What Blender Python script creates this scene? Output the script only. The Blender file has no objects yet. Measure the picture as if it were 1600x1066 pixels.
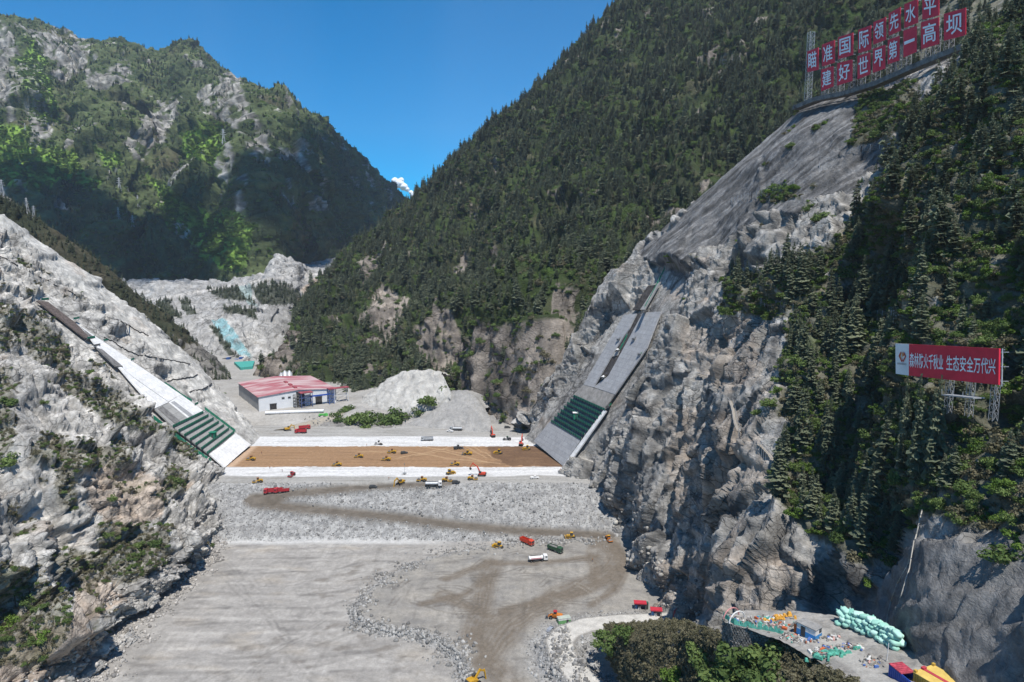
import bpy, bmesh, math, random
import numpy as np
from mathutils import Vector, Matrix

random.seed(7)
RNG = np.random.default_rng(7)
S = bpy.context.scene
COL = S.collection

# ------------------------------------------------------------------ camera, sky, sun, exposure
CAM_H, PITCH, FPX = 150.0, math.radians(7.1), 1600 * 24.0 / 36.0
cam_data = bpy.data.cameras.new("camera")
cam_data.lens = 24.0
cam_data.sensor_width = 36.0
cam_data.clip_start = 1.0
cam_data.clip_end = 20000.0
cam = bpy.data.objects.new("camera", cam_data)
COL.objects.link(cam)
cam.location = (0, 0, CAM_H)
cam.rotation_euler = (math.pi / 2 - PITCH, 0, 0)
S.camera = cam

SUN_DIR = Vector((0.14, -0.40, 0.905)).normalized()
SUN_EL = math.asin(SUN_DIR.z)
SUN_AZ = math.atan2(SUN_DIR.x, SUN_DIR.y)
world = bpy.data.worlds.new("World")
S.world = world
world.use_nodes = True
wn, wl = world.node_tree.nodes, world.node_tree.links
wn.clear()
sky = wn.new("ShaderNodeTexSky")
sky.sky_type = 'NISHITA'
sky.sun_disc = False
sky.sun_elevation = SUN_EL
sky.sun_rotation = SUN_AZ
sky.altitude = 3000.0
sky.air_density = 1.0
sky.dust_density = 0.05
sky.ozone_density = 4.0
hsv = wn.new("ShaderNodeHueSaturation")
hsv.inputs["Saturation"].default_value = 1.8
hsv.inputs["Hue"].default_value = 0.492
bg = wn.new("ShaderNodeBackground")
bg.inputs["Strength"].default_value = 0.122
wo = wn.new("ShaderNodeOutputWorld")
wl.new(sky.outputs[0], hsv.inputs["Color"])
wl.new(hsv.outputs[0], bg.inputs["Color"])
wl.new(bg.outputs[0], wo.inputs["Surface"])

sun_data = bpy.data.lights.new("sun", 'SUN')
sun_data.energy = 4.4
sun_data.angle = math.radians(0.5)
sun_data.color = (1.0, 0.955, 0.89)
sun = bpy.data.objects.new("sun", sun_data)
COL.objects.link(sun)
sun.rotation_euler = SUN_DIR.to_track_quat('Z', 'Y').to_euler()
sun.location = (300, -300, 900)

S.view_settings.view_transform = 'Standard'
S.view_settings.look = 'None'
S.view_settings.exposure = 0.46
S.view_settings.gamma = 1.0
S.cycles.max_bounces = 5
S.cycles.diffuse_bounces = 2
S.cycles.glossy_bounces = 2
S.cycles.transmission_bounces = 2
S.cycles.transparent_max_bounces = 24
S.cycles.volume_bounces = 0
S.cycles.use_denoising = True

# ------------------------------------------------------------------ camera geometry: where a point of the photograph lies at a distance
SP, CP = math.sin(PITCH), math.cos(PITCH)


def ray(px, py):
    px = np.asarray(px, float); py = np.asarray(py, float)
    up = (533.0 - py) / FPX
    return np.stack([(px - 800.0) / FPX, CP + SP * up, -SP + CP * up], -1)


def at(px, py, d):
    """World point seen at (px, py), d metres along the view axis."""
    r = ray(px, py)
    return r * np.asarray(d, float)[..., None] + np.array([0, 0, CAM_H])


def on_z(px, py, z):
    """World point seen at (px, py) on the level z."""
    r = ray(px, py)
    return at(px, py, (np.asarray(z, float) - CAM_H) / r[..., 2])


def proj(P):
    P = np.asarray(P, float)
    x, y, z = P[..., 0], P[..., 1], P[..., 2] - CAM_H
    d = CP * y - SP * z
    u = SP * y + CP * z
    d = np.where(d < 1, 1, d)
    return 800 + FPX * x / d, 533 - FPX * u / d, d


# ------------------------------------------------------------------ noise in space (numpy)
def _hash(ix, iy, iz, s):
    n = (ix.astype(np.uint32) * np.uint32(73856093)) ^ (iy.astype(np.uint32) * np.uint32(19349663)) ^ \
        (iz.astype(np.uint32) * np.uint32(83492791)) ^ np.uint32((s * 2654435761) & 0xffffffff)
    n = (n ^ (n >> np.uint32(15))) * np.uint32(2246822519)
    n = (n ^ (n >> np.uint32(13))) * np.uint32(3266489917)
    return n ^ (n >> np.uint32(16))


def _h01(ix, iy, iz, s):
    return _hash(ix, iy, iz, s).astype(np.float64) / 4294967296.0


def noise(P, size, seed=0):
    """Gradient noise, about -1..1."""
    Q = np.asarray(P, float) / size
    I = np.floor(Q).astype(np.int64)
    f = Q - I
    w = f * f * f * (f * (f * 6 - 15) + 10)
    out = 0.0
    for dx in (0, 1):
        wx = w[..., 0] if dx else 1 - w[..., 0]
        for dy in (0, 1):
            wy = w[..., 1] if dy else 1 - w[..., 1]
            for dz in (0, 1):
                wz = w[..., 2] if dz else 1 - w[..., 2]
                h = _hash(I[..., 0] + dx, I[..., 1] + dy, I[..., 2] + dz, seed)
                gx = (h & np.uint32(1023)).astype(float) / 511.5 - 1
                gy = ((h >> np.uint32(10)) & np.uint32(1023)).astype(float) / 511.5 - 1
                gz = ((h >> np.uint32(20)) & np.uint32(1023)).astype(float) / 511.5 - 1
                out = out + wx * wy * wz * (gx * (f[..., 0] - dx) + gy * (f[..., 1] - dy) + gz * (f[..., 2] - dz))
    return out * 1.5


def fbm(P, size, octs=4, seed=0, gain=0.5, ridged=False):
    a, t, s = 1.0, 0.0, 0.0
    for o in range(octs):
        n = noise(P, size / 2 ** o, seed + o * 17)
        if ridged:
            n = 1 - 2 * np.abs(n)
        t = t + a * n
        s += a
        a *= gain
    return t / s


def facets(P, size, seed=0, stretch=(1, 1, 1), tilt=0.8):
    """Broken rock: every cell is a tilted plane at a height of its own. Returns (height, crack distance, cell random)."""
    Q = np.asarray(P, float) / (size * np.array(stretch))
    I = np.floor(Q).astype(np.int64)
    b1 = np.full(Q.shape[:-1], 9.0)
    b2 = np.full(Q.shape[:-1], 9.0)
    val = np.zeros(Q.shape[:-1])
    rnd = np.zeros(Q.shape[:-1])
    for dx in (-1, 0, 1):
        for dy in (-1, 0, 1):
            for dz in (-1, 0, 1):
                ix, iy, iz = I[..., 0] + dx, I[..., 1] + dy, I[..., 2] + dz
                h = _hash(ix, iy, iz, seed)
                g = _hash(ix, iy, iz, seed + 101)
                j = [((h >> np.uint32(k * 10)) & np.uint32(1023)).astype(float) / 1023 for k in range(3)]
                ex, ey, ez = Q[..., 0] - ix - j[0], Q[..., 1] - iy - j[1], Q[..., 2] - iz - j[2]
                d = ex * ex + ey * ey + ez * ez
                t = [((g >> np.uint32(k * 10)) & np.uint32(1023)).astype(float) / 511.5 - 1 for k in range(3)]
                hv = ((h ^ g) & np.uint32(4095)).astype(float) / 4095
                near = d < b1
                b2 = np.where(near, b1, np.minimum(b2, d))
                b1 = np.where(near, d, b1)
                val = np.where(near, (hv - 0.5) + tilt * (ex * t[0] + ey * t[1] + ez * t[2]), val)
                rnd = np.where(near, hv, rnd)
    ck = np.sqrt(b2) - np.sqrt(b1)
    return val * np.clip(ck / .075, 0, 1) - .06 * sstep(.07, 0, ck), ck, rnd


def sstep(a, b, x):
    t = np.clip((x - a) / (b - a), 0, 1)
    return t * t * (3 - 2 * t)


def mixc(a, b, t):
    t = np.asarray(t)[..., None]
    return np.asarray(a) * (1 - t) + np.asarray(b) * t


def inpoly(px, py, poly):
    r = np.zeros(np.shape(px), bool)
    n = len(poly)
    for i in range(n):
        x1, y1 = poly[i]
        x2, y2 = poly[(i + 1) % n]
        c = (y1 > py) != (y2 > py)
        with np.errstate(divide='ignore', invalid='ignore'):
            r ^= c & (px < (x2 - x1) * (py - y1) / (y2 - y1 + 1e-12) + x1)
    return r


def polydist(px, py, line):
    """Distance to a polyline and the parameter (0..1) of the nearest point."""
    best = np.full(np.shape(px), 1e9)
    tt = np.zeros(np.shape(px))
    L = [math.dist(line[i][:2], line[i + 1][:2]) for i in range(len(line) - 1)]
    tot, acc = sum(L), 0
    for i in range(len(line) - 1):
        ax, ay = line[i][:2]
        bx, by = line[i + 1][:2]
        dx, dy = bx - ax, by - ay
        t = np.clip(((px - ax) * dx + (py - ay) * dy) / (dx * dx + dy * dy + 1e-9), 0, 1)
        d = np.hypot(px - ax - t * dx, py - ay - t * dy)
        m = d < best
        best = np.where(m, d, best)
        tt = np.where(m, (acc + t * L[i]) / tot, tt)
        acc += L[i]
    return best, tt


# ------------------------------------------------------------------ materials
def nodemat(name):
    m = bpy.data.materials.new(name)
    m.use_nodes = True
    nt = m.node_tree
    nt.nodes.clear()
    out = nt.nodes.new("ShaderNodeOutputMaterial")
    b = nt.nodes.new("ShaderNodeBsdfPrincipled")
    b.inputs["Specular IOR Level"].default_value = 0.25
    nt.links.new(b.outputs[0], out.inputs["Surface"])
    return m, nt, b


def _mulnoise(nt, colour_socket, scale, lo, hi, detail=4.0, stretch=None, coord="Object"):
    """colour * noise(lo..hi)"""
    tc = nt.nodes.new("ShaderNodeTexCoord")
    src = tc.outputs[coord]
    if stretch:
        mp = nt.nodes.new("ShaderNodeMapping")
        mp.inputs["Scale"].default_value = stretch
        mp.inputs["Rotation"].default_value = (0.4, 0.5, 0.3)
        nt.links.new(src, mp.inputs[0]); src = mp.outputs[0]
    nz = nt.nodes.new("ShaderNodeTexNoise")
    nz.inputs["Scale"].default_value = scale
    nz.inputs["Detail"].default_value = detail
    nz.inputs["Roughness"].default_value = 0.65
    nt.links.new(src, nz.inputs["Vector"])
    mr = nt.nodes.new("ShaderNodeMapRange")
    mr.inputs[1].default_value = 0.3; mr.inputs[2].default_value = 0.7
    mr.inputs[3].default_value = lo; mr.inputs[4].default_value = hi
    nt.links.new(nz.outputs[0], mr.inputs[0])
    mx = nt.nodes.new("ShaderNodeVectorMath"); mx.operation = 'SCALE'
    nt.links.new(colour_socket, mx.inputs[0])
    nt.links.new(mr.outputs[0], mx.inputs["Scale"])
    return mx.outputs[0], nz.outputs[0]


def terrain_mat(name, scale, lo, hi, bump, bump_scale, rough=0.95, crack=0.0, streak=0.0):
    """Ground or rock: its own tint, broken by noise in space; crack = size of the joint pattern in metres."""
    m, nt, b = nodemat(name)
    N, L = nt.nodes, nt.links
    at_ = N.new("ShaderNodeAttribute"); at_.attribute_name = "tint"
    c, n1 = _mulnoise(nt, at_.outputs["Color"], scale, lo, hi, 8.0)
    c, nz = _mulnoise(nt, c, bump_scale, 0.80, 1.2, 8.0, (1, 1, 1.6))
    if streak:
        c, _ = _mulnoise(nt, c, streak, 0.72, 1.14, 4.0, (1, 1, .12))
    hgt = nz
    if crack:
        tc = N.new("ShaderNodeTexCoord")
        dn = N.new("ShaderNodeTexNoise"); dn.inputs["Scale"].default_value = .6 / crack; dn.inputs["Detail"].default_value = 4
        L.new(tc.outputs["Object"], dn.inputs["Vector"])
        for k, (sz, wd, dark) in enumerate(((crack, .045, .40), (crack * .36, .06, .62))):
            ma = N.new("ShaderNodeVectorMath"); ma.operation = 'MULTIPLY_ADD'
            ma.inputs[1].default_value = (crack * 1.3, crack * 1.3, crack * .9); L.new(dn.outputs["Color"], ma.inputs[0]); L.new(tc.outputs["Object"], ma.inputs[2])
            mp = N.new("ShaderNodeMapping"); mp.inputs["Rotation"].default_value = (.5, .3 + k, .4); mp.inputs["Scale"].default_value = (1, .55, 1.5)
            L.new(ma.outputs[0], mp.inputs[0])
            vo = N.new("ShaderNodeTexVoronoi"); vo.feature = 'DISTANCE_TO_EDGE'; vo.inputs["Scale"].default_value = 1 / sz
            L.new(mp.outputs[0], vo.inputs["Vector"])
            mr = N.new("ShaderNodeMapRange"); mr.inputs[1].default_value = 0.0; mr.inputs[2].default_value = wd; mr.inputs[3].default_value = dark; mr.inputs[4].default_value = 1.0
            L.new(vo.outputs["Distance"], mr.inputs[0])
            # joints come and go
            gate = N.new("ShaderNodeTexNoise"); gate.inputs["Scale"].default_value = .22 / sz; L.new(tc.outputs["Object"], gate.inputs["Vector"])
            gm = N.new("ShaderNodeMapRange"); gm.inputs[1].default_value = .42; gm.inputs[2].default_value = .58; L.new(gate.outputs[0], gm.inputs[0])
            mx = N.new("ShaderNodeMix"); mx.inputs["A"].default_value = 1.0
            gk = N.new("ShaderNodeMath"); gk.operation = 'MULTIPLY'; L.new(gm.outputs[0], gk.inputs[0]); L.new(at_.outputs["Alpha"], gk.inputs[1])
            L.new(gk.outputs[0], mx.inputs["Factor"]); L.new(mr.outputs[0], mx.inputs["B"])
            sc = N.new("ShaderNodeVectorMath"); sc.operation = 'SCALE'
            L.new(c, sc.inputs[0]); L.new(mx.outputs["Result"], sc.inputs["Scale"])
            c = sc.outputs[0]
            ad = N.new("ShaderNodeMath"); ad.operation = 'MULTIPLY_ADD'; ad.inputs[1].default_value = .8
            L.new(mx.outputs["Result"], ad.inputs[0]); L.new(hgt, ad.inputs[2]); hgt = ad.outputs[0]
    L.new(c, b.inputs["Base Color"])
    b.inputs["Roughness"].default_value = rough
    b.inputs["Specular IOR Level"].default_value = 0.12
    if bump > 0:
        bp = N.new("ShaderNodeBump")
        bp.inputs["Strength"].default_value = 0.9
        bp.inputs["Distance"].default_value = bump
        L.new(hgt, bp.inputs["Height"])
        L.new(bp.outputs[0], b.inputs["Normal"])
    return m


def concrete_mat(name, rgb, w, h, dark=.62):
    """Cast concrete with pour joints, patches and run-down stains."""
    m, nt, b = nodemat(name)
    N, L = nt.nodes, nt.links
    tc = N.new("ShaderNodeTexCoord"); sp = N.new("ShaderNodeSeparateXYZ"); cb = N.new("ShaderNodeCombineXYZ")
    L.new(tc.outputs["Object"], sp.inputs[0]); L.new(sp.outputs["Y"], cb.inputs["X"]); L.new(sp.outputs["Z"], cb.inputs["Y"])
    br = N.new("ShaderNodeTexBrick"); br.offset = 0.0; br.inputs["Scale"].default_value = 1.0
    br.inputs["Brick Width"].default_value = w; br.inputs["Row Height"].default_value = h; br.inputs["Mortar Size"].default_value = .09; br.inputs["Mortar Smooth"].default_value = .2
    br.inputs["Color1"].default_value = (*rgb, 1); br.inputs["Color2"].default_value = (*[v * .86 for v in rgb], 1); br.inputs["Mortar"].default_value = (*[v * dark for v in rgb], 1)
    L.new(cb.outputs[0], br.inputs["Vector"])
    c, _ = _mulnoise(nt, br.outputs["Color"], .35, .84, 1.1, 6)
    c, _ = _mulnoise(nt, c, .9, .84, 1.06, 5, (1, 1, .12))
    L.new(c, b.inputs["Base Color"]); b.inputs["Roughness"].default_value = .9
    return m


_mats = {}


def paint(rgb, rough=0.5, spec=0.3, metal=0.0, wear=0.12, scale=1.2, name=None):
    """Painted or plain surface with slight procedural wear."""
    key = (tuple(round(c, 3) for c in rgb), rough, spec, metal, wear, scale)
    if key in _mats:
        return _mats[key]
    m, nt, b = nodemat(name or "surface_%d" % len(_mats))
    rgbn = nt.nodes.new("ShaderNodeRGB"); rgbn.outputs[0].default_value = (*rgb, 1)
    c, _ = _mulnoise(nt, rgbn.outputs[0], scale, 1 - 2 * wear, 1 + wear, 5.0)
    nt.links.new(c, b.inputs["Base Color"])
    b.inputs["Roughness"].default_value = rough
    b.inputs["Specular IOR Level"].default_value = spec
    b.inputs["Metallic"].default_value = metal
    _mats[key] = m
    return m


def foliage_mat(name, dark, light, trans=0.25):
    m, nt, b = nodemat(name)
    oi = nt.nodes.new("ShaderNodeObjectInfo")
    at_ = nt.nodes.new("ShaderNodeAttribute"); at_.attribute_name = "shade"
    mx = nt.nodes.new("ShaderNodeMix"); mx.data_type = 'RGBA'
    mx.inputs["A"].default_value = (*dark, 1); mx.inputs["B"].default_value = (*light, 1)
    ad = nt.nodes.new("ShaderNodeMath"); ad.operation = 'MULTIPLY_ADD'
    ad.inputs[1].default_value = 0.6
    ml = nt.nodes.new("ShaderNodeMath"); ml.operation = 'MULTIPLY'; ml.inputs[1].default_value = 0.5
    nt.links.new(at_.outputs["Fac"], ml.inputs[0])
    nt.links.new(oi.outputs["Random"], ad.inputs[0]); nt.links.new(ml.outputs[0], ad.inputs[2])
    nt.links.new(ad.outputs[0], mx.inputs["Factor"])
    nt.links.new(mx.outputs["Result"], b.inputs["Base Color"])
    b.inputs["Roughness"].default_value = 0.75
    b.inputs["Specular IOR Level"].default_value = 0.15
    if trans:
        tr = nt.nodes.new("ShaderNodeBsdfTranslucent")
        nt.links.new(mx.outputs["Result"], tr.inputs["Color"])
        ms = nt.nodes.new("ShaderNodeMixShader"); ms.inputs[0].default_value = trans
        out = [n for n in nt.nodes if n.type == 'OUTPUT_MATERIAL'][0]
        nt.links.new(b.outputs[0], ms.inputs[1]); nt.links.new(tr.outputs[0], ms.inputs[2])
        nt.links.new(ms.outputs[0], out.inputs["Surface"])
    return m


# ------------------------------------------------------------------ objects
def tag(o, label=None, cat=None, group=None, kind=None):
    if label: o["label"] = label
    if cat: o["category"] = cat
    if group: o["group"] = group
    if kind: o["kind"] = kind
    return o


def link(name, me, parent=None):
    o = bpy.data.objects.new(name, me)
    COL.objects.link(o)
    if parent is not None:
        o.parent = parent
    return o


def empty(name, loc, rz=0.0, label=None, cat=None, group=None, kind=None, rot=None):
    o = bpy.data.objects.new(name, None)
    COL.objects.link(o)
    o.empty_display_size = 0.5
    o.location = loc
    o.rotation_euler = rot if rot is not None else (0, 0, rz)
    return tag(o, label, cat, group, kind)


def mesh_np(name, V, faces, mats=(), tint=None, smooth=False, shade=None, crack=None):
    """faces: (n,k) int array with k = 3 or 4."""
    V = np.ascontiguousarray(V, np.float32).reshape(-1, 3)
    faces = np.ascontiguousarray(faces, np.int32)
    n, k = faces.shape
    me = bpy.data.meshes.new(name)
    me.vertices.add(len(V)); me.vertices.foreach_set("co", V.ravel())
    me.loops.add(n * k); me.loops.foreach_set("vertex_index", faces.ravel())
    me.polygons.add(n)
    me.polygons.foreach_set("loop_start", np.arange(0, n * k, k, dtype=np.int32))
    if smooth:
        me.polygons.foreach_set("use_smooth", np.ones(n, bool))
    me.update(calc_edges=True)
    if tint is not None:
        a = me.color_attributes.new("tint", 'FLOAT_COLOR', 'POINT')
        c = np.ones((len(V), 4), np.float32); c[:, :3] = np.clip(np.asarray(tint, np.float32).reshape(-1, 3), 0.004, 0.95)
        if crack is not None: c[:, 3] = np.asarray(crack, np.float32)
        a.data.foreach_set("color", c.ravel())
    if shade is not None:
        a = me.attributes.new("shade", 'FLOAT', 'FACE')
        a.data.foreach_set("value", np.asarray(shade, np.float32))
    for m in mats:
        me.materials.append(m)
    return me


class MB:
    """Collects boxes, bars, tubes and prisms for ONE mesh."""
    def __init__(self):
        self.v, self.f, self.mi, self.cur = [], [], [], 0

    def add(self, vs, fs):
        b = len(self.v)
        self.v += [tuple(map(float, p)) for p in vs]
        self.f += [tuple(b + i for i in f) for f in fs]
        self.mi += [self.cur] * len(fs)
        return self

    def mat(self, i):
        self.cur = i
        return self

    def box(self, c, s, rz=0.0, taper=1.0, M=None):
        """Box centred at c with size s; taper scales the top."""
        vs = []
        for dz in (-.5, .5):
            k = taper if dz > 0 else 1.0
            for dx, dy in ((-.5, -.5), (.5, -.5), (.5, .5), (-.5, .5)):
                x, y = dx * s[0] * k, dy * s[1] * k
                vs.append((x * math.cos(rz) - y * math.sin(rz) + c[0], x * math.sin(rz) + y * math.cos(rz) + c[1], dz * s[2] + c[2]))
        if M is not None:
            vs = [tuple(M @ Vector(v)) for v in vs]
        return self.add(vs, [(3, 2, 1, 0), (4, 5, 6, 7), (0, 1, 5, 4), (1, 2, 6, 5), (2, 3, 7, 6), (3, 0, 4, 7)])

    def bar(self, a, b, w, h=None):
        """Square bar from a to b."""
        return self.tube(a, b, w * 0.7071, (h or w) * 0.7071, 4, math.pi / 4)

    def tube(self, a, b, r, r2=None, n=8, ph=0.0, caps=True):
        a, b = Vector(a), Vector(b)
        r2 = r if r2 is None else r2
        z = (b - a).normalized() if (b - a).length > 1e-9 else Vector((0, 0, 1))
        x = z.cross(Vector((0, 0, 1)))
        x = x.normalized() if x.length > 1e-4 else Vector((1, 0, 0))
        y = z.cross(x)
        vs = []
        for p, rr in ((a, r), (b, r2)):
            for k in range(n):
                t = ph + 2 * math.pi * k / n
                vs.append(p + x * (rr * math.cos(t)) + y * (rr * math.sin(t)))
        fs = [(k, (k + 1) % n, n + (k + 1) % n, n + k) for k in range(n)]
        if caps:
            fs += [tuple(range(n - 1, -1, -1)), tuple(range(n, 2 * n))]
        return self.add(vs, fs)

    def prism(self, poly, axis, lo, hi):
        """Extrude a 2-D outline (list of (a, b)) along axis 'x', 'y' or 'z'."""
        def mk(p, t):
            return {'x': (t, p[0], p[1]), 'y': (p[0], t, p[1]), 'z': (p[0], p[1], t)}[axis]
        n = len(poly)
        vs = [mk(p, lo) for p in poly] + [mk(p, hi) for p in poly]
        fs = [(k, (k + 1) % n, n + (k + 1) % n, n + k) for k in range(n)] + [tuple(range(n - 1, -1, -1)), tuple(range(n, 2 * n))]
        return self.add(vs, fs)

    def slab(self, quad, t):
        """Quad of world points thickened by t along -normal."""
        q = [Vector(p) for p in quad]
        nrm = (q[1] - q[0]).cross(q[-1] - q[0]).normalized()
        n = len(q)
        vs = q + [p - nrm * t for p in q]
        fs = [tuple(range(n)), tuple(range(2 * n - 1, n - 1, -1))] + [(k, n + k, n + (k + 1) % n, (k + 1) % n) for k in range(n)]
        return self.add(vs, fs)

    def build(self, name, mats, parent=None, bevel=0.0, smooth=False, origin=None):
        me = bpy.data.meshes.new(name)
        vs = self.v
        if origin is not None:
            vs = [(x - origin[0], y - origin[1], z - origin[2]) for x, y, z in vs]
        me.from_pydata(vs, [], self.f)
        if not isinstance(mats, (list, tuple)):
            mats = [mats]
        for m in mats:
            me.materials.append(m)
        if len(mats) > 1:
            me.polygons.foreach_set("material_index", self.mi)
        bm = bmesh.new(); bm.from_mesh(me)
        bmesh.ops.recalc_face_normals(bm, faces=bm.faces)
        if bevel > 0:
            bmesh.ops.bevel(bm, geom=list(bm.edges), offset=bevel, segments=1, affect='EDGES', clamp_overlap=True)
        bm.to_mesh(me); bm.free()
        if smooth:
            me.polygons.foreach_set("use_smooth", [True] * len(me.polygons))
        o = link(name, me, parent)
        if origin is not None:
            o.location = origin
        return o


def kids(o):
    return [c for c in bpy.data.objects if c.parent == o]


_kid_cache = {}


def copy_tree(o, parent=None):
    if o.name not in _kid_cache:
        _kid_cache[o.name] = list(o.children)
    c = o.copy()
    COL.objects.link(c)
    c.parent = parent
    if parent is not None:
        c.matrix_parent_inverse = o.matrix_parent_inverse.copy()
    for ch in _kid_cache[o.name]:
        copy_tree(ch, c)
    return c


# ------------------------------------------------------------------ terrain sheets
def catmull(A, n, axis):
    A = np.moveaxis(A, axis, 0)
    m = len(A)
    t = np.linspace(0, m - 1, n)
    i = np.minimum(t.astype(int), m - 2)
    f = (t - i).reshape((-1,) + (1,) * (A.ndim - 1))
    E = np.concatenate([2 * A[:1] - A[1:2], A, 2 * A[-1:] - A[-2:-1]])
    p0, p1, p2, p3 = E[i], E[i + 1], E[i + 2], E[i + 3]
    r = 0.5 * (2 * p1 + (p2 - p0) * f + (2 * p0 - 5 * p1 + 4 * p2 - p3) * f ** 2 + (3 * p1 - p0 - 3 * p2 + p3) * f ** 3)
    return np.moveaxis(r, 0, axis)


class Sheet:
    def __init__(self, ctrl, nv, nu):
        A = catmull(np.asarray(ctrl, float), nv, 0)
        self.P = catmull(A, nu, 1)
        self.renorm()

    def renorm(self):
        P = self.P
        du = np.gradient(P, axis=1); dv = np.gradient(P, axis=0)
        n = np.cross(du, dv)
        ln = np.linalg.norm(n, axis=-1, keepdims=True)
        self.area = ln[..., 0]
        n = n / np.maximum(ln, 1e-9)
        flip = np.mean(np.sum(n * (np.array([0, 0, CAM_H]) - P), -1) > 0) < 0.5
        self.N = -n if flip else n
        self.flip = flip
        self.px, self.py, self.d = proj(P)
        self.face = np.sum(self.N * (np.array([0, 0, CAM_H]) - P), -1) / np.linalg.norm(P - np.array([0, 0, CAM_H]), axis=-1)

    def push(self, h):
        self.P = self.P + self.N * h[..., None]
        self.renorm()

    def near(self, px, py, most=60):
        e = (self.px - px) ** 2 + (self.py - py) ** 2 + np.where(self.face > 0.02, 0, most ** 2) + 1e-4 * self.d
        k = np.unravel_index(np.argmin(e), e.shape)
        return k

    def pt(self, px, py):
        return self.P[self.near(px, py)]

    def object(self, name, mat, keep=None, smooth=False):
        nv, nu = self.P.shape[:2]
        i = np.arange(nv * nu).reshape(nv, nu)
        q = np.stack([i[:-1, :-1], i[:-1, 1:], i[1:, 1:], i[1:, :-1]], -1).reshape(-1, 4)
        if self.flip:
            q = q[:, ::-1]
        V, T = self.P.reshape(-1, 3), self.tint.reshape(-1, 3)
        K = self.crack.reshape(-1) if hasattr(self, 'crack') else np.ones(len(V))
        if keep is not None:
            q = q[keep.reshape(-1)]
            used = np.zeros(len(V), bool); used[q] = True
            idx = np.cumsum(used) - 1
            V, T, K, q = V[used], T[used], K[used], idx[q]
        return link(name, mesh_np(name, V, q, [mat], T, smooth, None, K))


# rock colours (sunlit-free base colours)
PALE = np.array([.46, .44, .405]); GREY = np.array([.235, .23, .222]); DARK = np.array([.105, .105, .105])
TAN = np.array([.40, .31, .235]); OLIVE = np.array([.085, .088, .045]); DRY = np.array([.17, .15, .10])
GRASS = np.array([.075, .125, .028]); BRIGHT = np.array([.135, .22, .035]); FLOOR = np.array([.040, .048, .026])
# ================================================================== THE LARGE STRUCTURE: ground and mountains
M_ROCK = terrain_mat("rock", 0.22, 0.66, 1.3, 0.55, 1.1, crack=6.5, streak=.5)
M_FILL = terrain_mat("fill", 0.45, 0.80, 1.16, 0.10, 2.2)
M_HILL = terrain_mat("hill", 0.10, 0.55, 1.4, 1.2, 0.45, crack=14)
M_FAR = terrain_mat("far_slope", 0.035, 0.55, 1.45, 4.0, 0.10, streak=.05)


def warp_px(sh, amp, size, seed):
    return sh.px + amp * noise(sh.P, size, seed), sh.py + amp * noise(sh.P, size, seed + 5)


def blot(sh, polys, amp=9, size=14, seed=3):
    x, y = warp_px(sh, amp, size, seed)
    x2, y2 = warp_px(sh, amp * .5, size * .3, seed + 9)
    m = np.zeros(sh.px.shape, bool)
    for p in polys:
        m |= inpoly((x + x2) / 2, (y + y2) / 2, p)
    return m.astype(float)


def beds(P, size, axis, seed, wob=.5):
    """Saw-toothed ledges: broken beds that dip along an axis."""
    a = np.array(axis, float); a /= np.linalg.norm(a)
    t = (P @ a) / size + wob * fbm(P, size * 4, 3, seed) + .35 * noise(P, size * 1.2, seed + 7)
    i = np.floor(t)
    r = _h01(i.astype(np.int64), np.floor(P[..., 1] / (size * 5) + .6 * noise(P, size * 3, seed + 3)).astype(np.int64), i.astype(np.int64) * 0, seed)
    f = t - i
    return (f ** 1.6) * (.35 + .9 * r) - .4, np.minimum(f, 1 - f), r


def rock_tint(sh, seed, pale=.5, tan=.12, streak=(1, 1, 3), size=18):
    P = sh.P
    n1 = fbm(P, size * 2.2, 4, seed)
    n2 = fbm(P / np.array(streak), size * .35, 4, seed + 31)
    n3 = fbm(P, size * 1.3, 3, seed + 61)
    t = np.clip(pale + .75 * n1 + .55 * n2, 0, 1)
    c = mixc(GREY, PALE, t)
    c = mixc(c, DARK, sstep(.15, .55, -n2 - .4 * n1) * .75)
    c = mixc(c, TAN, sstep(.35 - tan, .75 - tan, n3) * .75)
    return c


# ------------------------------------------------------------------ left bank: a 42 degree bank west of the dam, ending in a spur
SLAB_L = [(338, 724), (397, 690), (352, 655), (285, 615), (178, 540), (118, 492), (75, 462), (58, 470), (140, 540), (205, 602), (240, 642)]


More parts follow.
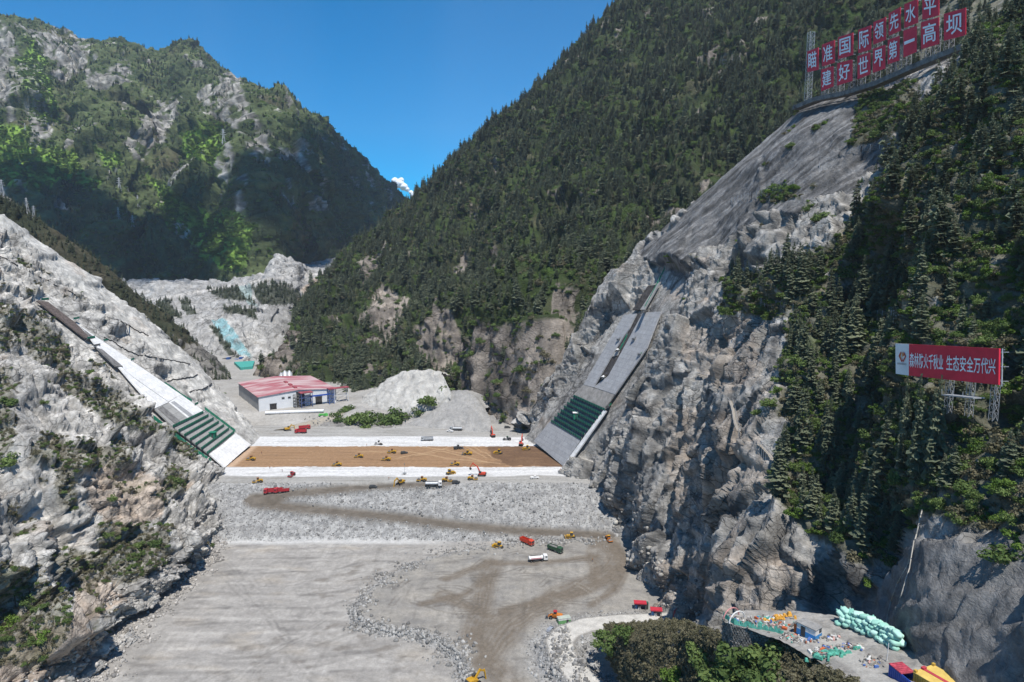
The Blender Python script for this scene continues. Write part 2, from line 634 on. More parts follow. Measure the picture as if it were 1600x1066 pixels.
def left_bank():
    zs = [-40, -6, 0, 16, 24, 60, 110, 170, 240, 330]
    ys = [120, 170, 220, 265, 310, 350, 390, 420, 448, 470, 0, 1, 2]
    ctrl = []
    for z in zs:
        row = []
        end = np.interp(z, [0, 24, 63, 81, 111, 133, 166, 177, 240, 330], [490, 497, 514, 509, 519, 517, 503, 484, 440, 390]) - 3
        for k, y in enumerate(ys):
            x = -157 - z / .9
            if y > 3 and y < 370:
                toe = {-40: -4, -6: -1, 0: 3, 16: 19, 24: 12, 60: 26, 110: 4}.get(z, 0)
                x += toe * (.45 if y < 215 else (1 if y < 330 else .55)) + (4 if y == 310 else 0) - (5 if y == 265 else 0)
                if z >= 60: x += 6 * math.sin(y * .03 + z * .02)
            if y == 0: x, y = x - 8, end
            elif y == 1: x, y = x - 45, end + 22
            elif y == 2: x, y = x - 260, end + 70
            row.append((x, y, z))
        ctrl.append(row)
    sh = Sheet(ctrl, 560, 620)
    px, py, P = sh.px, sh.py, sh.P
    upper = sstep(0, 26, (py * 0 + (sh.P[..., 1] - 452)))          # the smooth cut face beyond the slab
    skirt = sstep(3, 14, P[..., 1] - np.interp(P[..., 2], [0, 24, 63, 81, 111, 133, 166, 177, 240, 330], [490, 497, 514, 509, 519, 517, 503, 484, 440, 390]))
    slabmask = inpoly(px, py, [(x, y) for x, y in SLAB_L]) & (P[..., 1] < 500)
    sd = np.full(px.shape, 99.)
    FOOT_L = [(322, 712), (342, 754), (470, 742), (470, 688), (398, 664)]
    slabmask |= inpoly(px, py, FOOT_L) & (P[..., 1] < 500)
    d_, _ = polydist(px, py, SLAB_L + SLAB_L[:1])
    sd = np.where(slabmask, 0, d_)
    quiet = sstep(2, 14, sd)
    rough = (1 - .74 * upper)
    Q = P @ np.array([[.86, .1, .5], [-.2, .97, .1], [-.5, -.2, .85]])
    f1, c1, _ = facets(Q, 26, 11, (1, 1.3, .8), .9)
    f2, c2, _ = facets(Q + .7 * fbm(P, 8, 2, 5)[..., None], 10.5, 12, (1, 1.4, .8), 1.15)
    f3, c3, r3 = facets(Q + .25 * fbm(P, 4, 2, 8)[..., None], 3.8, 13, (1, 1.3, .8), 1.0)
    low = fbm(P, 70, 3, 15)
    f4, c4, r4 = facets(P + .1 * fbm(P, 2, 2, 9)[..., None], 1.7, 14, (1, 1.2, .8), 1.0)
    b1, e1, q1 = beds(P, 5.2, (-.5, .25, .8), 19)
    b2, e2, q2 = beds(P, 2.1, (.75, .3, .5), 20)
    h = (low * 7 * (1 - .7 * upper) + (b1 * 1.3 + b2 * .4 + f4 * .55) * (1 - .88 * upper) + f1 * 9.0 * rough + f2 * 5.2 * rough + f3 * 2.0 * (1 - .8 * upper)
         + fbm(P, 3, 3, 16) * .5 + fbm(P, 22, 4, 18) * 2.0 * upper)
    gul = fbm(P * np.array([.25, 1, .25]), 9, 3, 25)
    h += upper * gul * 1.0
    sh.push(h * quiet - (1 - quiet) * 1.0)
    px, py, P = sh.px, sh.py, sh.P
    c = rock_tint(sh, 41, .72, .10, (1, 1, 2.2), 16)
    smooth_c = mixc(np.array([.30, .295, .28]), np.array([.47, .455, .42]), np.clip(.5 + .9 * fbm(P * np.array([.3, 1, .3]), 12, 4, 44), 0, 1))
    smooth_c = mixc(smooth_c, TAN * 1.12, sstep(.1, .5, fbm(P, 34, 3, 48)) * .45)
    c = mixc(c, smooth_c, upper * .85)
    c = mixc(c, c * .5, sstep(.10, .03, c2) * .7 * (1 - upper))
    c = mixc(c, c * .62, np.maximum(sstep(.10, .03, e1), sstep(.12, .03, c3) * .8) * (1 - upper) * .75)
    c = c * (.80 + .4 * mixc(q1[..., None], r3[..., None], .5))
    tp = blot(sh, [[(140, 732), (205, 728), (262, 760), (255, 805), (180, 835), (138, 790)], [(120, 900), (170, 905), (200, 940), (110, 985)], [(0, 1000), (120, 960), (170, 1000), (90, 1066), (0, 1080)]], 14, 9, 87)
    c = mixc(c, TAN * 1.05 * (.8 + .5 * noise(P, 2.5, 88))[..., None], tp * .6)
    # vegetation: low olive scrub in patches, greener along the foot
    polys = [[(15, 490), (62, 498), (112, 545), (104, 572), (58, 560), (22, 532)],
             [(84, 560), (150, 598), (215, 640), (258, 672), (228, 676), (160, 655), (104, 612)],
             [(-20, 560), (18, 590), (22, 700), (-20, 740)], [(-20, 470), (14, 480), (20, 545), (-20, 560)],
             [(60, 680), (120, 690), (205, 705), (208, 728), (120, 735), (118, 800), (84, 800), (88, 740), (40, 720)],
             [(160, 815), (268, 825), (262, 880), (200, 915), (90, 910), (78, 862), (150, 862)],
             [(-20, 880), (40, 885), (110, 930), (108, 1000), (60, 1045), (-20, 1030)],
             [(258, 726), (292, 735), (290, 772), (256, 770)], [(262, 670), (300, 690), (308, 718), (270, 700)]]
    v = np.maximum(blot(sh, polys, 16, 10, 71), (fbm(P, 15, 4, 75) > .30).astype(float) * (1 - upper))
    v *= sstep(-.75, .1, noise(P, 3.2, 77) + .25)
    v *= (sd > 6) * (1 - skirt)
    v = np.maximum(v * (1 - upper * .9), skirt)
    vc = mixc(OLIVE, DRY, np.clip(.5 + 1.1 * fbm(P, 9, 3, 81), 0, 1))
    vc = mixc(vc, GRASS, sstep(.15, .55, fbm(P, 26, 3, 83)) * .8)
    sh.crack = 1 - .8 * upper
    sh.tint = mixc(np.clip(c * 1.28, 0, .72), vc, v * .62)
    sh.veg = v
    sh.upper = upper
    sh.sd = sd
    tag(sh.object("left_rock_hill", M_ROCK), kind="structure")
    return sh


# ------------------------------------------------------------------ right bank: rock spur that carries the slogan, wooded towards the camera
SLAB_R = [(832, 690), (882, 727), (960, 640), (1040, 488), (1052, 420), (1036, 418), (1000, 488), (970, 490), (905, 592), (868, 634)]
RP_A, RP_B = np.array([1.0, .4, -1 / 1.62]), 32.8 + .4 * 414 - 20 / 1.62       # plane of the concrete slab


def on_slab(px, py, off=0.0):
    r = ray(px, py)
    c = np.array([0, 0, CAM_H])
    return c + r * ((RP_B - off - RP_A @ c) / (r @ RP_A))[..., None]


def right_bank():
    bot = [(808, 676, 512), (846, 712, 470), (884, 742, 425), (945, 806, 376), (1010, 905, 308), (1078, 1000, 250), (1150, 1085, 188),
           (1290, 1110, 160), (1440, 1150, 112), (1680, 1180, 88)]
    top = [(822, 655, 506), (876, 562, 490), (922, 480, 488), (1000, 396, 470), (1055, 343, 452), (1140, 270, 432), (1252, 172, 404),
           (1400, 126, 345), (1516, 72, 300), (1700, -80, 275)]
    B = np.array([at(*b) for b in bot]); T = np.array([at(*t) for t in top])
    rows = []
    rows.append(B + np.array([-14, -8, -30]))
    N = len(B)
    for v in (0, .2, .4, .6, .8, 1):
        r = B * (1 - v) + T * v
        bul = 4 * v * (1 - v)
        for k in range(N):
            b = [0, 0, 0, 2, 4, 3, 4, 4, 7, 8][k]
            r[k] += np.array([-.75, -.3, .55]) * b * bul
        rows.append(r)
    # over the crest: a gentle shoulder, then up the valley side behind
    sk1 = T + np.array([14, 12, 2.0]); sk2 = T + np.array([60, 45, 18]); sk3 = T + np.array([200, 120, 150])
    rows += [sk1, sk2, sk3]
    sh = Sheet(rows, 640, 640)
    px, py, P = sh.px, sh.py, sh.P
    vv = np.linspace(0, 9, 640)[:, None] * np.ones((1, 640))
    crest = sstep(5.2, 6.0, vv)
    skirt = sstep(6.3, 6.9, vv)
    d_, _ = polydist(px, py, SLAB_R + SLAB_R[:1])
    ins = inpoly(px, py, SLAB_R)
    sd = np.where(ins & (skirt < .5), 0, d_)
    quiet = sstep(3, 20, sd)
    plane_gap = (RP_B - P @ RP_A) / (np.sum(sh.N * RP_A, -1))       # along the normal to the slab's plane
    Q = P @ np.array([[.80, .3, .45], [-.35, .93, .1], [-.45, -.25, .85]])
    f1, c1, _ = facets(Q + 2.5 * fbm(P, 30, 2, 3)[..., None], 40, 21, (1, 1.2, 1.5), 1.1)
    f2, c2, _ = facets(Q + .7 * fbm(P, 9, 2, 5)[..., None], 17, 22, (.8, 1.0, 1.7), 1.25)
    f3, c3, _ = facets(Q + .2 * fbm(P, 4, 2, 8)[..., None], 5.6, 23, (.8, 1.0, 1.6), 1.1)
    smooth = blot(sh, [[(1000, 400), (1130, 262), (1262, 160), (1420, 112), (1395, 210), (1330, 300), (1180, 350), (1050, 425)]], 18, 20, 33)
    near = blot(sh, [[(1330, 1090), (1340, 930), (1420, 840), (1620, 860), (1640, 1120)]], 12, 12, 35)
    soft = np.clip(smooth * .95 + near * .78, 0, 1)
    ax = np.array(T[5]) * .5 + np.array(T[6]) * .5 - np.array(T[4]); ax /= np.linalg.norm(ax)
    sdir = lambda Q_, s_, sd_: fbm(Q_ - (Q_ @ ax)[..., None] * ax * .9, s_, 4, sd_, .55)
    rid = 1 - 2 * np.abs(sdir(P, 9.0, 27)) + .6 * (1 - 2 * np.abs(sdir(P, 3.5, 47)))
    f4, c4, r4 = facets(P + .1 * fbm(P, 2, 2, 9)[..., None], 1.9, 24, (1, 1.2, .8), 1.0)
    b1, e1, q1 = beds(P, 7.0, (.45, .55, .7), 29)
    b2, e2, q2 = beds(P, 2.6, (-.55, .35, .75), 30)
    h = (fbm(P, 90, 3, 25) * 8 + b1 * 1.5 * (1 - .7 * soft) + b2 * .5 * (1 - .5 * soft) + f4 * .45 * (1 - .8 * soft) + f1 * 6.5 * (1 - .8 * soft) + f2 * 7.0 * (1 - .96 * soft) + f3 * 1.7 * (1 - .97 * soft)
         + smooth * (rid * 1.9 - 2.0 + 3.5 * fbm(P, 30, 3, 46)) + near * (fbm(P * np.array([.35, .35, 1]), 4, 4, 28) * .9 + fbm(P, 16, 3, 38) * 1.6) + fbm(P, 3.2, 3, 26) * .4)
    h = h - 6 * (1 - sstep(4, 26, P[..., 2])) * sstep(930, 980, px)
    h *= 1 - (.5 + .42 * sstep(1215, 1250, px)) * crest
    ledge = sstep(.45, 1.0, vv - 5.2) * sstep(1235, 1260, px) * sstep(1560, 1530, px)
    h = h * (1 - .8 * ledge)
    h = h * (.55 + .45 * sstep(60, 140, sh.d))
    h = h * quiet + (1 - quiet) * np.clip(plane_gap - 1.6, -25, 25)
    sh.push(h)
    px, py, P = sh.px, sh.py, sh.P
    c = rock_tint(sh, 91, .68, .10, (1.5, 1.5, 3.5), 17)
    c = mixc(c, c * .5, sstep(.09, .02, c2) * .7 * (1 - soft))
    c = mixc(c, c * .6, sstep(.06, .02, c1) * .6)
    c = mixc(c, c * .6, np.maximum(sstep(.10, .03, e1), sstep(.12, .03, c3) * .8) * .75)
    c = c * (.74 + .5 * q1[..., None] * .6 + .5 * .4 * r4[..., None])
    st = sdir(P, 3.2, 95)
    sc = mixc(np.array([.075, .074, .074]), np.array([.31, .305, .30]), np.clip(.46 + 1.7 * st, 0, 1))
    sc = .85 * mixc(sc, np.array([.065, .064, .063]), sstep(.0, .42, sdir(P, 9.0, 96)) * .8)
    c = mixc(c, sc, smooth * .9)
    nc = mixc(np.array([.12, .118, .116]), np.array([.26, .255, .248]), np.clip(.45 + 1.1 * fbm(P * np.array([.4, .4, 1]), 5, 5, 97), 0, 1))
    c = mixc(c, nc, near * .85)
    tanp = blot(sh, [[(1060, 505), (1180, 500), (1190, 600), (1130, 615), (1070, 560)], [(1000, 880), (1180, 850), (1290, 900), (1230, 960), (1020, 950)],
                     [(1040, 640), (1190, 640), (1200, 760), (1050, 780)]], 16, 16, 37)
    c = mixc(c, TAN * (.85 + .3 * noise(P, 5, 99))[..., None], tanp * .34)
    streaks = sstep(.0, .5, fbm(P * np.array([1, 1, .12]), 5, 3, 98)) * blot(sh, [[(1060, 360), (1300, 290), (1340, 420), (1190, 430), (1040, 460)], [(1170, 500), (1260, 500), (1250, 570), (1170, 575)]], 14, 18, 39)
    c = mixc(c, DARK * .9, streaks * .8)
    forest = [[(1640, -60), (1540, 30), (1500, 110), (1430, 170), (1400, 240), (1350, 320), (1290, 380), (1210, 420), (1130, 440), (1120, 490), (1230, 500),
               (1215, 580), (1250, 630), (1215, 690), (1205, 770), (1250, 820), (1310, 860), (1350, 900), (1400, 850), (1440, 800), (1640, 850)],
              [(1180, 300), (1240, 285), (1250, 310), (1190, 320)], [(1340, 150), (1430, 130), (1430, 200), (1330, 230)],
              [(1215, 600), (1260, 615), (1245, 650), (1215, 655)]]
    v = blot(sh, forest, 14, 16, 51)
    bare = (fbm(P, 26, 3, 55) > .33) & (np.abs(px - 1480) > 140)
    v = v * np.where(bare, 0., 1.)
    v = np.maximum(v, (fbm(P, 12, 4, 57) > .40) * (py < 480) * .9)
    v = np.maximum(v, (skirt > .2) * 1.0)
    v *= (sd > 6)
    vc = mixc(FLOOR * 1.5, DRY, np.clip(.4 + .9 * fbm(P, 8, 3, 59), 0, 1))
    vc = mixc(vc, GRASS, sstep(.2, .6, fbm(P, 17, 3, 58)) * .6)
    sh.tint = mixc(c, vc, np.clip(v, 0, 1) * .8 * sstep(-.7, 0, noise(P, 3, 60) + .3))
    sh.crack = (1 - .6 * near) * (1 - .7 * smooth) * (1 - .6 * np.clip(v, 0, 1))
    sh.veg = v
    sh.skirt = skirt
    sh.sd = sd
    sh.forest = blot(sh, forest[:1], 8, 16, 52)
    tag(sh.object("right_rock_hill", M_ROCK), kind="structure")
    return sh


# ------------------------------------------------------------------ the wooded mountain behind the right abutment
def forest_mountain():
    bot = [(428, 604, 800), (452, 610, 770), (492, 626, 720), (545, 640, 650), (630, 648, 640), (726, 664, 620), (838, 690, 498), (930, 640, 505),
           (1080, 520, 545), (1250, 400, 545), (1480, 260, 500), (1800, 140, 450)]
    top = [(440, 574, 810), (456, 516, 860), (484, 456, 950), (560, 386, 1060), (645, 319, 1150), (728, 240, 1165), (806, 170, 1175), (886, 98, 1190),
           (988, -4, 1210), (1160, -170, 1250), (1450, -420, 1250), (2000, -800, 1200)]
    B = np.array([at(*b) for b in bot]); T = np.array([at(*t) for t in top])
    rows = [B + np.array([10, -20, -30])]
    for v in (0, .12, .3, .5, .7, .85, 1):
        r = B * (1 - v) + T * v
        sag = -26 * 4 * v * (1 - v)
        for k in range(len(B)):
            r[k, 2] += sag * (1 if k > 2 else .4)
            if v == .12:                                   # a cliff foot above the valley floor
                r[k] += np.array([0, -6, [14, 16, 10, 6, 10, 78, 84, 60, 0, 0, 0, 0][k]])
        rows.append(r)
    rows += [T + np.array([30, 60, -10]), T + np.array([120, 260, -200])]
    sh = Sheet(rows, 420, 620)
    P = sh.P
    vv = np.linspace(0, 9, 420)[:, None] * np.ones((1, 620))
    ridg = fbm(P * np.array([1, 1, .45]), 190, 4, 121, .5, True)
    edge = 1 - .75 * sstep(6.2, 7, vv)
    Q = P @ np.array([[.86, .1, .5], [-.2, .97, .1], [-.5, -.2, .85]])
    f1, c1, _ = facets(Q, 60, 122, (1, 1, 1.5), .8)
    f2, c2, r2 = facets(Q + 3 * fbm(P, 14, 2, 5)[..., None], 20, 123, (1, 1, 1.5), .9)
    b0, _, _ = beds(P, 16, (-.4, -.3, .85), 128)
    f3, _, _ = facets(P, 7, 129, (1, 1, 1.3), 1.0)
    h = ridg * 24 * edge + f1 * 12 * edge + f2 * 6 + f3 * 2.2 + b0 * 5 * edge + fbm(P, 12, 3, 124) * 2
    h *= np.clip((sh.d - 380) / 260, .35, 1.3)
    sh.push(h)
    P, px, py = sh.P, sh.px, sh.py
    cliff = blot(sh, [[(700, 690), (715, 560), (745, 500), (800, 505), (880, 500), (930, 520), (910, 640), (840, 700)],
                      [(385, 610), (400, 570), (430, 515), (470, 510), (455, 570), (440, 600)],
                      [(640, 520), (700, 480), (730, 540), (700, 590), (660, 570)], [(560, 500), (600, 440), (640, 470), (620, 540)]], 16, 30, 131)
    vert = 1 - np.abs(sh.N[..., 2])
    out = np.clip(cliff + (fbm(P * np.array([1, 1, .6]), 46, 4, 133) > .27) * 1.0, 0, 1)
    out *= sstep(-.7, -.2, noise(P, 9, 134) + .1)
    rc = mixc(np.array([.13, .115, .10]), np.array([.34, .295, .25]), np.clip(.4 + 1.0 * fbm(P * np.array([1, 1, .4]), 18, 4, 135), 0, 1))
    vc = mixc(FLOOR * .9, GRASS * .55, np.clip(.4 + 1.2 * fbm(P, 30, 5, 137), 0, 1))
    vc = mixc(vc, DRY * .7, sstep(.1, .5, fbm(P, 34, 3, 139)) * .6)
    sh.tint = mixc(vc, rc, out)
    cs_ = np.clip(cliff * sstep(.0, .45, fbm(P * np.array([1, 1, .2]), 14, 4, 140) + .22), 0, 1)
    rc = mixc(rc, np.array([.05, .045, .042]), cs_ * (px > 600) * .85)  # dark streaks, partly the cliff's shade put into the rock colour
    rc = rc * (1 - .42 * (cliff * sstep(690, 740, px)))[..., None]  # rock colour darkened further for the cliff in shade
    b1, e1, q1 = beds(P, 14, (-.4, -.3, .85), 138)
    sh.tint = sh.tint * (1 - out[..., None] * (1 - (.6 + .7 * q1[..., None])))
    sh.out = out
    sh.cliff = cliff
    sh.vv = vv
    tag(sh.object("forest_mountain", M_HILL), kind="structure")
    return sh


# ------------------------------------------------------------------ far mountain on the left
def far_mountain():
    top = [(-420, 60, 2500), (-200, 30, 2500), (-60, 30, 2480), (50, 42, 2450), (120, 70, 2420), (180, 72, 2400), (245, 90, 2420), (292, 76, 2350), (335, 112, 2320),
           (385, 138, 2250), (430, 170, 2150), (482, 184, 2120), (545, 240, 2300), (600, 292, 2500), (650, 334, 2750), (760, 430, 3100)]
    bot = [(-420, 470, 1500), (-200, 470, 1480), (-60, 470, 1460), (50, 470, 1450), (110, 470, 1440), (170, 470, 1430), (220, 468, 1420), (280, 468, 1400), (330, 466, 1390),
           (380, 462, 1380), (425, 458, 1400), (470, 455, 1480), (520, 450, 1650), (570, 452, 1900), (640, 455, 2200), (760, 470, 2500)]
    B = np.array([at(*b) for b in bot]); T = np.array([at(*t) for t in top])
    rows = [B + np.array([0, -30, -120])]
    bulge = [0, 20, -10, 30, -20, 10, -60, -50, 30, 70, 120, 60, -60, -40, 0, 0]
    for v in (0, .2, .4, .6, .8, 1):
        r = B * (1 - v) + T * v
        for k in range(len(B)):
            r[k] += np.array([.1, -.85, .45]) * bulge[k] * 1.3 * 4 * v * (1 - v)
        rows.append(r)
    rows += [T + np.array([0, 120, -20]), T + np.array([0, 700, -500])]
    sh = Sheet(rows, 440, 560)
    P = sh.P
    vv = np.linspace(0, 8, 440)[:, None] * np.ones((1, 560))
    edge = 1 - .93 * sstep(5, 6, vv)
    ridg = fbm(P * np.array([1, 1, .35]), 420, 5, 151, .55, True)
    Q = P @ np.array([[.86, .1, .5], [-.2, .97, .1], [-.5, -.2, .85]])
    f2, c2, _ = facets(Q + 20 * fbm(P, 60, 2, 5)[..., None], 90, 153, (1, 1, 2.0), .9)
    f3, c3, _ = facets(Q + 6 * fbm(P, 30, 2, 5)[..., None], 34, 154, (1, 1, 2.0), .9)
    sh.push(ridg * 80 * edge + f2 * 34 * edge + f3 * 14 + facets(P, 13, 155, (1, 1, 1.8), 1.0)[0] * 5 + fbm(P, 30, 3, 152) * 6 * (.4 + .6 * edge))
    P, px, py = sh.P, sh.px, sh.py
    rock = [[(120, 45), (150, 60), (110, 130), (80, 90)], [(-20, 30), (20, 50), (22, 160), (-20, 170)], [(30, 95), (60, 95), (85, 215), (50, 240), (30, 150)],
            [(130, 110), (200, 100), (195, 130), (145, 135)], [(195, 215), (240, 170), (285, 150), (270, 200), (225, 245), (200, 240)],
            [(310, 140), (370, 110), (385, 150), (400, 190), (420, 220), (385, 205), (345, 190), (315, 175)], [(440, 190), (480, 220), (495, 250), (460, 230)],
            [(435, 235), (470, 240), (465, 270), (440, 270)], [(270, 325), (300, 360), (305, 372), (280, 365)], [(20, 35), (90, 50), (110, 120), (90, 110), (60, 60)]]
    rk = blot(sh, rock, 26, 90, 161)
    rk = np.maximum(rk * (fbm(P * np.array([1, 1, .3]), 40, 4, 163) > -.15), (fbm(P * np.array([1, 1, .35]), 55, 4, 164) > .27) * (py < 330))
    rc = mixc(np.array([.09, .086, .08]), np.array([.50, .47, .43]), np.clip(.35 + 1.5 * fbm(P * np.array([1, 1, .18]), 11, 4, 165), 0, 1))
    rk = rk * sstep(-.45, -.1, fbm(P * np.array([1, 1, .4]), 28, 4, 166))
    green = [[(-20, 190), (40, 195), (60, 230), (120, 240), (140, 285), (-20, 290)], [(285, 205), (345, 195), (355, 225), (330, 260), (290, 240)],
             [(225, 260), (300, 330), (400, 350), (390, 420), (340, 420), (250, 330)], [(150, 225), (195, 250), (160, 260)], [(120, 265), (160, 280), (150, 300), (110, 290)],
             [(310, 320), (380, 340), (392, 400), (350, 410)], [(40, 60), (70, 90), (90, 190), (60, 200), (30, 120)]]
    gr = blot(sh, green, 24, 80, 171)
    vc = mixc(np.array([.05, .068, .03]), np.array([.12, .145, .06]), np.clip(.45 + 1.2 * fbm(P, 80, 5, 167), 0, 1))
    vc = mixc(vc, np.array([.12, .095, .06]), sstep(.05, .5, fbm(P, 130, 4, 173)) * .6)
    vc = mixc(vc, BRIGHT * 1.5, np.clip(gr * (.75 + .6 * noise(P, 25, 169)), 0, 1))
    sh.tint = mixc(vc, rc, np.clip(rk, 0, 1) * .9)
    sh.rock = rk
    sh.green = gr
    tag(sh.object("far_mountain", M_FAR, smooth=False), kind="structure")
    return sh


# ------------------------------------------------------------------ dark wooded spur on the left, behind the cut bank
def left_spur():
    top = [(-160, 230, 700), (-40, 288, 710), (20, 322, 715), (62, 352, 720), (120, 392, 725), (200, 456, 735), (250, 492, 740), (300, 532, 745), (335, 566, 750), (352, 590, 752)]
    bot = [(-160, 520, 560), (-40, 540, 570), (20, 560, 590), (62, 580, 600), (120, 600, 620), (200, 620, 640), (250, 630, 660), (300, 640, 670), (335, 650, 680), (372, 660, 690)]
    B = np.array([at(*b) for b in bot]); T = np.array([at(*t) for t in top])
    rows = [B * (1 - v) + T * v for v in (0, .33, .66, 1)] + [T + np.array([-8, 30, -15]), T + np.array([-60, 200, -140])]
    sh = Sheet(rows, 200, 300)
    P = sh.P
    vv = np.linspace(0, 5, 200)[:, None] * np.ones((1, 300))
    e = 1 - .7 * sstep(2.4, 3, vv)
    f1, _, _ = facets(P, 40, 181, (1, 1, 1.6), .9)
    f2, _, _ = facets(P, 14, 182, (1, 1, 1.6), .9)
    sh.push(fbm(P, 90, 4, 183, .5, True) * 9 * e + f1 * 7 * e + f2 * 3)
    P = sh.P
    rk = (fbm(P * np.array([1, 1, .5]), 36, 4, 185) + .25 * sstep(240, 320, sh.px) > .18).astype(float)
    rc = mixc(np.array([.12, .115, .11]), np.array([.30, .28, .25]), np.clip(.45 + fbm(P * np.array([1, 1, .3]), 14, 4, 186), 0, 1))
    vc = mixc(FLOOR * .8, DRY * .45, np.clip(.4 + 1.1 * fbm(P, 30, 4, 187), 0, 1))
    sh.tint = mixc(vc, rc, rk * .85)
    sh.rock = rk
    tag(sh.object("left_spur_hill", M_HILL), kind="structure")
    return sh


# ------------------------------------------------------------------ quarried hillside far up the valley
def quarry_hill():
    top = [(60, 432, 1290), (140, 436, 1280), (212, 446, 1270), (260, 442, 1260), (320, 446, 1250), (372, 440, 1240), (408, 427, 1240), (428, 398, 1290), (446, 410, 1300),
           (466, 416, 1330), (480, 412, 1500), (520, 408, 1560), (556, 402, 1600), (640, 400, 1650)]
    bot = [(60, 640, 880), (140, 630, 880), (212, 620, 880), (260, 610, 880), (320, 600, 870), (360, 592, 850), (385, 588, 840), (400, 588, 845), (420, 588, 860),
           (440, 586, 880), (460, 580, 920), (500, 560, 980), (540, 540, 1050), (640, 540, 1100)]
    B = np.array([at(*b) for b in bot]); T = np.array([at(*t) for t in top])
    rows = []
    for v in (0, .15, .35, .55, .75, .9, 1):
        r = B * (1 - v) + T * v
        r[:, 2] += (1 if v > .2 else -.4) * 12 * 4 * v * (1 - v)
        rows.append(r)
    rows += [T + np.array([0, 60, -6]), T + np.array([0, 260, -60])]
    sh = Sheet(rows, 260, 420)
    P = sh.P
    f1, _, _ = facets(P, 40, 191, (1, 1, 1.4), .8)
    f2, _, _ = facets(P, 16, 192, (1, 1, 1.4), .9)
    e = .35 + .65 * sstep(598, 560, sh.py)
    bench = np.abs(((P[..., 2] / 16.0) % 1) - .5) * 2
    sh.push((fbm(P, 110, 4, 193) * 8 + f1 * 9 + f2 * 5 + bench * 2.0) * e)
    P, px, py = sh.P, sh.px, sh.py
    c = mixc(np.array([.24, .235, .225]), np.array([.42, .41, .39]), np.clip(.5 + 1.0 * fbm(P * np.array([1, 1, .4]), 30, 4, 195), 0, 1))
    wh = blot(sh, [[(405, 405), (426, 388), (450, 400), (462, 440), (440, 430), (410, 420)], [(310, 490), (400, 500), (430, 560), (395, 570), (330, 530)]], 8, 40, 196)
    c = mixc(c, np.array([.55, .53, .49]), wh * .5 * sstep(-.5, .3, noise(P, 14, 187)))
    teal = blot(sh, [[(330, 500), (355, 500), (380, 540), (400, 560), (372, 552), (345, 528)]], 8, 30, 197)
    c = mixc(c, np.array([.20, .42, .46]), teal * .75 * sstep(-.6, .2, noise(P, 10, 199) + .2))
    teal2 = blot(sh, [[(362, 448), (392, 446), (395, 470), (408, 478), (390, 476)]], 6, 30, 198)
    c = mixc(c, np.array([.27, .38, .36]), teal2 * .6)
    tl = blot(sh, [[(500, 430), (540, 420), (530, 460), (490, 465), (470, 450)]], 8, 40, 194)
    c = mixc(c, TAN * .9, tl * .7)
    veg = blot(sh, [[(320, 450), (365, 450), (400, 478), (378, 470), (330, 462)], [(395, 448), (432, 440), (470, 460), (460, 474), (405, 478)],
                    [(280, 470), (295, 470), (308, 490), (292, 494)], [(345, 475), (400, 484), (402, 500), (350, 486)], [(326, 508), (338, 512), (372, 560), (362, 560)],
                    [(240, 470), (262, 470), (285, 500), (260, 500)]], 10, 40, 189)
    c = mixc(c, np.array([.05, .058, .038]), veg * .9)
    ln, _ = polydist(px, py, [(225, 470), (300, 458), (370, 446), (420, 436), (470, 430), (540, 428)])
    c = mixc(c, np.array([.46, .44, .41]), sstep(3.0, 1.0, ln))
    sh.tint = c
    sh.veg = veg
    tag(sh.object("quarry_hillside", M_HILL), kind="structure")
    return sh


# ------------------------------------------------------------------ the dam fill: lower bench, rockfill slope with the haul road, crest with core and filters
def slope_hit(px, py):
    r = ray(px, py)
    k = 20.0 / 35.0
    d = (CAM_H + k * 346) / (k * r[1] - r[2])
    p = r * d + np.array([0, 0, CAM_H])
    if p[2] > 20: p = on_z(px, py, 20.0)
    if p[2] < 0: p = on_z(px, py, 0.0)
    return p


HAUL = [slope_hit(x, y) for x, y in [(700, 754), (640, 757), (560, 762), (480, 770), (425, 774), (396, 778), (392, 782), (402, 787), (440, 792), (500, 798), (570, 804),
                                     (640, 812), (720, 822), (800, 829), (880, 834), (950, 838)]]
LOWROAD = [on_z(x, y, 6.0) for x, y in [(1120, 968), (1060, 966), (1010, 969), (960, 971), (915, 976), (886, 987), (874, 1002), (880, 1026), (908, 1058), (950, 1095), (1010, 1150), (1080, 1220)]]
LIFT = [on_z(x, y, 1.2)[:2] for x, y in [(860, 838), (840, 846), (765, 856), (700, 867), (650, 880), (604, 903), (572, 930), (553, 955), (560, 970), (600, 984), (650, 990),
                                         (690, 1004), (718, 1030), (735, 1066), (748, 1130), (1300, 1130), (1300, 838)]]
DX0, DX1, DY0, DY1, DSTEP = -222.0, 110.0, 140.0, 528.0, 0.7


def pz(lines, z=0.0):
    return [tuple(on_z(x, y, z)[:2]) for x, y in lines]


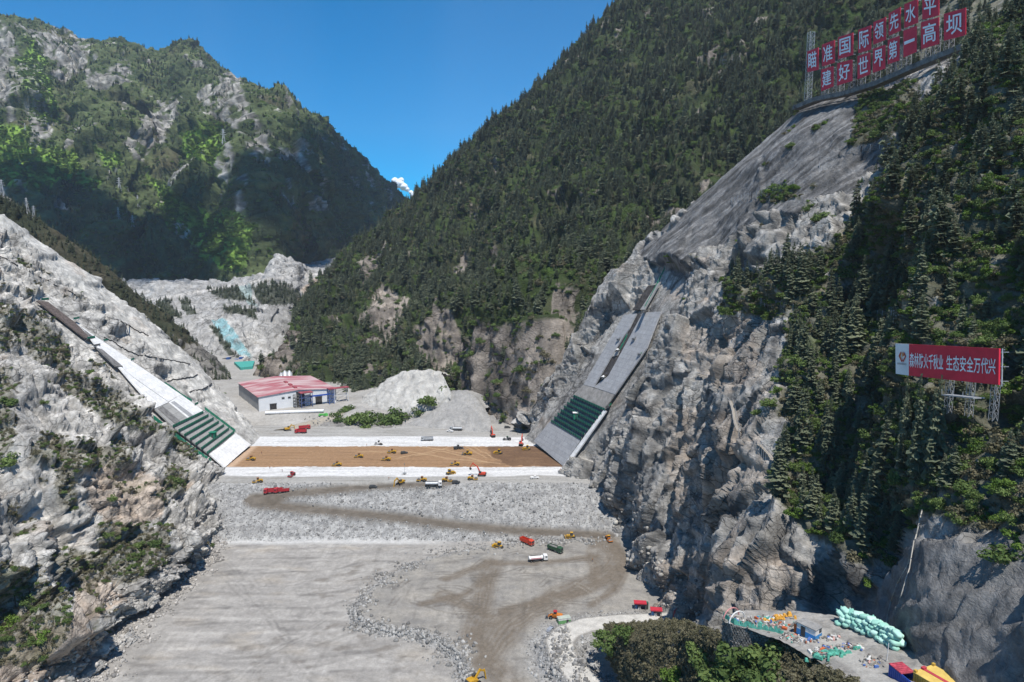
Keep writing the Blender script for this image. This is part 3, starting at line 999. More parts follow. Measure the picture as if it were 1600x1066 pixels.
def dam_height(X, Y):
    P = np.stack([X, Y, np.zeros_like(X)], -1)
    w = noise(P, 24, 201) * 1.6 + noise(P, 6, 202) * .6
    h = 20 * np.clip((Y + w - 346) / 35.0, 0, 1)
    slope = ((Y + w > 346) & (Y + w < 381)).astype(float)
    d, _ = polydist(X, Y, LIFT + LIFT[:1])
    ins = inpoly(X, Y, LIFT)
    sgn = np.where(ins, d, -d) + noise(P, 5, 203) * .9
    lift = sstep(-2.4, 1.0, sgn)
    h = h + 2.4 * lift * (1 - np.clip((Y - 346) / 6, 0, 1))
    edge = np.exp(-((sgn + .7) / 2.2) ** 2) * (Y < 346)
    # haul road
    hp = np.array(HAUL)
    best = np.full(X.shape, 1e9); zr = np.zeros(X.shape)
    for a, b in zip(hp[:-1], hp[1:]):
        dx, dy = b[0] - a[0], b[1] - a[1]
        t = np.clip(((X - a[0]) * dx + (Y - a[1]) * dy) / (dx * dx + dy * dy + 1e-9), 0, 1)
        dd = np.hypot(X - a[0] - t * dx, Y - a[1] - t * dy)
        m = dd < best
        best = np.where(m, dd, best); zr = np.where(m, a[2] + t * (b[2] - a[2]), zr)
    rw = 1 - sstep(3.2, 4.6, best)
    h = h * (1 - rw) + zr * rw
    lp = np.array(LOWROAD)
    bl, _ = polydist(X, Y, [tuple(p[:2]) for p in lp])
    lr = 1 - sstep(4.8, 9.5, bl)
    h = h * (1 - lr) + 6.0 * lr
    bern = np.exp(-((bl - 6.0) / 1.2) ** 2)
    rub = np.clip(slope * (1 - rw) + edge * .9 + sstep(4.6, 6.5, bl) * (1 - sstep(9, 16, bl)) * .8, 0, 1)
    return h, dict(slope=slope, lift=lift, edge=edge, road=rw, low=lr, rub=rub, bl=bl, w=w, haul=best)


def dam():
    nx, ny = int((DX1 - DX0) / DSTEP) + 1, int((DY1 - DY0) / DSTEP) + 1
    X, Y = np.meshgrid(np.linspace(DX0, DX1, nx), np.linspace(DY0, DY1, ny))
    h, k = dam_height(X, Y)
    P = np.stack([X, Y, h], -1)
    f, _, r = facets(P, 1.7, 211, (1, 1, 1), .6)
    h = h + k['rub'] * (f * .9 + noise(P, 4, 212) * .3) + (1 - k['rub']) * (noise(P, 9, 213) * .18 + noise(P, 2.6, 214) * .06)
    toe = sstep(-163, -172, X) * 0
    P = np.stack([X, Y, h], -1)
    sh = Sheet.__new__(Sheet)
    sh.P = P; sh.renorm()
    px, py = sh.px, sh.py
    n = lambda sx, sy, s, o=4: fbm(np.stack([X / sx, Y / sy, h * 0], -1), 1.0, o, s)
    base = mixc(np.array([.235, .222, .205]), np.array([.37, .352, .325]), np.clip(.5 + 1.0 * n(15, 7, 221), 0, 1))
    base = mixc(base, np.array([.345, .305, .25]), sstep(.05, .6, n(24, 11, 222)) * .7)
    base = mixc(base, np.array([.155, .147, .138]), sstep(.1, .5, n(16, 6, 223)) * .7)
    base = mixc(base, np.array([.50, .495, .48]), sstep(.38, .62, n(26, 5, 224)) * .6)
    # the lift: browner, criss-crossed by wheel tracks
    lf = mixc(np.array([.20, .192, .18]), np.array([.31, .288, .252]), np.clip(.5 + 1.0 * n(12, 8, 225), 0, 1))
    lf = mixc(lf, np.array([.14, .13, .118]), sstep(.05, .5, n(20, 7, 226)) * .65)
    lf = mixc(lf, np.array([.45, .42, .36]), sstep(.3, .6, n(14, 8, 227)) * .5)
    c = mixc(base, lf, k['lift'])
    brown = np.array([.150, .126, .100])
    tr = [([(830, 1100), (790, 1060), (757, 1030), (738, 998), (748, 950), (762, 905), (768, 880)], 6.5), ([(757, 1030), (800, 975), (880, 930), (940, 900), (962, 872), (945, 842)], 7.5),
          ([(738, 998), (800, 950), (900, 925), (960, 905), (978, 880), (960, 850)], 4), ([(700, 905), (760, 880), (850, 880), (930, 870)], 3.5), ([(690, 930), (760, 960), (850, 940)], 4),
          ([(768, 900), (720, 930), (660, 945)], 3), ([(930, 842), (925, 870), (932, 905)], 3.5), ([(945, 842), (978, 862), (975, 905), (930, 945)], 3)]
    for line, wd in tr:
        dd, _ = polydist(X + 2.5 * noise(P, 14, 231), Y + 2.5 * noise(P, 14, 232), pz(line, 2.4))
        rip = .55 + .45 * np.sin(dd * 3.4 + 3 * noise(P, 10, 233))
        c = mixc(c, brown, sstep(wd * 1.25, wd * .35, dd) * (.62 + .35 * rip) * sstep(-.9, .3, noise(P, 5, 234) + .3))
    rr = random.Random(5)
    for i in range(34):
        x0, y0 = rr.uniform(640, 930), rr.uniform(862, 985)
        L_, a_, k_ = rr.uniform(25, 70), rr.uniform(-.5, .5) + (1.4 if i % 5 == 0 else 0), rr.uniform(-.02, .02)
        pl = [(x0 + L_ * t * math.cos(a_ + k_ * L_ * t), y0 + .42 * L_ * t * math.sin(a_ + k_ * L_ * t)) for t in (-1, -.6, -.2, .2, .6, 1)]
        dd, _ = polydist(X, Y, pz(pl, 2.4))
        rut = np.maximum(sstep(.55, .25, np.abs(dd - 1.15)), 0) * sstep(-.4, .3, noise(P, 9, 300 + i)) * k['lift']
        c = mixc(c, np.array([.12, .105, .088]) if i % 4 else np.array([.36, .34, .30]), rut * (.6 if i % 4 else .3))
    # faint long wheel marks on the lower left
    for i in range(16):
        y0 = 860 + i * 13
        x0 = 330 - i * 12
        dd, _ = polydist(X, Y + 1.2 * noise(P, 30, 240 + i), pz([(x0 + 40, y0), (x0 + 200 + 9 * i, y0 - 8 + (i % 3) * 7), (560, y0 - 4 - (i % 4) * 5)], 0))
        c = mixc(c, c * (.74 if i % 2 else 1.18), sstep(1.5, .5, dd) * sstep(-.5, .4, noise(P, 12, 260 + i)) * (1 - k['lift']))
    st2 = n(3.2, 26, 275)
    c = mixc(c, c * .74, sstep(.08, .5, st2) * .6)
    c = mixc(c, np.clip(c * 1.3, 0, .6), sstep(.12, .5, -st2) * .5)
    blo = blot(sh, [[(560, 950), (640, 930), (690, 1000), (650, 1066), (480, 1000)], [(480, 900), (620, 880), (640, 905), (500, 930)], [(380, 1010), (470, 990), (500, 1040), (400, 1080)]], 30, 14, 271)
    c = mixc(c, np.array([.165, .148, .128]), blo * sstep(-.05, .4, n(9, 5, 272)) * .75 * (1 - k['lift']))
    for i in range(10):
        dd, _ = polydist(X + 4 * noise(P, 22, 280 + i), Y, pz([(300 + i * 26, 860 + i * 9), (380 + i * 18, 930 + i * 4), (520 - i * 22, 1066)], 0))
        c = mixc(c, c * .8, np.maximum(sstep(.5, .2, np.abs(dd - 1.1)), 0) * sstep(-.2, .4, noise(P, 16, 290 + i)) * (1 - k['lift']))
    # rockfill
    rub = np.clip(k['rub'], 0, 1)
    rc = mixc(np.array([.19, .188, .185]), np.array([.42, .415, .40]), np.clip(r * .8 + .25 * n(18, 6, 235), 0, 1))
    rc = mixc(rc, np.array([.16, .155, .15]), sstep(.0, .6, n(30, 7, 236)) * .5)
    c = mixc(c, rc, rub)
    # pale strip along the foot of the slope
    c = mixc(c, np.array([.50, .495, .48]), np.exp(-((Y + k['w'] - 344.5) / 2.6) ** 2) * (1 - sstep(-60, -20, X)) * .8)
    c = mixc(c, mixc(brown * .62, np.array([.155, .135, .112]), np.clip(.5 + n(6, 6, 237), 0, 1)), k['road'] * .95)
    c = mixc(c, np.array([.50, .48, .44]) * (.95 + .14 * noise(P, 3, 238))[..., None], (1 - sstep(4.0, 5.2, k['bl'])) * .95)
    c = mixc(c, np.array([.15, .14, .13]), np.exp(-((k['bl'] - 5.3) / .5) ** 2) * .5)
    # crest
    crest = sstep(-1, 1, Y + k['w'] - 381)
    cg = mixc(np.array([.26, .25, .23]), np.array([.37, .36, .34]), np.clip(.5 + 1.1 * n(34, 4, 241), 0, 1))
    cg = mixc(cg, np.array([.20, .175, .15]), sstep(.1, .6, n(40, 4, 242)) * .6)
    c = mixc(c, cg, crest * (1 - k['road'] * .7))
    wob = 1.2 * noise(P, 26, 243)
    filt = np.clip(sstep(392.0, 394.5, Y + wob * 2) * sstep(484, 481, Y + wob * 2), 0, 1)
    fc = mixc(np.array([.46, .455, .445]), np.array([.62, .615, .605]), np.clip(.55 + 1.0 * n(40, 4, 244), 0, 1))
    fc = mixc(fc, np.array([.30, .29, .27]), sstep(.12, .5, n(26, 4, 245)) * .75)
    fc = mixc(fc, np.array([.40, .30, .21]), sstep(.35, .6, n(9, 5, 258)) * np.exp(-((Y - 410) / 5) ** 2) * .9)
    c = mixc(c, fc, filt)
    wob = wob + .7 * noise(P, 4, 252)
    cm = ((Y + wob > 411.2) & (Y + wob < 457.5))
    cc = mixc(np.array([.235, .142, .078]), np.array([.31, .195, .112]), np.clip(.5 + 1.0 * n(60, 3, 246), 0, 1))
    cc = mixc(cc, np.array([.19, .115, .066]), sstep(.1, .5, n(24, 6, 254)) * .6)
    cc = mixc(cc, np.array([.38, .26, .16]), sstep(.2, .5, n(30, 2, 256)) * .5)
    cc = cc * (1 + .07 * np.sin(Y * 2.9 + 1.5 * noise(P, 40, 260)) * sstep(-.4, .3, n(50, 5, 261)))[..., None]
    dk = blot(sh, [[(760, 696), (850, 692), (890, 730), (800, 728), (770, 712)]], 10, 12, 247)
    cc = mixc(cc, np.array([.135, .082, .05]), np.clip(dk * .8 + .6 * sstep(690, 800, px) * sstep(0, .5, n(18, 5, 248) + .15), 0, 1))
    for line, wd in [([(640, 696), (690, 702), (740, 712)], 1.2), ([(650, 712), (690, 705), (720, 712), (760, 722)], 1.2), ([(620, 716), (660, 708), (700, 700)], 1.2), ([(725, 696), (760, 716)], .9),
                     ([(735, 695), (775, 718)], .8), ([(560, 706), (640, 706), (700, 716), (780, 724)], 1.2)]:
        dd, _ = polydist(X + noise(P, 8, 249), Y + noise(P, 8, 250), pz(line, 20))
        c2 = sstep(wd, wd * .3, dd) * .6
        cc = mixc(cc, np.array([.42, .29, .17]), c2)
    endl = sstep(5, 1, np.abs(px - (357 + (730 - py) * 1.15)) * .4)
    cc = mixc(cc, np.array([.50, .36, .25]), endl * .7)
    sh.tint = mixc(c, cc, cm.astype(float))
    cm_f = cm[:-1, :-1]
    fm_f = (filt[:-1, :-1] > .5) & ~cm_f
    sh.k = k
    tag(sh.object("rockfill_ground", M_FILL, ~(cm_f | fm_f)), kind="structure")
    tag(sh.object("clay_core_ground", M_FILL, cm_f), kind="structure")
    tag(sh.object("filter_sand_ground", M_FILL, fm_f), kind="structure")
    return sh


# ------------------------------------------------------------------ valley floor behind the dam
def valley_floor():
    X, Y = np.meshgrid(np.linspace(-420, 130, 400), np.linspace(500, 1150, 420))
    P = np.stack([X, Y, X * 0], -1)
    back = 512 + 4 * noise(P, 30, 301)
    z = 19.2 + 8.0 * sstep(back, back + 24, Y) * sstep(-95, -130, X)
    z += 4.5 * sstep(back + 4, back + 26, Y) * sstep(-140, -100, X) * (1 + .5 * noise(P, 14, 302))
    z -= 12 * sstep(650, 760, Y)
    # a ramp climbing to the terrace
    rl = pz([(420, 668), (470, 660), (520, 652), (548, 646)], 24)
    d, t = polydist(X, Y, rl)
    rm = 1 - sstep(3, 5.5, d)
    z = z * (1 - rm) + (20 + 7 * t) * rm
    rough = sstep(-140, -100, X) * sstep(back, back + 8, Y) * sstep(back + 40, back + 20, Y)
    f, _, r = facets(P, 4, 303, (1, 1, 1), .8)
    z = z + f * 2.2 * rough + noise(P, 7, 304) * .4 + noise(P, 2.5, 305) * .12
    sh = Sheet.__new__(Sheet)
    sh.P = np.stack([X, Y, z], -1); sh.renorm()
    c = mixc(np.array([.27, .255, .23]), np.array([.39, .375, .35]), np.clip(.5 + fbm(P, 18, 4, 306), 0, 1))
    c = mixc(c, np.array([.22, .215, .21]), rough * r)
    c = mixc(c, np.array([.33, .29, .23]), rm * .9)
    c = mixc(c, np.array([.20, .195, .19]), np.exp(-((d - 5.2) / .8) ** 2) * .7)
    sh.tint = c
    tag(sh.object("valley_ground", M_FILL), kind="structure")
    return sh


# ------------------------------------------------------------------ near terrace with the site road, and the scrubby hillside below it
TERR = [(1095, 962, 146), (1128, 962, 143.5), (1180, 968, 140), (1240, 972, 136), (1300, 985, 130), (1350, 1010, 124), (1400, 1030, 118), (1480, 1040, 112), (1600, 1060, 106)]


def terrace_z(x, y):
    return np.interp(y, [60, 105, 118, 128, 140, 160], [86, 82, 80, 77.5, 76, 75])


def terrace():
    rows = []
    # columns run along the terrace from its prow (u=0) back to the camera's right; rows from the far-side foot over the platform to the rock
    prow = [(900, 985, 262), (985, 978, 262), (1060, 985, 235), (1105, 1010, 190)]
    ctrl = []
    low = [(940, 1000, 250), (962, 1056, 226), (1016, 1120, 196), (1040, 1200, 170), (1140, 1290, 135), (1260, 1400, 105)]
    mid1 = [(948, 990, 250), (982, 1034, 212), (1034, 1080, 176), (1090, 1120, 152), (1180, 1170, 126), (1300, 1260, 98)]
    mid2 = [(950, 977, 254), (1010, 1000, 203), (1078, 1028, 168), (1150, 1056, 141), (1232, 1094, 119), (1340, 1174, 94)]
    edge = [(1010, 975, 252), (1068, 975, 190), (1133, 996, 147), (1222, 1008, 133), (1300, 1042, 119.5), (1390, 1114, 103.5)]
    ctrl = [[at(*p) for p in r] for r in (low, mid1, mid2, edge)]
    sh = Sheet(ctrl, 260, 340)
    P = sh.P
    f, _, _ = facets(P, 6, 311, (1, 1, 1), .8)
    sh.push(fbm(P, 26, 4, 312) * 2.2 + f * .9)
    P = sh.P
    c = mixc(DRY * .8, DRY * 1.3, np.clip(.5 + 1.1 * fbm(P, 9, 4, 313), 0, 1))
    rk = sstep(.15, .32, fbm(P, 11, 4, 314))
    c = mixc(c, np.array([.30, .285, .265]), rk * .85)
    c = mixc(c, np.array([.40, .385, .35]), sstep(9, 3, polydist(sh.px, sh.py, [(905, 978), (908, 1000), (925, 1035), (965, 1075)])[0]) * .7)
    sh.tint = c
    sh.rock = rk
    tag(sh.object("scrub_hillside", M_ROCK), kind="structure")
    # the platform
    zf = lambda p: at(*p)
    out = [(1132, 972), (1180, 985), (1225, 1002), (1262, 1020), (1300, 1040), (1335, 1064), (1375, 1100), (1420, 1150)]
    inn = [(1128, 961), (1190, 958), (1262, 962), (1330, 976), (1400, 1000), (1470, 1024), (1560, 1052), (1700, 1100)]
    zz = [75, 75.6, 76.4, 77.4, 78.6, 80, 82, 84]
    rows = []
    for v in np.linspace(-.06, 1.14, 8):
        rows.append([on_z(o[0] * (1 - v) + i[0] * v, o[1] * (1 - v) + i[1] * v, z) for o, i, z in zip(out, inn, zz)])
    pl = Sheet(rows, 160, 420)
    P = pl.P
    road = [(1262, 985), (1300, 1008), (1340, 1032), (1372, 1062), (1400, 1095)]
    d, _ = polydist(pl.px, pl.py, road)
    rw = sstep(20, 12, d + 3 * noise(P, 4, 321))
    pl.push((fbm(P, 5, 3, 322) * .5 + noise(P, 1.2, 323) * .2) * (1 - rw) - .0)
    c = mixc(np.array([.20, .19, .175]), np.array([.34, .325, .30]), np.clip(.5 + fbm(pl.P, 5, 4, 324), 0, 1))
    c = mixc(c, np.array([.37, .355, .325]) * (.95 + .12 * noise(P, 2, 325))[..., None], rw)
    pl.tint = c
    tag(pl.object("site_road", M_FILL), kind="structure")
    return sh, pl


# ------------------------------------------------------------------ the ground under it all, out past the mountains
def base_ground():
    X, Y = np.meshgrid(np.linspace(-9000, 9000, 60), np.linspace(-9000, 12000, 60))
    sh = Sheet.__new__(Sheet)
    sh.P = np.stack([X, Y, X * 0 - 45], -1); sh.renorm()
    sh.tint = np.ones(sh.P.shape) * np.array([.10, .11, .06])
    tag(sh.object("ground", M_FAR), kind="structure")


base_ground()
LB = left_bank()
RB = right_bank()
FM = forest_mountain()
FA = far_mountain()
LS = left_spur()
QH = quarry_hill()
DAM = dam()
VF = valley_floor()
TE, PL = terrace()
# ================================================================== PLANTS
M_CONIFER = foliage_mat("conifer_needles", (.080, .102, .066), (.225, .25, .16), .28)
M_LEAF = foliage_mat("green_leaves", (.055, .095, .028), (.17, .235, .075), .25)
M_SCRUB = foliage_mat("dry_scrub", (.075, .076, .040), (.215, .195, .125), .2)
M_BRIGHT = foliage_mat("fresh_leaves", (.06, .11, .02), (.16, .25, .05), .25)
M_BARK = paint((.13, .105, .08), .95, .1, 0, .2, 3)


def conifer_mesh(name, seed, spread=.21, layers=24, sparse=0.0, droop=.35, flat=.0):
    r = np.random.default_rng(seed)
    V, F, SH = [], [], []

    def quad(a, b, c, d, s):
        k = len(V)
        V.extend([a, b, c, d]); F.append((k, k + 1, k + 2, k + 3)); SH.append(s)
    lean = r.uniform(-.03, .03, 2)
    for L in range(layers):
        z = .10 + .88 * (L / (layers - 1)) ** .92
        prof = (1 - z) ** .75 * (.55 + .45 * min(1, (z - .05) / .22)) + .03
        rad = spread * prof * r.uniform(.72, 1.22)
        nb = int(r.integers(6, 9)) if z < .85 else 5
        a0 = r.uniform(0, 6.28)
        for b in range(nb):
            if r.random() < sparse:
                continue
            a = a0 + 6.283 * b / nb + r.uniform(-.3, .3)
            R = rad * r.uniform(.6, 1.25)
            dz = -droop * R * r.uniform(.4, 1.3) + (.04 * (z > .8))
            dx, dy = math.cos(a), math.sin(a)
            c0 = np.array([lean[0] * z, lean[1] * z, z + r.uniform(-.012, .012)])
            tip = c0 + np.array([dx * R, dy * R, dz])
            side = np.array([-dy, dx, 0])
            s = r.random()
            for t0, t1, w in ((.05, .55, .30), (.4, 1.0, .34)):
                pa, pb = c0 + (tip - c0) * t0, c0 + (tip - c0) * t1
                m = (pa + pb) / 2
                wd = R * w * r.uniform(.8, 1.3) + .006
                up = np.array([0, 0, r.uniform(-.012, .012)])
                quad(pa, m + side * wd + up, pb, m - side * wd - up, s * .6 + .4 * r.random())
            m = c0 + (tip - c0) * r.uniform(.5, .9)
            hh = R * r.uniform(.16, .32) + .006
            quad(m - np.array([dx, dy, 0]) * hh, m + side * hh * .5 + np.array([0, 0, -hh]), m + np.array([dx, dy, -.3]) * hh, m + np.array([0, 0, hh * .7]), s * .6 + .4 * r.random())
    return mesh_np(name, np.array(V), np.array(F), [M_CONIFER], shade=SH)


def bush_mesh(name, seed, mat, n=420, leaf=.13, blobs=7, squash=.8):
    r = np.random.default_rng(seed)
    cs = [np.array([r.normal(0, .42), r.normal(0, .42), abs(r.normal(.35, .28)) * squash]) for _ in range(blobs)] + [np.array([0, 0, .35])]
    rs = [r.uniform(.28, .52) for _ in cs]
    V, F, SH = [], [], []
    for i in range(n):
        k = int(r.integers(len(cs)))
        d = r.normal(size=3); d /= np.linalg.norm(d)
        p = cs[k] + d * rs[k] * r.uniform(.55, 1.05) * np.array([1, 1, squash])
        if p[2] < -.05: p[2] = abs(p[2]) * .5
        nrm = d + r.normal(size=3) * .6; nrm /= np.linalg.norm(nrm)
        u = np.cross(nrm, r.normal(size=3)); u /= np.linalg.norm(u); v = np.cross(nrm, u)
        s = leaf * r.uniform(.6, 1.35)
        k0 = len(V)
        V.extend([p - u * s, p - v * s * .6 + nrm * s * .2, p + u * s, p + v * s * .6 + nrm * s * .2])
        F.append((k0, k0 + 1, k0 + 2, k0 + 3)); SH.append(np.clip(.5 + .25 * (k % 3 - 1) + r.normal(0, .18), 0, 1))
    return mesh_np(name, np.array(V), np.array(F), [mat], shade=SH)


def trunk_mesh(name, h=.9, r=.014, seed=0):
    b = MB()
    b.tube((0, 0, -.06), (0, 0, h * .5), r, r * .7, 6)
    b.tube((0, 0, h * .5), (.004, .004, h), r * .7, r * .15, 6)
    rr = random.Random(seed)
    for i in range(6):
        z = rr.uniform(.12, .5); a = rr.uniform(0, 6.28); L = rr.uniform(.06, .12)
        b.tube((0, 0, z), (L * math.cos(a), L * math.sin(a), z + .01), r * .3, r * .1, 4)
    me = bpy.data.meshes.new(name); me.from_pydata(b.v, [], b.f); me.materials.append(M_BARK)
    return me


def stems_mesh(name, seed):
    b = MB(); rr = random.Random(seed)
    for i in range(6):
        a = rr.uniform(0, 6.28); L = rr.uniform(.25, .5)
        b.tube((0, 0, -.12), (L * math.cos(a), L * math.sin(a), rr.uniform(.35, .6)), .03, .01, 5)
    me = bpy.data.meshes.new(name); me.from_pydata(b.v, [], b.f); me.materials.append(M_BARK)
    return me


# where each slope sheet hides another: nearest depth per 2-pixel cell
ZB = np.full((560, 840), 1e9)
for sh in (LB, RB, FM, LS, TE, PL, DAM, QH):
    ok = (sh.px > -40) & (sh.px < 1640) & (sh.py > -27) & (sh.py < 1093) & (sh.d > 30)
    ix, iy = ((sh.px[ok] + 40) / 2).astype(int), ((sh.py[ok] + 27) / 2).astype(int)
    np.minimum.at(ZB, (iy, ix), sh.d[ok])
ZB = np.minimum.reduce([np.roll(np.roll(ZB, a, 0), b, 1) for a in (-1, 0, 1) for b in (-1, 0, 1)])


def seen(px, py, d, slack=14):
    ix = np.clip(((px + 40) / 2).astype(int), 0, 839); iy = np.clip(((py + 27) / 2).astype(int), 0, 559)
    return (d < ZB[iy, ix] + slack) & (px > -20) & (px < 1620) & (py > -20) & (py < 1086)


def scatter(sh, w, n, space, rng=RNG, margin=60, face=-.25):
    """Points on a sheet, with weight w per cell, at least about `space` metres apart."""
    W = w * sh.area * (sh.px > -margin) * (sh.px < 1600 + margin) * (sh.py > -margin) * (sh.py < 1066 + margin) * (sh.face > face)
    W = W[:-1, :-1].ravel()
    s = W.sum()
    if s <= 0:
        return np.zeros((0, 3))
    k = rng.choice(len(W), size=int(n * 1.6), p=W / s)
    nu = sh.P.shape[1] - 1
    i, j = k // nu, k % nu
    a, b = rng.random(len(k))[:, None], rng.random(len(k))[:, None]
    P = sh.P
    pts = P[i, j] * (1 - a) * (1 - b) + P[i + 1, j] * a * (1 - b) + P[i, j + 1] * (1 - a) * b + P[i + 1, j + 1] * a * b
    keys, out = set(), []
    for p in pts:
        q = (int(p[0] // space), int(p[1] // space), int(p[2] // space))
        if q in keys:
            continue
        keys.add(q); out.append(p)
        if len(out) >= n:
            break
    return np.array(out)


def gn_scatter(name, pts, scl, sources, label, cat, seed=0, wide=1.0, tilt=.06):
    """One uncountable mass: instances of plant crowns that stand in the scene, on points."""
    n = len(pts)
    r = np.random.default_rng(seed)
    me = bpy.data.meshes.new(name)
    me.vertices.add(n); me.vertices.foreach_set("co", np.ascontiguousarray(pts, np.float32).ravel())
    for nm, dat in (("scl", np.stack([scl * wide * r.uniform(.8, 1.25, n), scl * wide * r.uniform(.8, 1.25, n), scl], -1)),
                    ("rot", np.stack([r.normal(0, tilt, n), r.normal(0, tilt, n), r.uniform(0, 6.28, n)], -1))):
        a = me.attributes.new(nm, 'FLOAT_VECTOR', 'POINT'); a.data.foreach_set("vector", np.ascontiguousarray(dat, np.float32).ravel())
    a = me.attributes.new("pick", 'INT', 'POINT'); a.data.foreach_set("value", r.integers(0, len(sources), n).astype(np.int32))
    o = link(name, me)
    g = bpy.data.node_groups.new(name, 'GeometryNodeTree')
    g.interface.new_socket("Geometry", in_out='INPUT', socket_type='NodeSocketGeometry')
    g.interface.new_socket("Geometry", in_out='OUTPUT', socket_type='NodeSocketGeometry')
    N, L = g.nodes, g.links
    gi, go = N.new("NodeGroupInput"), N.new("NodeGroupOutput")
    ip = N.new("GeometryNodeInstanceOnPoints"); ip.inputs["Pick Instance"].default_value = True
    jn = N.new("GeometryNodeJoinGeometry")
    for s in sources:
        oi = N.new("GeometryNodeObjectInfo"); oi.transform_space = 'ORIGINAL'
        oi.inputs["Object"].default_value = s; oi.inputs["As Instance"].default_value = True
        L.new(oi.outputs["Geometry"], jn.inputs[0])

    def attr(nm, ty):
        a_ = N.new("GeometryNodeInputNamedAttribute"); a_.data_type = ty; a_.inputs[0].default_value = nm
        return a_.outputs[0]
    L.new(gi.outputs[0], ip.inputs["Points"]); L.new(jn.outputs[0], ip.inputs["Instance"])
    L.new(attr("pick", 'INT'), ip.inputs["Instance Index"])
    L.new(attr("scl", 'FLOAT_VECTOR'), ip.inputs["Scale"])
    e2r = N.new("FunctionNodeEulerToRotation"); L.new(attr("rot", 'FLOAT_VECTOR'), e2r.inputs[0]); L.new(e2r.outputs[0], ip.inputs["Rotation"])
    L.new(ip.outputs[0], go.inputs[0])
    o.modifiers.new("scatter", 'NODES').node_group = g
    return tag(o, label, cat, kind="stuff")


# ---- one of each kind, with its parts
def plant(kind, crown_me, trunk_me, trunk_name):
    t = empty(kind, (0, 0, 0))
    link("crown", crown_me, t); link(trunk_name, trunk_me, t)
    return t


CON = [conifer_mesh("conifer_crown_%d" % i, 900 + i, sp, ly, spa, dr) for i, (sp, ly, spa, dr) in
       enumerate([(.20, 26, .05, .35), (.25, 22, .14, .28), (.17, 28, .08, .45), (.29, 18, .30, .15)])]
TRK = [trunk_mesh("conifer_trunk_%d" % i, .93, .013, i) for i in range(4)]
BUSH = [bush_mesh("bush_crown_%d" % i, 950 + i, M_LEAF, 760, .10, 8) for i in range(2)] + [bush_mesh("bush_crown_2", 960, M_BRIGHT, 700, .10, 7)]
SCRUB = [bush_mesh("scrub_crown_%d" % i, 970 + i, M_SCRUB, 260, .12, 6, .6) for i in range(3)]
STM = stems_mesh("bush_stems", 3)

LAND = [(1480, 570, "the red fire-warning billboard"), (1300, 95, "the lower red slogan panels"), (1480, 60, "the big red slogan panels"), (1350, 487, "the grey rockfall net"), (1412, 890, "the two leaning poles"),
        (1165, 640, "the cliff walkway"), (1250, 330, "the bare streaked rock"), (1550, 250, "the shaded upper gully"), (1240, 760, "the cracked cliff foot"), (1560, 770, "the pale boulder wall"),
        (1180, 460, "the grassy ledge"), (1120, 330, "the upper net fence")]


def where(px, py):
    k = min(LAND, key=lambda q: math.hypot(px - q[0], py - q[1]))
    dx, dy = px - k[0], py - k[1]
    r = math.hypot(dx, dy)
    near = "close " if r < 70 else ("" if r < 130 else "well ")
    if abs(dy) > abs(dx) * .8:
        rel = near + ("above " if dy < 0 else "below ")
    else:
        rel = ("right beside " if r < 70 else "") + ("on the dam side of " if dx < 0 else "on the hill side of ")
    return rel + k[2]


def words_cap(s):
    return " ".join(s.split()[:16])


# ---- conifers of the right bank: the nearest ones are trees of their own
w = (RB.forest > 0) * (RB.veg > .3) * (RB.skirt < .2) * 1.0 * (1 + 1.2 * (fbm(RB.P, 22, 3, 401) > 0))
w *= 1 - .93 * inpoly(RB.px, RB.py, [(1390, 545), (1600, 535), (1600, 625), (1390, 625)])
w *= 1 - .85 * inpoly(RB.px, RB.py, [(1415, 780), (1640, 760), (1640, 1100), (1380, 1100)])
w *= np.where(fbm(RB.P, 15, 3, 405) > -.12, 1, .08)
pts = scatter(RB, w, 720, 2.7)
px, py, dd = proj(pts)
hs = np.clip(RNG.lognormal(2.2, .33, len(pts)), 4.5, 17) * np.where(RNG.random(len(pts)) < .15, 1.25, 1)
hs = np.where((px > 1390) & (px < 1600) & (py > 600) & (py < 720), np.minimum(hs, 5 + (py - 600) * .07), hs)
vis = seen(px, py, dd, 6)
order = np.argsort(-(hs / dd) * np.where(vis, 1, .01))
indiv, rest = order[:290], order[290:]
protos = []
NM = ["conifer_tree"] * 4
for i in range(4):
    protos.append(plant("conifer_tree", CON[i], TRK[i], "trunk"))
first = [True] * 4
LOOK = ["dense grey-green", "broad layered", "slim dark", "thin open-branched"]
for q, k in enumerate(indiv):
    v = int(RNG.choice(4, p=[.38, .27, .25, .10]))
    o = protos[v] if first[v] else copy_tree(protos[v])
    first[v] = False
    o.location = pts[k] - np.array([0, 0, .3])
    s = hs[k]
    o.scale = (s * RNG.uniform(.9, 1.2), s * RNG.uniform(.9, 1.2), s)
    o.rotation_euler = (0, 0, RNG.uniform(0, 6.28))
    size = "tall" if s > 14 else ("mid-sized" if s > 10 else "small")
    lab = words_cap("%s %s conifer %s" % (size, LOOK[v], where(px[k], py[k] - .4 * s * FPX / dd[k])))
    tag(o, lab, "tree", lab)
CROWNS = [[c for c in p.children if c.name.startswith("crown")][0] for p in protos]

# ---- leafy bushes: each of the large ones on its own
bprotos = [plant("leafy_bush", b, STM, "stems") for b in BUSH]
sprotos = [plant("dry_shrub", b, STM, "stems") for b in SCRUB]
BCROWN = [[c for c in p.children if c.name.startswith("crown")][0] for p in bprotos]
SCROWN = [[c for c in p.children if c.name.startswith("crown")][0] for p in sprotos]
bfirst = [True] * 3
sfirst = [True] * 3


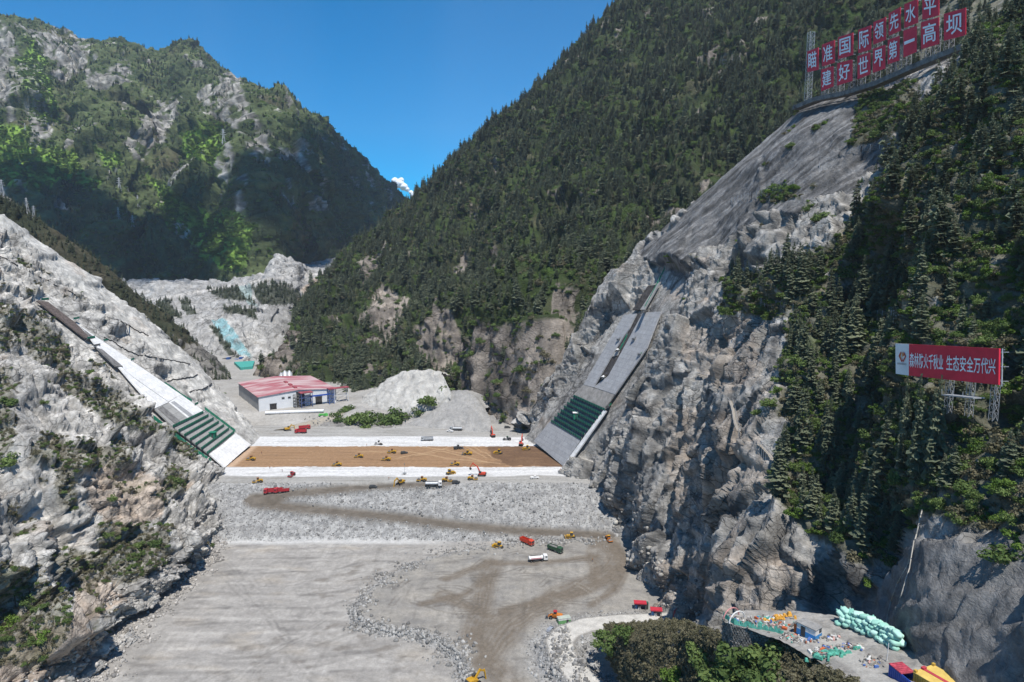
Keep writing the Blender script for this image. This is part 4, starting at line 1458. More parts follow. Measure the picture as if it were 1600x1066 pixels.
def bush(p, s, v, label, group=None, dry=False):
    pr, fl = (sprotos, sfirst) if dry else (bprotos, bfirst)
    o = pr[v] if fl[v] else copy_tree(pr[v])
    fl[v] = False
    o.location = np.asarray(p) - np.array([0, 0, .15 * s]); o.scale = (s, s * RNG.uniform(.85, 1.15), s * RNG.uniform(.8, 1.05))
    o.rotation_euler = (0, 0, RNG.uniform(0, 6.28))
    tag(o, words_cap(label), "bush", group)
    return o


# the big green bushes on the scrub hillside under the retaining wall
for (x, y, wd, v, lab) in [(1172, 1022, 50, 0, "large round green bush under the stone retaining wall"), (1215, 1012, 40, 0, "green bush tucked against the foot of the stone retaining wall"),
                           (1128, 1050, 46, 1, "dark green bush at the frame bottom below the prow of the stone wall"), (1150, 1062, 50, 0, "bushy green shrub cut by the frame bottom under the largest green bush"),
                           (962, 998, 34, 1, "dark green bush at the bend of the pale lower road"), (985, 985, 24, 0, "small green bush above the bend of the pale road"), (1100, 1018, 34, 1, "green bush among dry scrub short of the wall prow"),
                           (1060, 1055, 30, 2, "fresh green bush low in the dry scrub at the frame bottom"), (1210, 1060, 44, 1, "shaded green bush at the frame bottom below the stone wall"), (935, 1002, 22, 1, "small dark bush nearest the curve of the pale road"),
                           (1195, 1040, 40, 0, "bright-topped bush in the middle of the green clump under the wall")]:
    k = TE.near(x, y + wd * .3); p = TE.P[k]
    bush(p + TE.N[k] * .5, wd * .95 * TE.d[k] / FPX, v, lab)
# bushes on the left bank and right ledges
for (x, y, wd, v, lab) in [(276, 748, 22, 0, "lone dark green bush on the ledge above the fluted grey cliff"), (175, 775, 16, 1, "dark bush in the cleft beside the brown overhang"), (262, 820, 18, 0, "bright bush on the lip of the fluted grey cliff"),
                           (240, 845, 20, 0, "dark green bush at the foot of the brown cliff"), (168, 832, 16, 1, "leafy bush beside the vertical black drain pipe"), (215, 848, 18, 1, "leafy bush below the brown broken cliff"),
                           (140, 578, 15, 2, "yellow-green bush beside the pale slab on the left bank"), (70, 570, 14, 2, "yellow-green bush alone on the pale rocks of the left bank"), (10, 620, 30, 1, "dark bush on the rocks at the frame edge"),
                           (8, 715, 34, 1, "big dark bush at the frame edge above the white rocks"), (60, 820, 20, 0, "green bush between white boulders"), (20, 960, 34, 2, "bright green scrub bush low on the left bank"),
                           (45, 930, 26, 0, "green bush just above the net fence end"), (70, 625, 14, 1, "dark bush among grey rocks by the green strip"), (70, 985, 24, 2, "fresh green bush beside the lower white rocks"),
                           (100, 965, 18, 0, "green bush at the edge of the lower scrub")]:
    k = LB.near(x, y + wd * .3); p = LB.P[k]
    bush(p, wd * .62 * LB.d[k] / FPX, v, lab)
for (x, y, wd, v, lab) in [(1185, 455, 34, 2, "bright bush on the grassy ledge above the tan cliff"), (1170, 440, 22, 0, "green bush at the back of the grassy ledge"), (1140, 480, 26, 0, "green bush on the ledge under the grey net"), (1195, 480, 30, 1, "dark bush beside the grey net on the ledge"),
                           (1290, 330, 34, 0, "wide bush on the bare rock below the upper net fence"), (1235, 585, 34, 0, "green bush on the cliff shoulder by the dark pines"), (1200, 625, 26, 0, "leafy bush beside the tan rocks of the cliff walkway"),
                           (1185, 640, 22, 1, "dark bush just over the cliff walkway"), (1250, 560, 30, 1, "dark bush over the white-streaked cliff"), (1335, 692, 20, 2, "yellow bush glowing among dark pines under the billboard"),
                           (1250, 795, 30, 2, "yellow-green bush at the foot of the shaded pines"), (1310, 780, 28, 0, "mid-green bush on the shaded cliff foot"), (1560, 850, 60, 0, "wide bush on the slope under the pale boulder wall"),
                           (1590, 835, 40, 2, "bright bush at the frame edge under the boulder wall"), (1215, 290, 26, 2, "bright bush behind the upper net fence"), (1350, 155, 22, 2, "bright bush on the crag below the slogan panels"),
                           (1375, 205, 24, 0, "green bush in the crack of the crag"), (1545, 38, 34, 2, "bright bush beyond the last red slogan panel"), (1525, 75, 22, 2, "small bright bush under the last slogan panel"),
                           (1580, 100, 36, 0, "loose green bush on the shaded crest slope"), (1590, 380, 40, 2, "pale green tree-like bush at the frame edge"), (1330, 420, 30, 0, "green bush in front of the dark upper pines"),
                           (1360, 905, 20, 2, "bright bush on the edge of the dark gravel slope"), (1395, 870, 26, 0, "green bush behind the leaning poles")]:
    k = RB.near(x, y + wd * .3); p = RB.P[k]
    bush(p, wd * .62 * RB.d[k] / FPX, v, lab)

for (x, y, wd, v, lab) in [(1010, 1010, 30, 0, "dry brown shrub in the middle of the scrub hillside"), (1048, 990, 28, 1, "grey-brown shrub on the upper edge of the scrub hillside"), (1090, 985, 30, 2, "dry shrub just short of the prow of the stone wall"),
                           (1270, 1050, 34, 0, "dry shrub under the terrace end by the frame bottom"), (1010, 1050, 34, 1, "dry shrub low on the scrub hillside by the pale road"), (1310, 1062, 30, 2, "dry shrub at the outer edge of the site road")]:
    k = TE.near(x, y + wd * .3); p = TE.P[k]
    bush(p, wd * .62 * TE.d[k] / FPX, v, lab, None, True)

# ---- masses nobody could count
cat = np.concatenate
gn_scatter("hillside_conifers", pts[rest], hs[rest], CROWNS, "conifers filling the gaps of the wooded right bank", "woods", 1)

w = (FM.out < .5) * (.25 + 1.0 * sstep(-.25, .25, fbm(FM.P, 55, 3, 411))) + .04
w = w * np.where(FM.vv > 7.05, 0.25, 1.0)
p = scatter(FM, w, 13500, 4.2, face=-.4)
_, _, d_ = proj(p)
s_ = np.clip(RNG.lognormal(2.32, .38, len(p)), 4, 24) * (1 - .25 * (fbm(p, 70, 2, 413) > .25))
gn_scatter("mountain_forest", p, s_, CROWNS[:3], "dark conifer forest covering the mountain behind the right abutment", "forest", 2, 1.15)
w = sstep(-.05, .35, fbm(FM.P, 80, 3, 415)) * (FM.cliff < .5) + .22
p = scatter(FM, w, 15000, 2.4, face=-.3)
gn_scatter("mountain_undergrowth", p, np.clip(RNG.lognormal(1.05, .35, len(p)), 1.2, 6.5), BCROWN[:2] * 2 + SCROWN, "green broadleaf scrub between the mountain conifers", "scrub", 3)

w = (FA.rock < .5) * (1 - .9 * FA.green) * (.15 + sstep(-.2, .3, fbm(FA.P, 120, 4, 421))) + .04
p = scatter(FA, w, 15000, 5.0, face=-.4)
gn_scatter("far_forest", p, np.clip(RNG.lognormal(1.95, .35, len(p)), 4, 14), CROWNS[:3], "distant dark trees on the far mountain", "forest", 4, 1.35)
w = 2.6 * FA.green + .25 * (FA.rock < .5)
p = scatter(FA, w, 11000, 6.0, face=-.3)
gn_scatter("far_scrub", p, RNG.uniform(3, 7, len(p)), [BCROWN[2], BCROWN[2], BCROWN[0]], "bright green thickets on the far mountain", "scrub", 5)

w = 1 - .7 * LS.rock
p = scatter(LS, w, 2200, 3.0, face=-.5)
gn_scatter("spur_woods", p, RNG.uniform(4, 9, len(p)), CROWNS[:3], "dark trees on the spur behind the cut bank", "woods", 6, 1.1)
w = QH.veg
p = scatter(QH, w, 700, 5.0)
gn_scatter("quarry_trees", p, RNG.uniform(5, 10, len(p)), CROWNS[:3], "dark trees left standing on the quarried hillside", "woods", 7, 1.2)
w = (RB.skirt > .15) * 1.0
p = scatter(RB, w, 900, 4.0, face=-2)
gn_scatter("crest_woods", p, RNG.uniform(8, 16, len(p)), CROWNS[:3], "dark conifers beyond the crest behind the slogan panels", "woods", 8)

w = LB.veg * (1 - LB.upper * .9) * (LB.sd > 8)
p = scatter(LB, w, 4200, 1.4)
gn_scatter("left_bank_scrub", p, RNG.uniform(.6, 1.7, len(p)), SCROWN + BCROWN[:1], "olive scrub on the ledges of the left bank", "scrub", 9)
w = RB.veg * (RB.skirt < .2)
p = scatter(RB, w, 7000, 1.1)
gn_scatter("right_bank_scrub", p, RNG.uniform(.7, 2.6, len(p)), SCROWN[:2] + BCROWN, "low scrub under the conifers of the right bank", "scrub", 10)
w = 1 - .85 * TE.rock
p = scatter(TE, w, 2300, 1.2)
gn_scatter("hillside_scrub", p, RNG.uniform(.8, 1.9, len(p)), SCROWN, "dry brown scrub covering the hillside below the terrace", "scrub", 11)
# ================================================================== MACHINES
YEL = paint((.50, .28, .022), .5, .4); ORG = paint((.55, .17, .02), .5, .4); RED = paint((.40, .028, .035), .5, .4); VERM = paint((.56, .06, .028), .5, .4)
GRN = paint((.035, .085, .045), .5, .35); WHT = paint((.72, .71, .69), .5, .4); SIL = paint((.48, .49, .50), .35, .5, .4); BLK = paint((.022, .022, .022), .9, .1)
STEEL = paint((.17, .165, .16), .55, .4, .3); GLS = paint((.025, .035, .045), .12, .6); DKG = paint((.055, .058, .06), .6, .3); BLU = paint((.02, .075, .36), .5, .4)
MINT = foliage_mat("mint_sackcloth", (.20, .46, .37), (.62, .82, .72), 0); LAMP = paint((.75, .74, .70), .25, .5); BRN = paint((.20, .085, .035), .7, .2); PINK = paint((.55, .25, .27), .6, .3)
NETG = paint((.025, .22, .135), .85, .1, 0, .3, 2.0); CONC = concrete_mat("concrete", (.36, .355, .34), 7, 3.2); CONW = concrete_mat("pale_concrete", (.78, .775, .76), 6, 2.6, .82); CONG = concrete_mat("grey_concrete", (.37, .375, .385), 6, 2.6, .7)
ROOFR = paint((.36, .085, .10), .6, .3, 0, .25, .12); GALV = paint((.42, .43, .44), .5, .4, .3)


def wheels(t, xs, y, r, w):
    for x in xs:
        for s in (-1, 1):
            b = MB().tube((x, s * y - w / 2, r), (x, s * y + w / 2, r), r, None, 14)
            o = b.build("wheel", BLK, t)
            MB().tube((x, s * (y + w / 2 + .01), r), (x, s * (y + w / 2 + .04), r), r * .5, None, 10).build("rim", STEEL, o)


def tracks(t, L, y, h, w):
    for s in (-1, 1):
        b = MB()
        n = 10
        prof = [(-L / 2 + h / 2 - h / 2 * math.sin(math.pi * k / n), h / 2 - h / 2 * math.cos(math.pi * k / n)) for k in range(n + 1)]
        prof += [(L / 2 - h / 2 + h / 2 * math.sin(math.pi * k / n), h / 2 + h / 2 * math.cos(math.pi * k / n)) for k in range(n + 1)]
        b.prism(prof, 'y', s * y - w / 2, s * y + w / 2)
        o = b.build("track", BLK, t)
        f = MB().box((0, s * (y + w / 2 + .02), h * .5), (L * .72, .05, h * .45)).build("track_frame", STEEL, o)


def cabin(t, c, s, body, roof=None, name="cab"):
    """A glazed cab: painted posts and lower panels, dark glass, roof plate."""
    x, y, z = c
    b = MB().box((x, y, z + s[2] * .2), (s[0], s[1], s[2] * .4))
    for dx in (-.46, .46):
        for dy in (-.46, .46):
            b.box((x + dx * s[0], y + dy * s[1], z + s[2] * .68), (.1, .1, s[2] * .56))
    cab = b.build(name, body, t, .02)
    MB().box((x, y, z + s[2] * .67), (s[0] * .93, s[1] * .93, s[2] * .5)).build("window", GLS, cab)
    MB().box((x, y, z + s[2] * 1.0), (s[0] * 1.1, s[1] * 1.1, .12)).build("roof", roof or body, cab, .03)
    return cab


def road_roller(col=None, roof=None):
    t = empty("road_roller", (0, 0, 0)); col = col or YEL
    d = MB().tube((2.0, -1.05, .8), (2.0, 1.05, .8), .8, None, 20).build("drum", STEEL, t)
    b = MB()
    for s in (-1, 1):
        b.box((1.75, s * 1.2, .82), (2.3, .16, .42))
    b.box((2.98, 0, .82), (.2, 2.5, .4)).box((.72, 0, .85), (.3, 2.4, .5))
    b.build("drum_frame", col, t, .03)
    MB().prism([(-2.9, .75), (-2.9, 1.55), (-2.5, 1.85), (-.75, 1.95), (-.75, .75)], 'y', -.85, .85).build("engine_hood", col, t, .05)
    MB().box((-1.3, 0, .75), (2.6, 1.1, .5)).build("chassis", DKG, t)
    cabin(t, (-.15, 0, 1.2), (1.25, 1.5, 1.65), col, roof or BRN)
    wheels(t, (-1.7,), .95, .78, .5)
    MB().tube((-1.9, .5, 1.9), (-1.9, .5, 2.5), .06).build("exhaust", DKG, t)
    return t


def bulldozer(col=None):
    t = empty("bulldozer", (0, 0, 0)); col = col or YEL
    tracks(t, 4.2, 1.05, 1.05, .6)
    MB().prism([(.2, .7), (2.1, .7), (2.2, 1.0), (2.1, 1.75), (.2, 1.9)], 'y', -.7, .7).build("engine_hood", col, t, .05)
    MB().box((-.9, 0, 1.0), (2.3, 1.5, .9)).build("body", col, t, .05)
    cabin(t, (-.55, 0, 1.4), (1.35, 1.5, 1.7), DKG, col)
    bl = MB().prism([(2.75, .05), (2.62, .5), (2.68, 1.0), (2.95, 1.3), (3.05, 1.3), (2.8, .95), (2.75, .5), (2.92, .05)], 'y', -1.85, 1.85).build("blade", col, t)
    for s in (-1, 1):
        MB().bar((2.7, s * 1.55, .5), (-.6, s * 1.5, .55), .2).build("push_arm", col, t)
    r = MB().box((-2.35, 0, 1.0), (.5, 1.6, .35))
    for s in (-.6, 0, .6): r.prism([(-2.55, .95), (-2.35, .95), (-2.7, .1), (-2.8, .15)], 'y', s - .07, s + .07)
    r.build("ripper", DKG, t)
    MB().tube((1.2, .3, 1.8), (1.2, .3, 2.5), .07).build("exhaust", DKG, t)
    return t


def excavator(col=None, boom=((.6, 1.9), (2.4, 5.4), (4.9, 6.0)), stick=(6.3, 3.0), bucket=(6.0, 2.0)):
    t = empty("excavator", (0, 0, 0)); col = col or VERM
    tracks(t, 4.4, 1.15, .95, .6)
    MB().tube((0, 0, .9), (0, 0, 1.15), .75).box((0, 0, .6), (2.2, 1.8, .5)).build("undercarriage", DKG, t)
    MB().prism([(-2.5, 1.2), (1.2, 1.2), (1.2, 1.75), (-.3, 2.2), (-1.6, 2.35), (-2.45, 2.2)], 'y', -1.3, 1.3).build("body", col, t, .06)
    MB().prism([(-2.95, 1.2), (-2.5, 1.15), (-2.5, 2.1), (-2.85, 2.0)], 'y', -1.25, 1.25).build("counterweight", DKG, t, .05)
    cabin(t, (.7, .82, 1.25), (1.5, .95, 1.75), col, DKG)
    b = MB()
    for p, q, w in ((boom[0], boom[1], .62), (boom[1], boom[2], .5)):
        b.bar((p[0], -.15, p[1]), (q[0], -.15, q[1]), w)
    b.tube((boom[1][0], -.42, boom[1][1]), (boom[1][0], .12, boom[1][1]), .4, None, 10)
    bm = b.build("boom", col, t)
    MB().tube((1.3, .1, 1.6), ((boom[0][0] + boom[1][0]) / 2 + .5, .1, (boom[0][1] + boom[1][1]) / 2), .12).build("hydraulic_ram", SIL, bm)
    s = MB().bar((boom[2][0] - (stick[0] - boom[2][0]) * .2, -.15, boom[2][1] - (stick[1] - boom[2][1]) * .2), (stick[0], -.15, stick[1]), .42).build("stick", col, t)
    ux = bucket[0] - stick[0]; uz = bucket[1] - stick[1]
    MB().prism([(stick[0] + .2, stick[1] + .1), (stick[0] + .5, stick[1] - .5), (bucket[0] + .4, bucket[1] - .1), (bucket[0] - .5, bucket[1] - .2), (bucket[0] - .75, bucket[1] + .5)], 'y', -.8, .5).build("bucket", DKG, t)
    return t


def truck_front(t, x, col, h=3.0):
    c = MB().prism([(x, .75), (x + 2.0, .75), (x + 2.05, 1.7), (x + 1.9, h), (x + .25, h + .08), (x, h - .1)], 'y', -1.22, 1.22).build("cab", col, t, .05)
    MB().box((x + 2.02, 0, h - .72), (.06, 2.1, .85)).build("windscreen", GLS, c)
    for s in (-1, 1):
        MB().box((x + 1.25, s * 1.225, h - .75), (.9, .05, .7)).build("side_window", GLS, c)
        MB().box((x + 2.06, s * .92, 1.0), (.06, .36, .2)).build("headlight", LAMP, c)
    MB().box((x + 2.06, 0, .7), (.12, 2.4, .35)).box((x + 2.07, 0, 1.45), (.05, 1.5, .35)).build("bumper", DKG, c)


def dump_truck(col=None, bed=None, load=None):
    t = empty("dump_truck", (0, 0, 0)); col = col or RED; bed = bed or col
    MB().box((-.2, 0, .85), (8.6, .95, .35)).build("chassis", DKG, t)
    truck_front(t, 2.2, col)
    b = MB()
    for s in (-1, 1):
        b.box((-1.15, s * 1.18, 2.0), (6.2, .1, 1.7))
        for k in range(6): b.box((-3.9 + k * 1.1, s * 1.27, 2.0), (.14, .1, 1.7))
    b.box((-1.15, 0, 1.2), (6.2, 2.4, .12)).box((1.95, 0, 2.15), (.12, 2.46, 2.0)).box((-4.2, 0, 1.95), (.12, 2.46, 1.6)).box((2.3, 0, 3.15), (.9, 2.4, .08))
    bd = b.build("dump_bed", bed, t)
    if load:
        m = MB()
        N = 9
        vs = [( -4.1 + 6.0 * i / (N - 1), -1.12 + 2.24 * j / 4, 2.25 + .55 * math.sin(math.pi * i / (N - 1)) * math.sin(math.pi * (j + .5) / 5) + random.uniform(0, .25)) for i in range(N) for j in range(5)]
        m.add(vs, [(i * 5 + j, (i + 1) * 5 + j, (i + 1) * 5 + j + 1, i * 5 + j + 1) for i in range(N - 1) for j in range(4)])
        m.build("load", load, bd)
    for s in (-1, 1):
        MB().box((.9, s * 1.0, .8), (1.3, .5, .6)).build("fuel_tank", STEEL, t)
    wheels(t, (3.2, -1.6, -2.9), 1.02, .53, .38)
    return t


def water_tanker(tank=None, cab=None, stripe=None):
    t = empty("water_tanker", (0, 0, 0))
    MB().box((-.2, 0, .85), (9.4, .95, .35)).build("chassis", DKG, t)
    truck_front(t, 2.7, cab or WHT)
    b = MB()
    n = 18
    for x0, x1, k in ((-4.6, -4.4, .9), (-4.4, 2.2, 1), (2.2, 2.4, .9)):
        prof = [(1.2 * k * math.cos(2 * math.pi * i / n), 1.95 + .92 * k * math.sin(2 * math.pi * i / n)) for i in range(n)]
        b.prism(prof, 'x', x0, x1)
    tk = b.build("tank", tank or SIL, t)
    for x in (-3.4, -1.2, 1.0):
        MB().tube((x, 0, 2.85), (x, 0, 3.05), .3, None, 10).build("hatch", STEEL, tk)
    if stripe:
        for s in (-1, 1): MB().box((-1.1, s * 1.2, 1.95), (5.2, .05, .55)).build("stripe", stripe, tk)
    wk = MB().box((-1.1, 0, 2.92), (5.5, .5, .05)); wk.build("walkway", DKG, tk)
    for s in (-1, 1): MB().box((-1.1, s * 1.15, .8), (3.0, .06, .5)).build("side_guard", DKG, t)
    wheels(t, (3.7, 1.9, -2.2, -3.5), 1.02, .53, .38)
    return t


def wheel_loader(col=None, canopy=None):
    t = empty("wheel_loader", (0, 0, 0)); col = col or YEL
    MB().prism([(-3.2, .9), (-.6, .9), (-.6, 2.1), (-2.9, 2.0), (-3.2, 1.7)], 'y', -1.0, 1.0).build("engine_hood", col, t, .05)
    MB().box((.6, 0, 1.15), (2.4, 1.2, .8)).build("front_frame", col, t, .04)
    cabin(t, (-.2, 0, 1.5), (1.4, 1.5, 1.75), DKG if not canopy else col, canopy or col)
    for s in (-1, 1):
        MB().bar((.8, s * .55, 1.8), (2.9, s * .55, .8), .26).build("lift_arm", col, t)
    MB().prism([(2.7, .15), (4.0, .1), (3.9, .25), (3.0, .5), (2.9, 1.3), (3.3, 1.55), (2.75, 1.45)], 'y', -1.4, 1.4).build("bucket", STEEL, t)
    wheels(t, (1.5, -1.8), 1.0, .75, .55)
    return t


def car(name, col, pickup=False, suv=True):
    t = empty(name, (0, 0, 0))
    if pickup:
        MB().prism([(-2.6, .4), (2.5, .4), (2.55, .9), (1.5, 1.05), (-2.6, 1.05)], 'y', -.9, .9).build("body", col, t, .05)
        cb = MB().prism([(-.5, 1.05), (1.45, 1.05), (.8, 1.72), (-.4, 1.75)], 'y', -.8, .8).build("cab", col, t, .05)
        bb = MB()
        for s in (-1, 1): bb.box((-1.6, s * .85, 1.2), (2.0, .08, .35))
        bb.box((-2.57, 0, 1.2), (.08, 1.75, .35)).build("tailgate", col, t)
    else:
        MB().prism([(-2.35, .4), (2.3, .4), (2.35, .9), (1.3, 1.05), (-2.35, 1.1)], 'y', -.92, .92).build("body", col, t, .06)
        cb = MB().prism([(-2.25, 1.08), (1.2, 1.05), (.5, 1.7), (-2.0, 1.76)], 'y', -.8, .8).build("cab", col, t, .06)
    for s in (-1, 1):
        MB().box((.05, s * .815, 1.38), (1.1, .03, .36)).build("side_window", GLS, cb)
        MB().box((2.34, s * .65, .75), (.06, .35, .18)).build("headlight", LAMP, t)
    MB().slab([(1.36, -.7, 1.14), (1.36, .7, 1.14), (.84, .7, 1.66), (.84, -.7, 1.66)], -.04).build("windscreen", GLS, cb)
    wheels(t, (1.5, -1.5), .8, .36, .24)
    return t


def light_tower():
    t = empty("light_mast", (0, 0, 0))
    MB().box((0, 0, .7), (2.2, 1.2, .8), 0).box((1.5, 0, .45), (1.2, .12, .12)).build("trailer", GALV, t)
    wheels(t, (0,), .7, .35, .22)
    MB().tube((0, 0, 1.1), (0, 0, 6.4), .1, .06).build("mast", GALV, t)
    MB().box((0, 0, 6.5), (.3, 1.8, .5)).build("lamp_head", STEEL, t)
    return t


def person():
    """A standing site worker: one skinned figure, with helmet and vest of their own."""
    t = empty("person", (0, 0, 0))
    J = [(0, 0, .95), (0, .1, .9), (.05, .11, .5), (0, .11, .08), (.16, .11, .05), (0, -.1, .9), (-.02, -.11, .5), (-.12, -.11, .08), (.05, -.11, .05),
         (0, 0, 1.2), (0, 0, 1.42), (0, .2, 1.4), (.03, .27, 1.12), (.16, .24, .92), (0, -.2, 1.4), (.02, -.27, 1.12), (.1, -.25, .88), (.01, 0, 1.53), (.03, 0, 1.66), (.02, 0, 1.76)]
    E = [(0, 1), (1, 2), (2, 3), (3, 4), (0, 5), (5, 6), (6, 7), (7, 8), (0, 9), (9, 10), (10, 11), (11, 12), (12, 13), (10, 14), (14, 15), (15, 16), (10, 17), (17, 18), (18, 19)]
    R = [.13, .095, .065, .045, .04, .095, .065, .045, .04, .135, .12, .065, .045, .035, .065, .045, .035, .06, .1, .075]
    me = bpy.data.meshes.new("body"); me.from_pydata(J, E, []); me.materials.append(paint((.06, .075, .13), .9, .1))
    o = link("body", me, t)
    sk = o.modifiers.new("skin", 'SKIN')
    for v, r in zip(me.skin_vertices[0].data, R): v.radius = (r, r)
    me.skin_vertices[0].data[0].use_root = True
    o.modifiers.new("smooth", 'SUBSURF').render_levels = 1
    MB().tube((.02, 0, 1.72), (.02, 0, 1.8), .125, .11, 12).tube((.02, 0, 1.8), (.02, 0, 1.88), .11, .05, 12).build("helmet", YEL, t)
    MB().box((0, 0, 1.22), (.3, .42, .5), 0, 1.0).build("vest", ORG, t, .05)
    return t


PLACED = {}


def park(build, key, spots, cat, group=None, ground=None):
    """Build one of a kind at its first spot and copy it, part by part, to the others. Spot: (px, py, heading in degrees, label)."""
    proto = None
    for (x, y, hd, lab) in spots:
        p = (ground or DAM).pt(x, y) if not isinstance(x, np.ndarray) else x
        if proto is None:
            proto = build(); o = proto
        else:
            o = copy_tree(proto)
        o.location = p; o.rotation_euler = (0, 0, math.radians(hd))
        tag(o, words_cap(lab), cat, group)
    return proto


G = "rollers on the dam"
park(road_roller, "roller", [
    (392, 719, 176, "yellow road roller alone at the left end of the brown clay core"),
    (526, 728, 178, "yellow road roller on the near edge of the brown clay, lowest in its row"),
    (561, 715, 179, "yellow road roller on the open middle of the brown clay"),
    (604, 720, 176, "yellow road roller just below another roller at the start of the wheel tracks"),
    (612, 708, 180, "yellow road roller on the brown clay highest of its four neighbours"),
    (711, 727, 182, "yellow road roller on the near clay edge above the white strip"),
    (403, 754, 200, "yellow road roller on the grey crest near the left rock"),
    (660, 752, 178, "yellow road roller directly behind the silver water tanker"),
    (698, 753, -8, "yellow road roller in front of the cab of the silver tanker"),
    (739, 750, -6, "yellow road roller beside the tracks of the big red excavator")], "roller", G)
park(lambda: road_roller(WHT, DKG), "roller pale", [(592, 695, 180, "pale cream road roller on the white strip behind the clay")], "roller", G)
park(lambda: road_roller(RED, RED), "roller red", [(456, 744, 258, "red roller with pale drum facing the camera on the white strip")], "roller", G)
park(lambda: road_roller(ORG, YEL), "roller orange", [(950, 845, 285, "yellow and white roller where the brown haul road meets the right rock")], "roller", G)
park(lambda: road_roller(DKG, GRN), "roller dark", [(793, 688, 180, "grey green roller on the white strip near the right slab")], "roller", G)
G = "bulldozers on the dam"
park(bulldozer, "dozer", [(822, 703, 185, "yellow bulldozer on the dark clay near the right concrete slab"), (779, 856, 150, "yellow bulldozer beside the rock heaps on the lower bench"),
                          (778, 709, 160, "yellow bulldozer in the middle of the dark clay patch"), (703, 741, 30, "dusty yellow bulldozer on the near white strip behind the tankers"),
                          (892, 841, 178, "yellow bulldozer with its blade to the left under the haul road")], "bulldozer", G)
G = "excavators on the dam"
park(lambda: excavator(VERM, ((.6, 1.9), (2.4, 5.6), (5.2, 7.6)), (6.8, 5.2), (6.6, 3.9)), "exc", [(753, 744, 176, "big red excavator with raised boom on the near white strip")], "excavator", G)
park(lambda: excavator(VERM, ((.6, 1.9), (1.6, 5.6), (3.6, 6.8)), (4.6, 3.6), (4.2, 2.4)), "exc2", [(815, 696, 80, "red excavator seen from behind at the far clay edge"), (770, 683, 110, "dark red excavator with upright boom on the far grey strip")], "excavator", G)
park(lambda: excavator(YEL, ((.6, 1.9), (2.6, 4.2), (4.6, 3.0)), (5.2, -.4), (4.6, -1.2)), "exc3", [(626, 757, 235, "yellow excavator reaching down the rockfill slope"), (450, 673, 30, "yellow excavator by the red truck on the far ground"),
                                                                                               (741, 1068, 40, "yellow excavator cut off by the frame bottom among grey rubble")], "excavator", G)
G = "dump trucks"
ROCKL = paint((.22, .21, .2), .95, .1, 0, .3, 3)
park(lambda: dump_truck(RED, RED), "truck", [(425, 770, 195, "red dump truck leading at the hairpin of the haul road"), (441, 768, 194, "red dump truck close behind the leading one on the haul road"),
                                            (470, 677, 182, "red dump truck on the far grey ground below the warehouse")], "truck", G)
park(lambda: dump_truck(VERM, VERM), "truck2", [(824, 850, 315, "orange-red dump truck driving off the lower bench rock heaps")], "truck", G)
park(lambda: dump_truck(GRN, GRN, ROCKL), "truck3", [(868, 862, 318, "dark green loaded dump truck on the lower bench")], "truck", G)
park(lambda: dump_truck(RED, RED), "truck4", [(476, 671, 20, "second red truck half hidden behind the far red dump truck")], "truck", G)
park(lambda: water_tanker(SIL, WHT), "tanker", [(677, 759, 2, "silver water tanker with white cab at the edge of the rockfill slope")], "tanker", "water tankers")
park(lambda: water_tanker(WHT, WHT, PINK), "tanker2", [(841, 877, 12, "white water tanker with a pink side stripe on the lower bench")], "tanker", "water tankers")
park(lambda: water_tanker(GALV, GALV), "tanker3", [(712, 673, 178, "grey tanker far back on the crest below the dark cliff")], "tanker", "water tankers")
park(lambda: dump_truck(GALV, GALV), "flat", [(668, 689, 185, "grey dump truck on the far white strip behind the clay")], "truck", G)
park(lambda: wheel_loader(YEL), "loader", [(731, 711, 175, "yellow wheel loader by the pale wheel tracks on the clay")], "loader", "wheel loaders")
park(lambda: wheel_loader(DKG, GALV), "loader2", [(716, 702, 15, "dark grey wheel loader at the head of the yellow loader")], "loader", "wheel loaders")
park(lambda: wheel_loader(ORG, RED), "loader3", [(868, 966, 170, "orange wheel loader with a red canopy by the lower road")], "loader", "wheel loaders")
park(lambda: car("pickup_truck", WHT, True), "pick", [(836, 748, 8, "white pickup on the grey crest right of the red excavator"), (703, 675, 160, "white pickup on the far crest below the grey tanker")], "pickup", "small site vehicles")
park(lambda: car("parked_car", DKG), "car", [(712, 755, 10, "dark car parked between the yellow rollers and the tanker"), (583, 762, 4, "dark off-road car at the top of the rockfill slope"), (793, 669, 0, "dark car in the shade under the far right cliff"),
                                             (632, 709, 25, "small dark car on the pale wheel tracks of the clay")], "car", "small site vehicles")
park(light_tower, "mast", [(632, 741, 190, "grey light mast on a trailer on the near white strip")], "light mast")
park(person, "person", [(409, 709, 0, "person standing on the clay right above the leftmost roller"), (364, 723, 40, "person at the corner of the clay beside the left concrete slab"), (422, 733, 90, "person on the line between clay and near white strip"),
                        (441, 737, 200, "person on the near white strip left of the red roller"), (607, 749, 20, "person on the grey crest between dark car and light mast"), (925, 878, 10, "person alone on the lower bench wheel tracks"),
                        (573, 697, 0, "person beside the pale cream roller on the far white strip"), (876, 736, 120, "person on the white strip at the foot of the right slab"), (380, 689, 60, "person on the far white strip by the left slab corner"),
                        (478, 768, 0, "person in red on the haul road behind the red trucks")], "person", "workers on the dam")

# ================================================================== ABUTMENT SLABS
LP_A, LP_B = np.array([1.0, 0, 1 / .9]), -157.0


def on_left(px, py, off=0.0):
    r = ray(px, py); c = np.array([0, 0, CAM_H])
    return c + r * ((LP_B + off * 1.35 - LP_A @ c) / (r @ LP_A))[..., None]


def on_right(px, py, off=0.0):
    return on_slab(px, py, off * 1.25)


def face(fn, poly, off, t=.8):
    q = [fn(np.array(float(x)), np.array(float(y)), off) for x, y in poly]
    b = MB().slab(q, t)
    return b


def centre(fn, x, y, off=0.0):
    return np.array(fn(np.array(float(x)), np.array(float(y)), off))


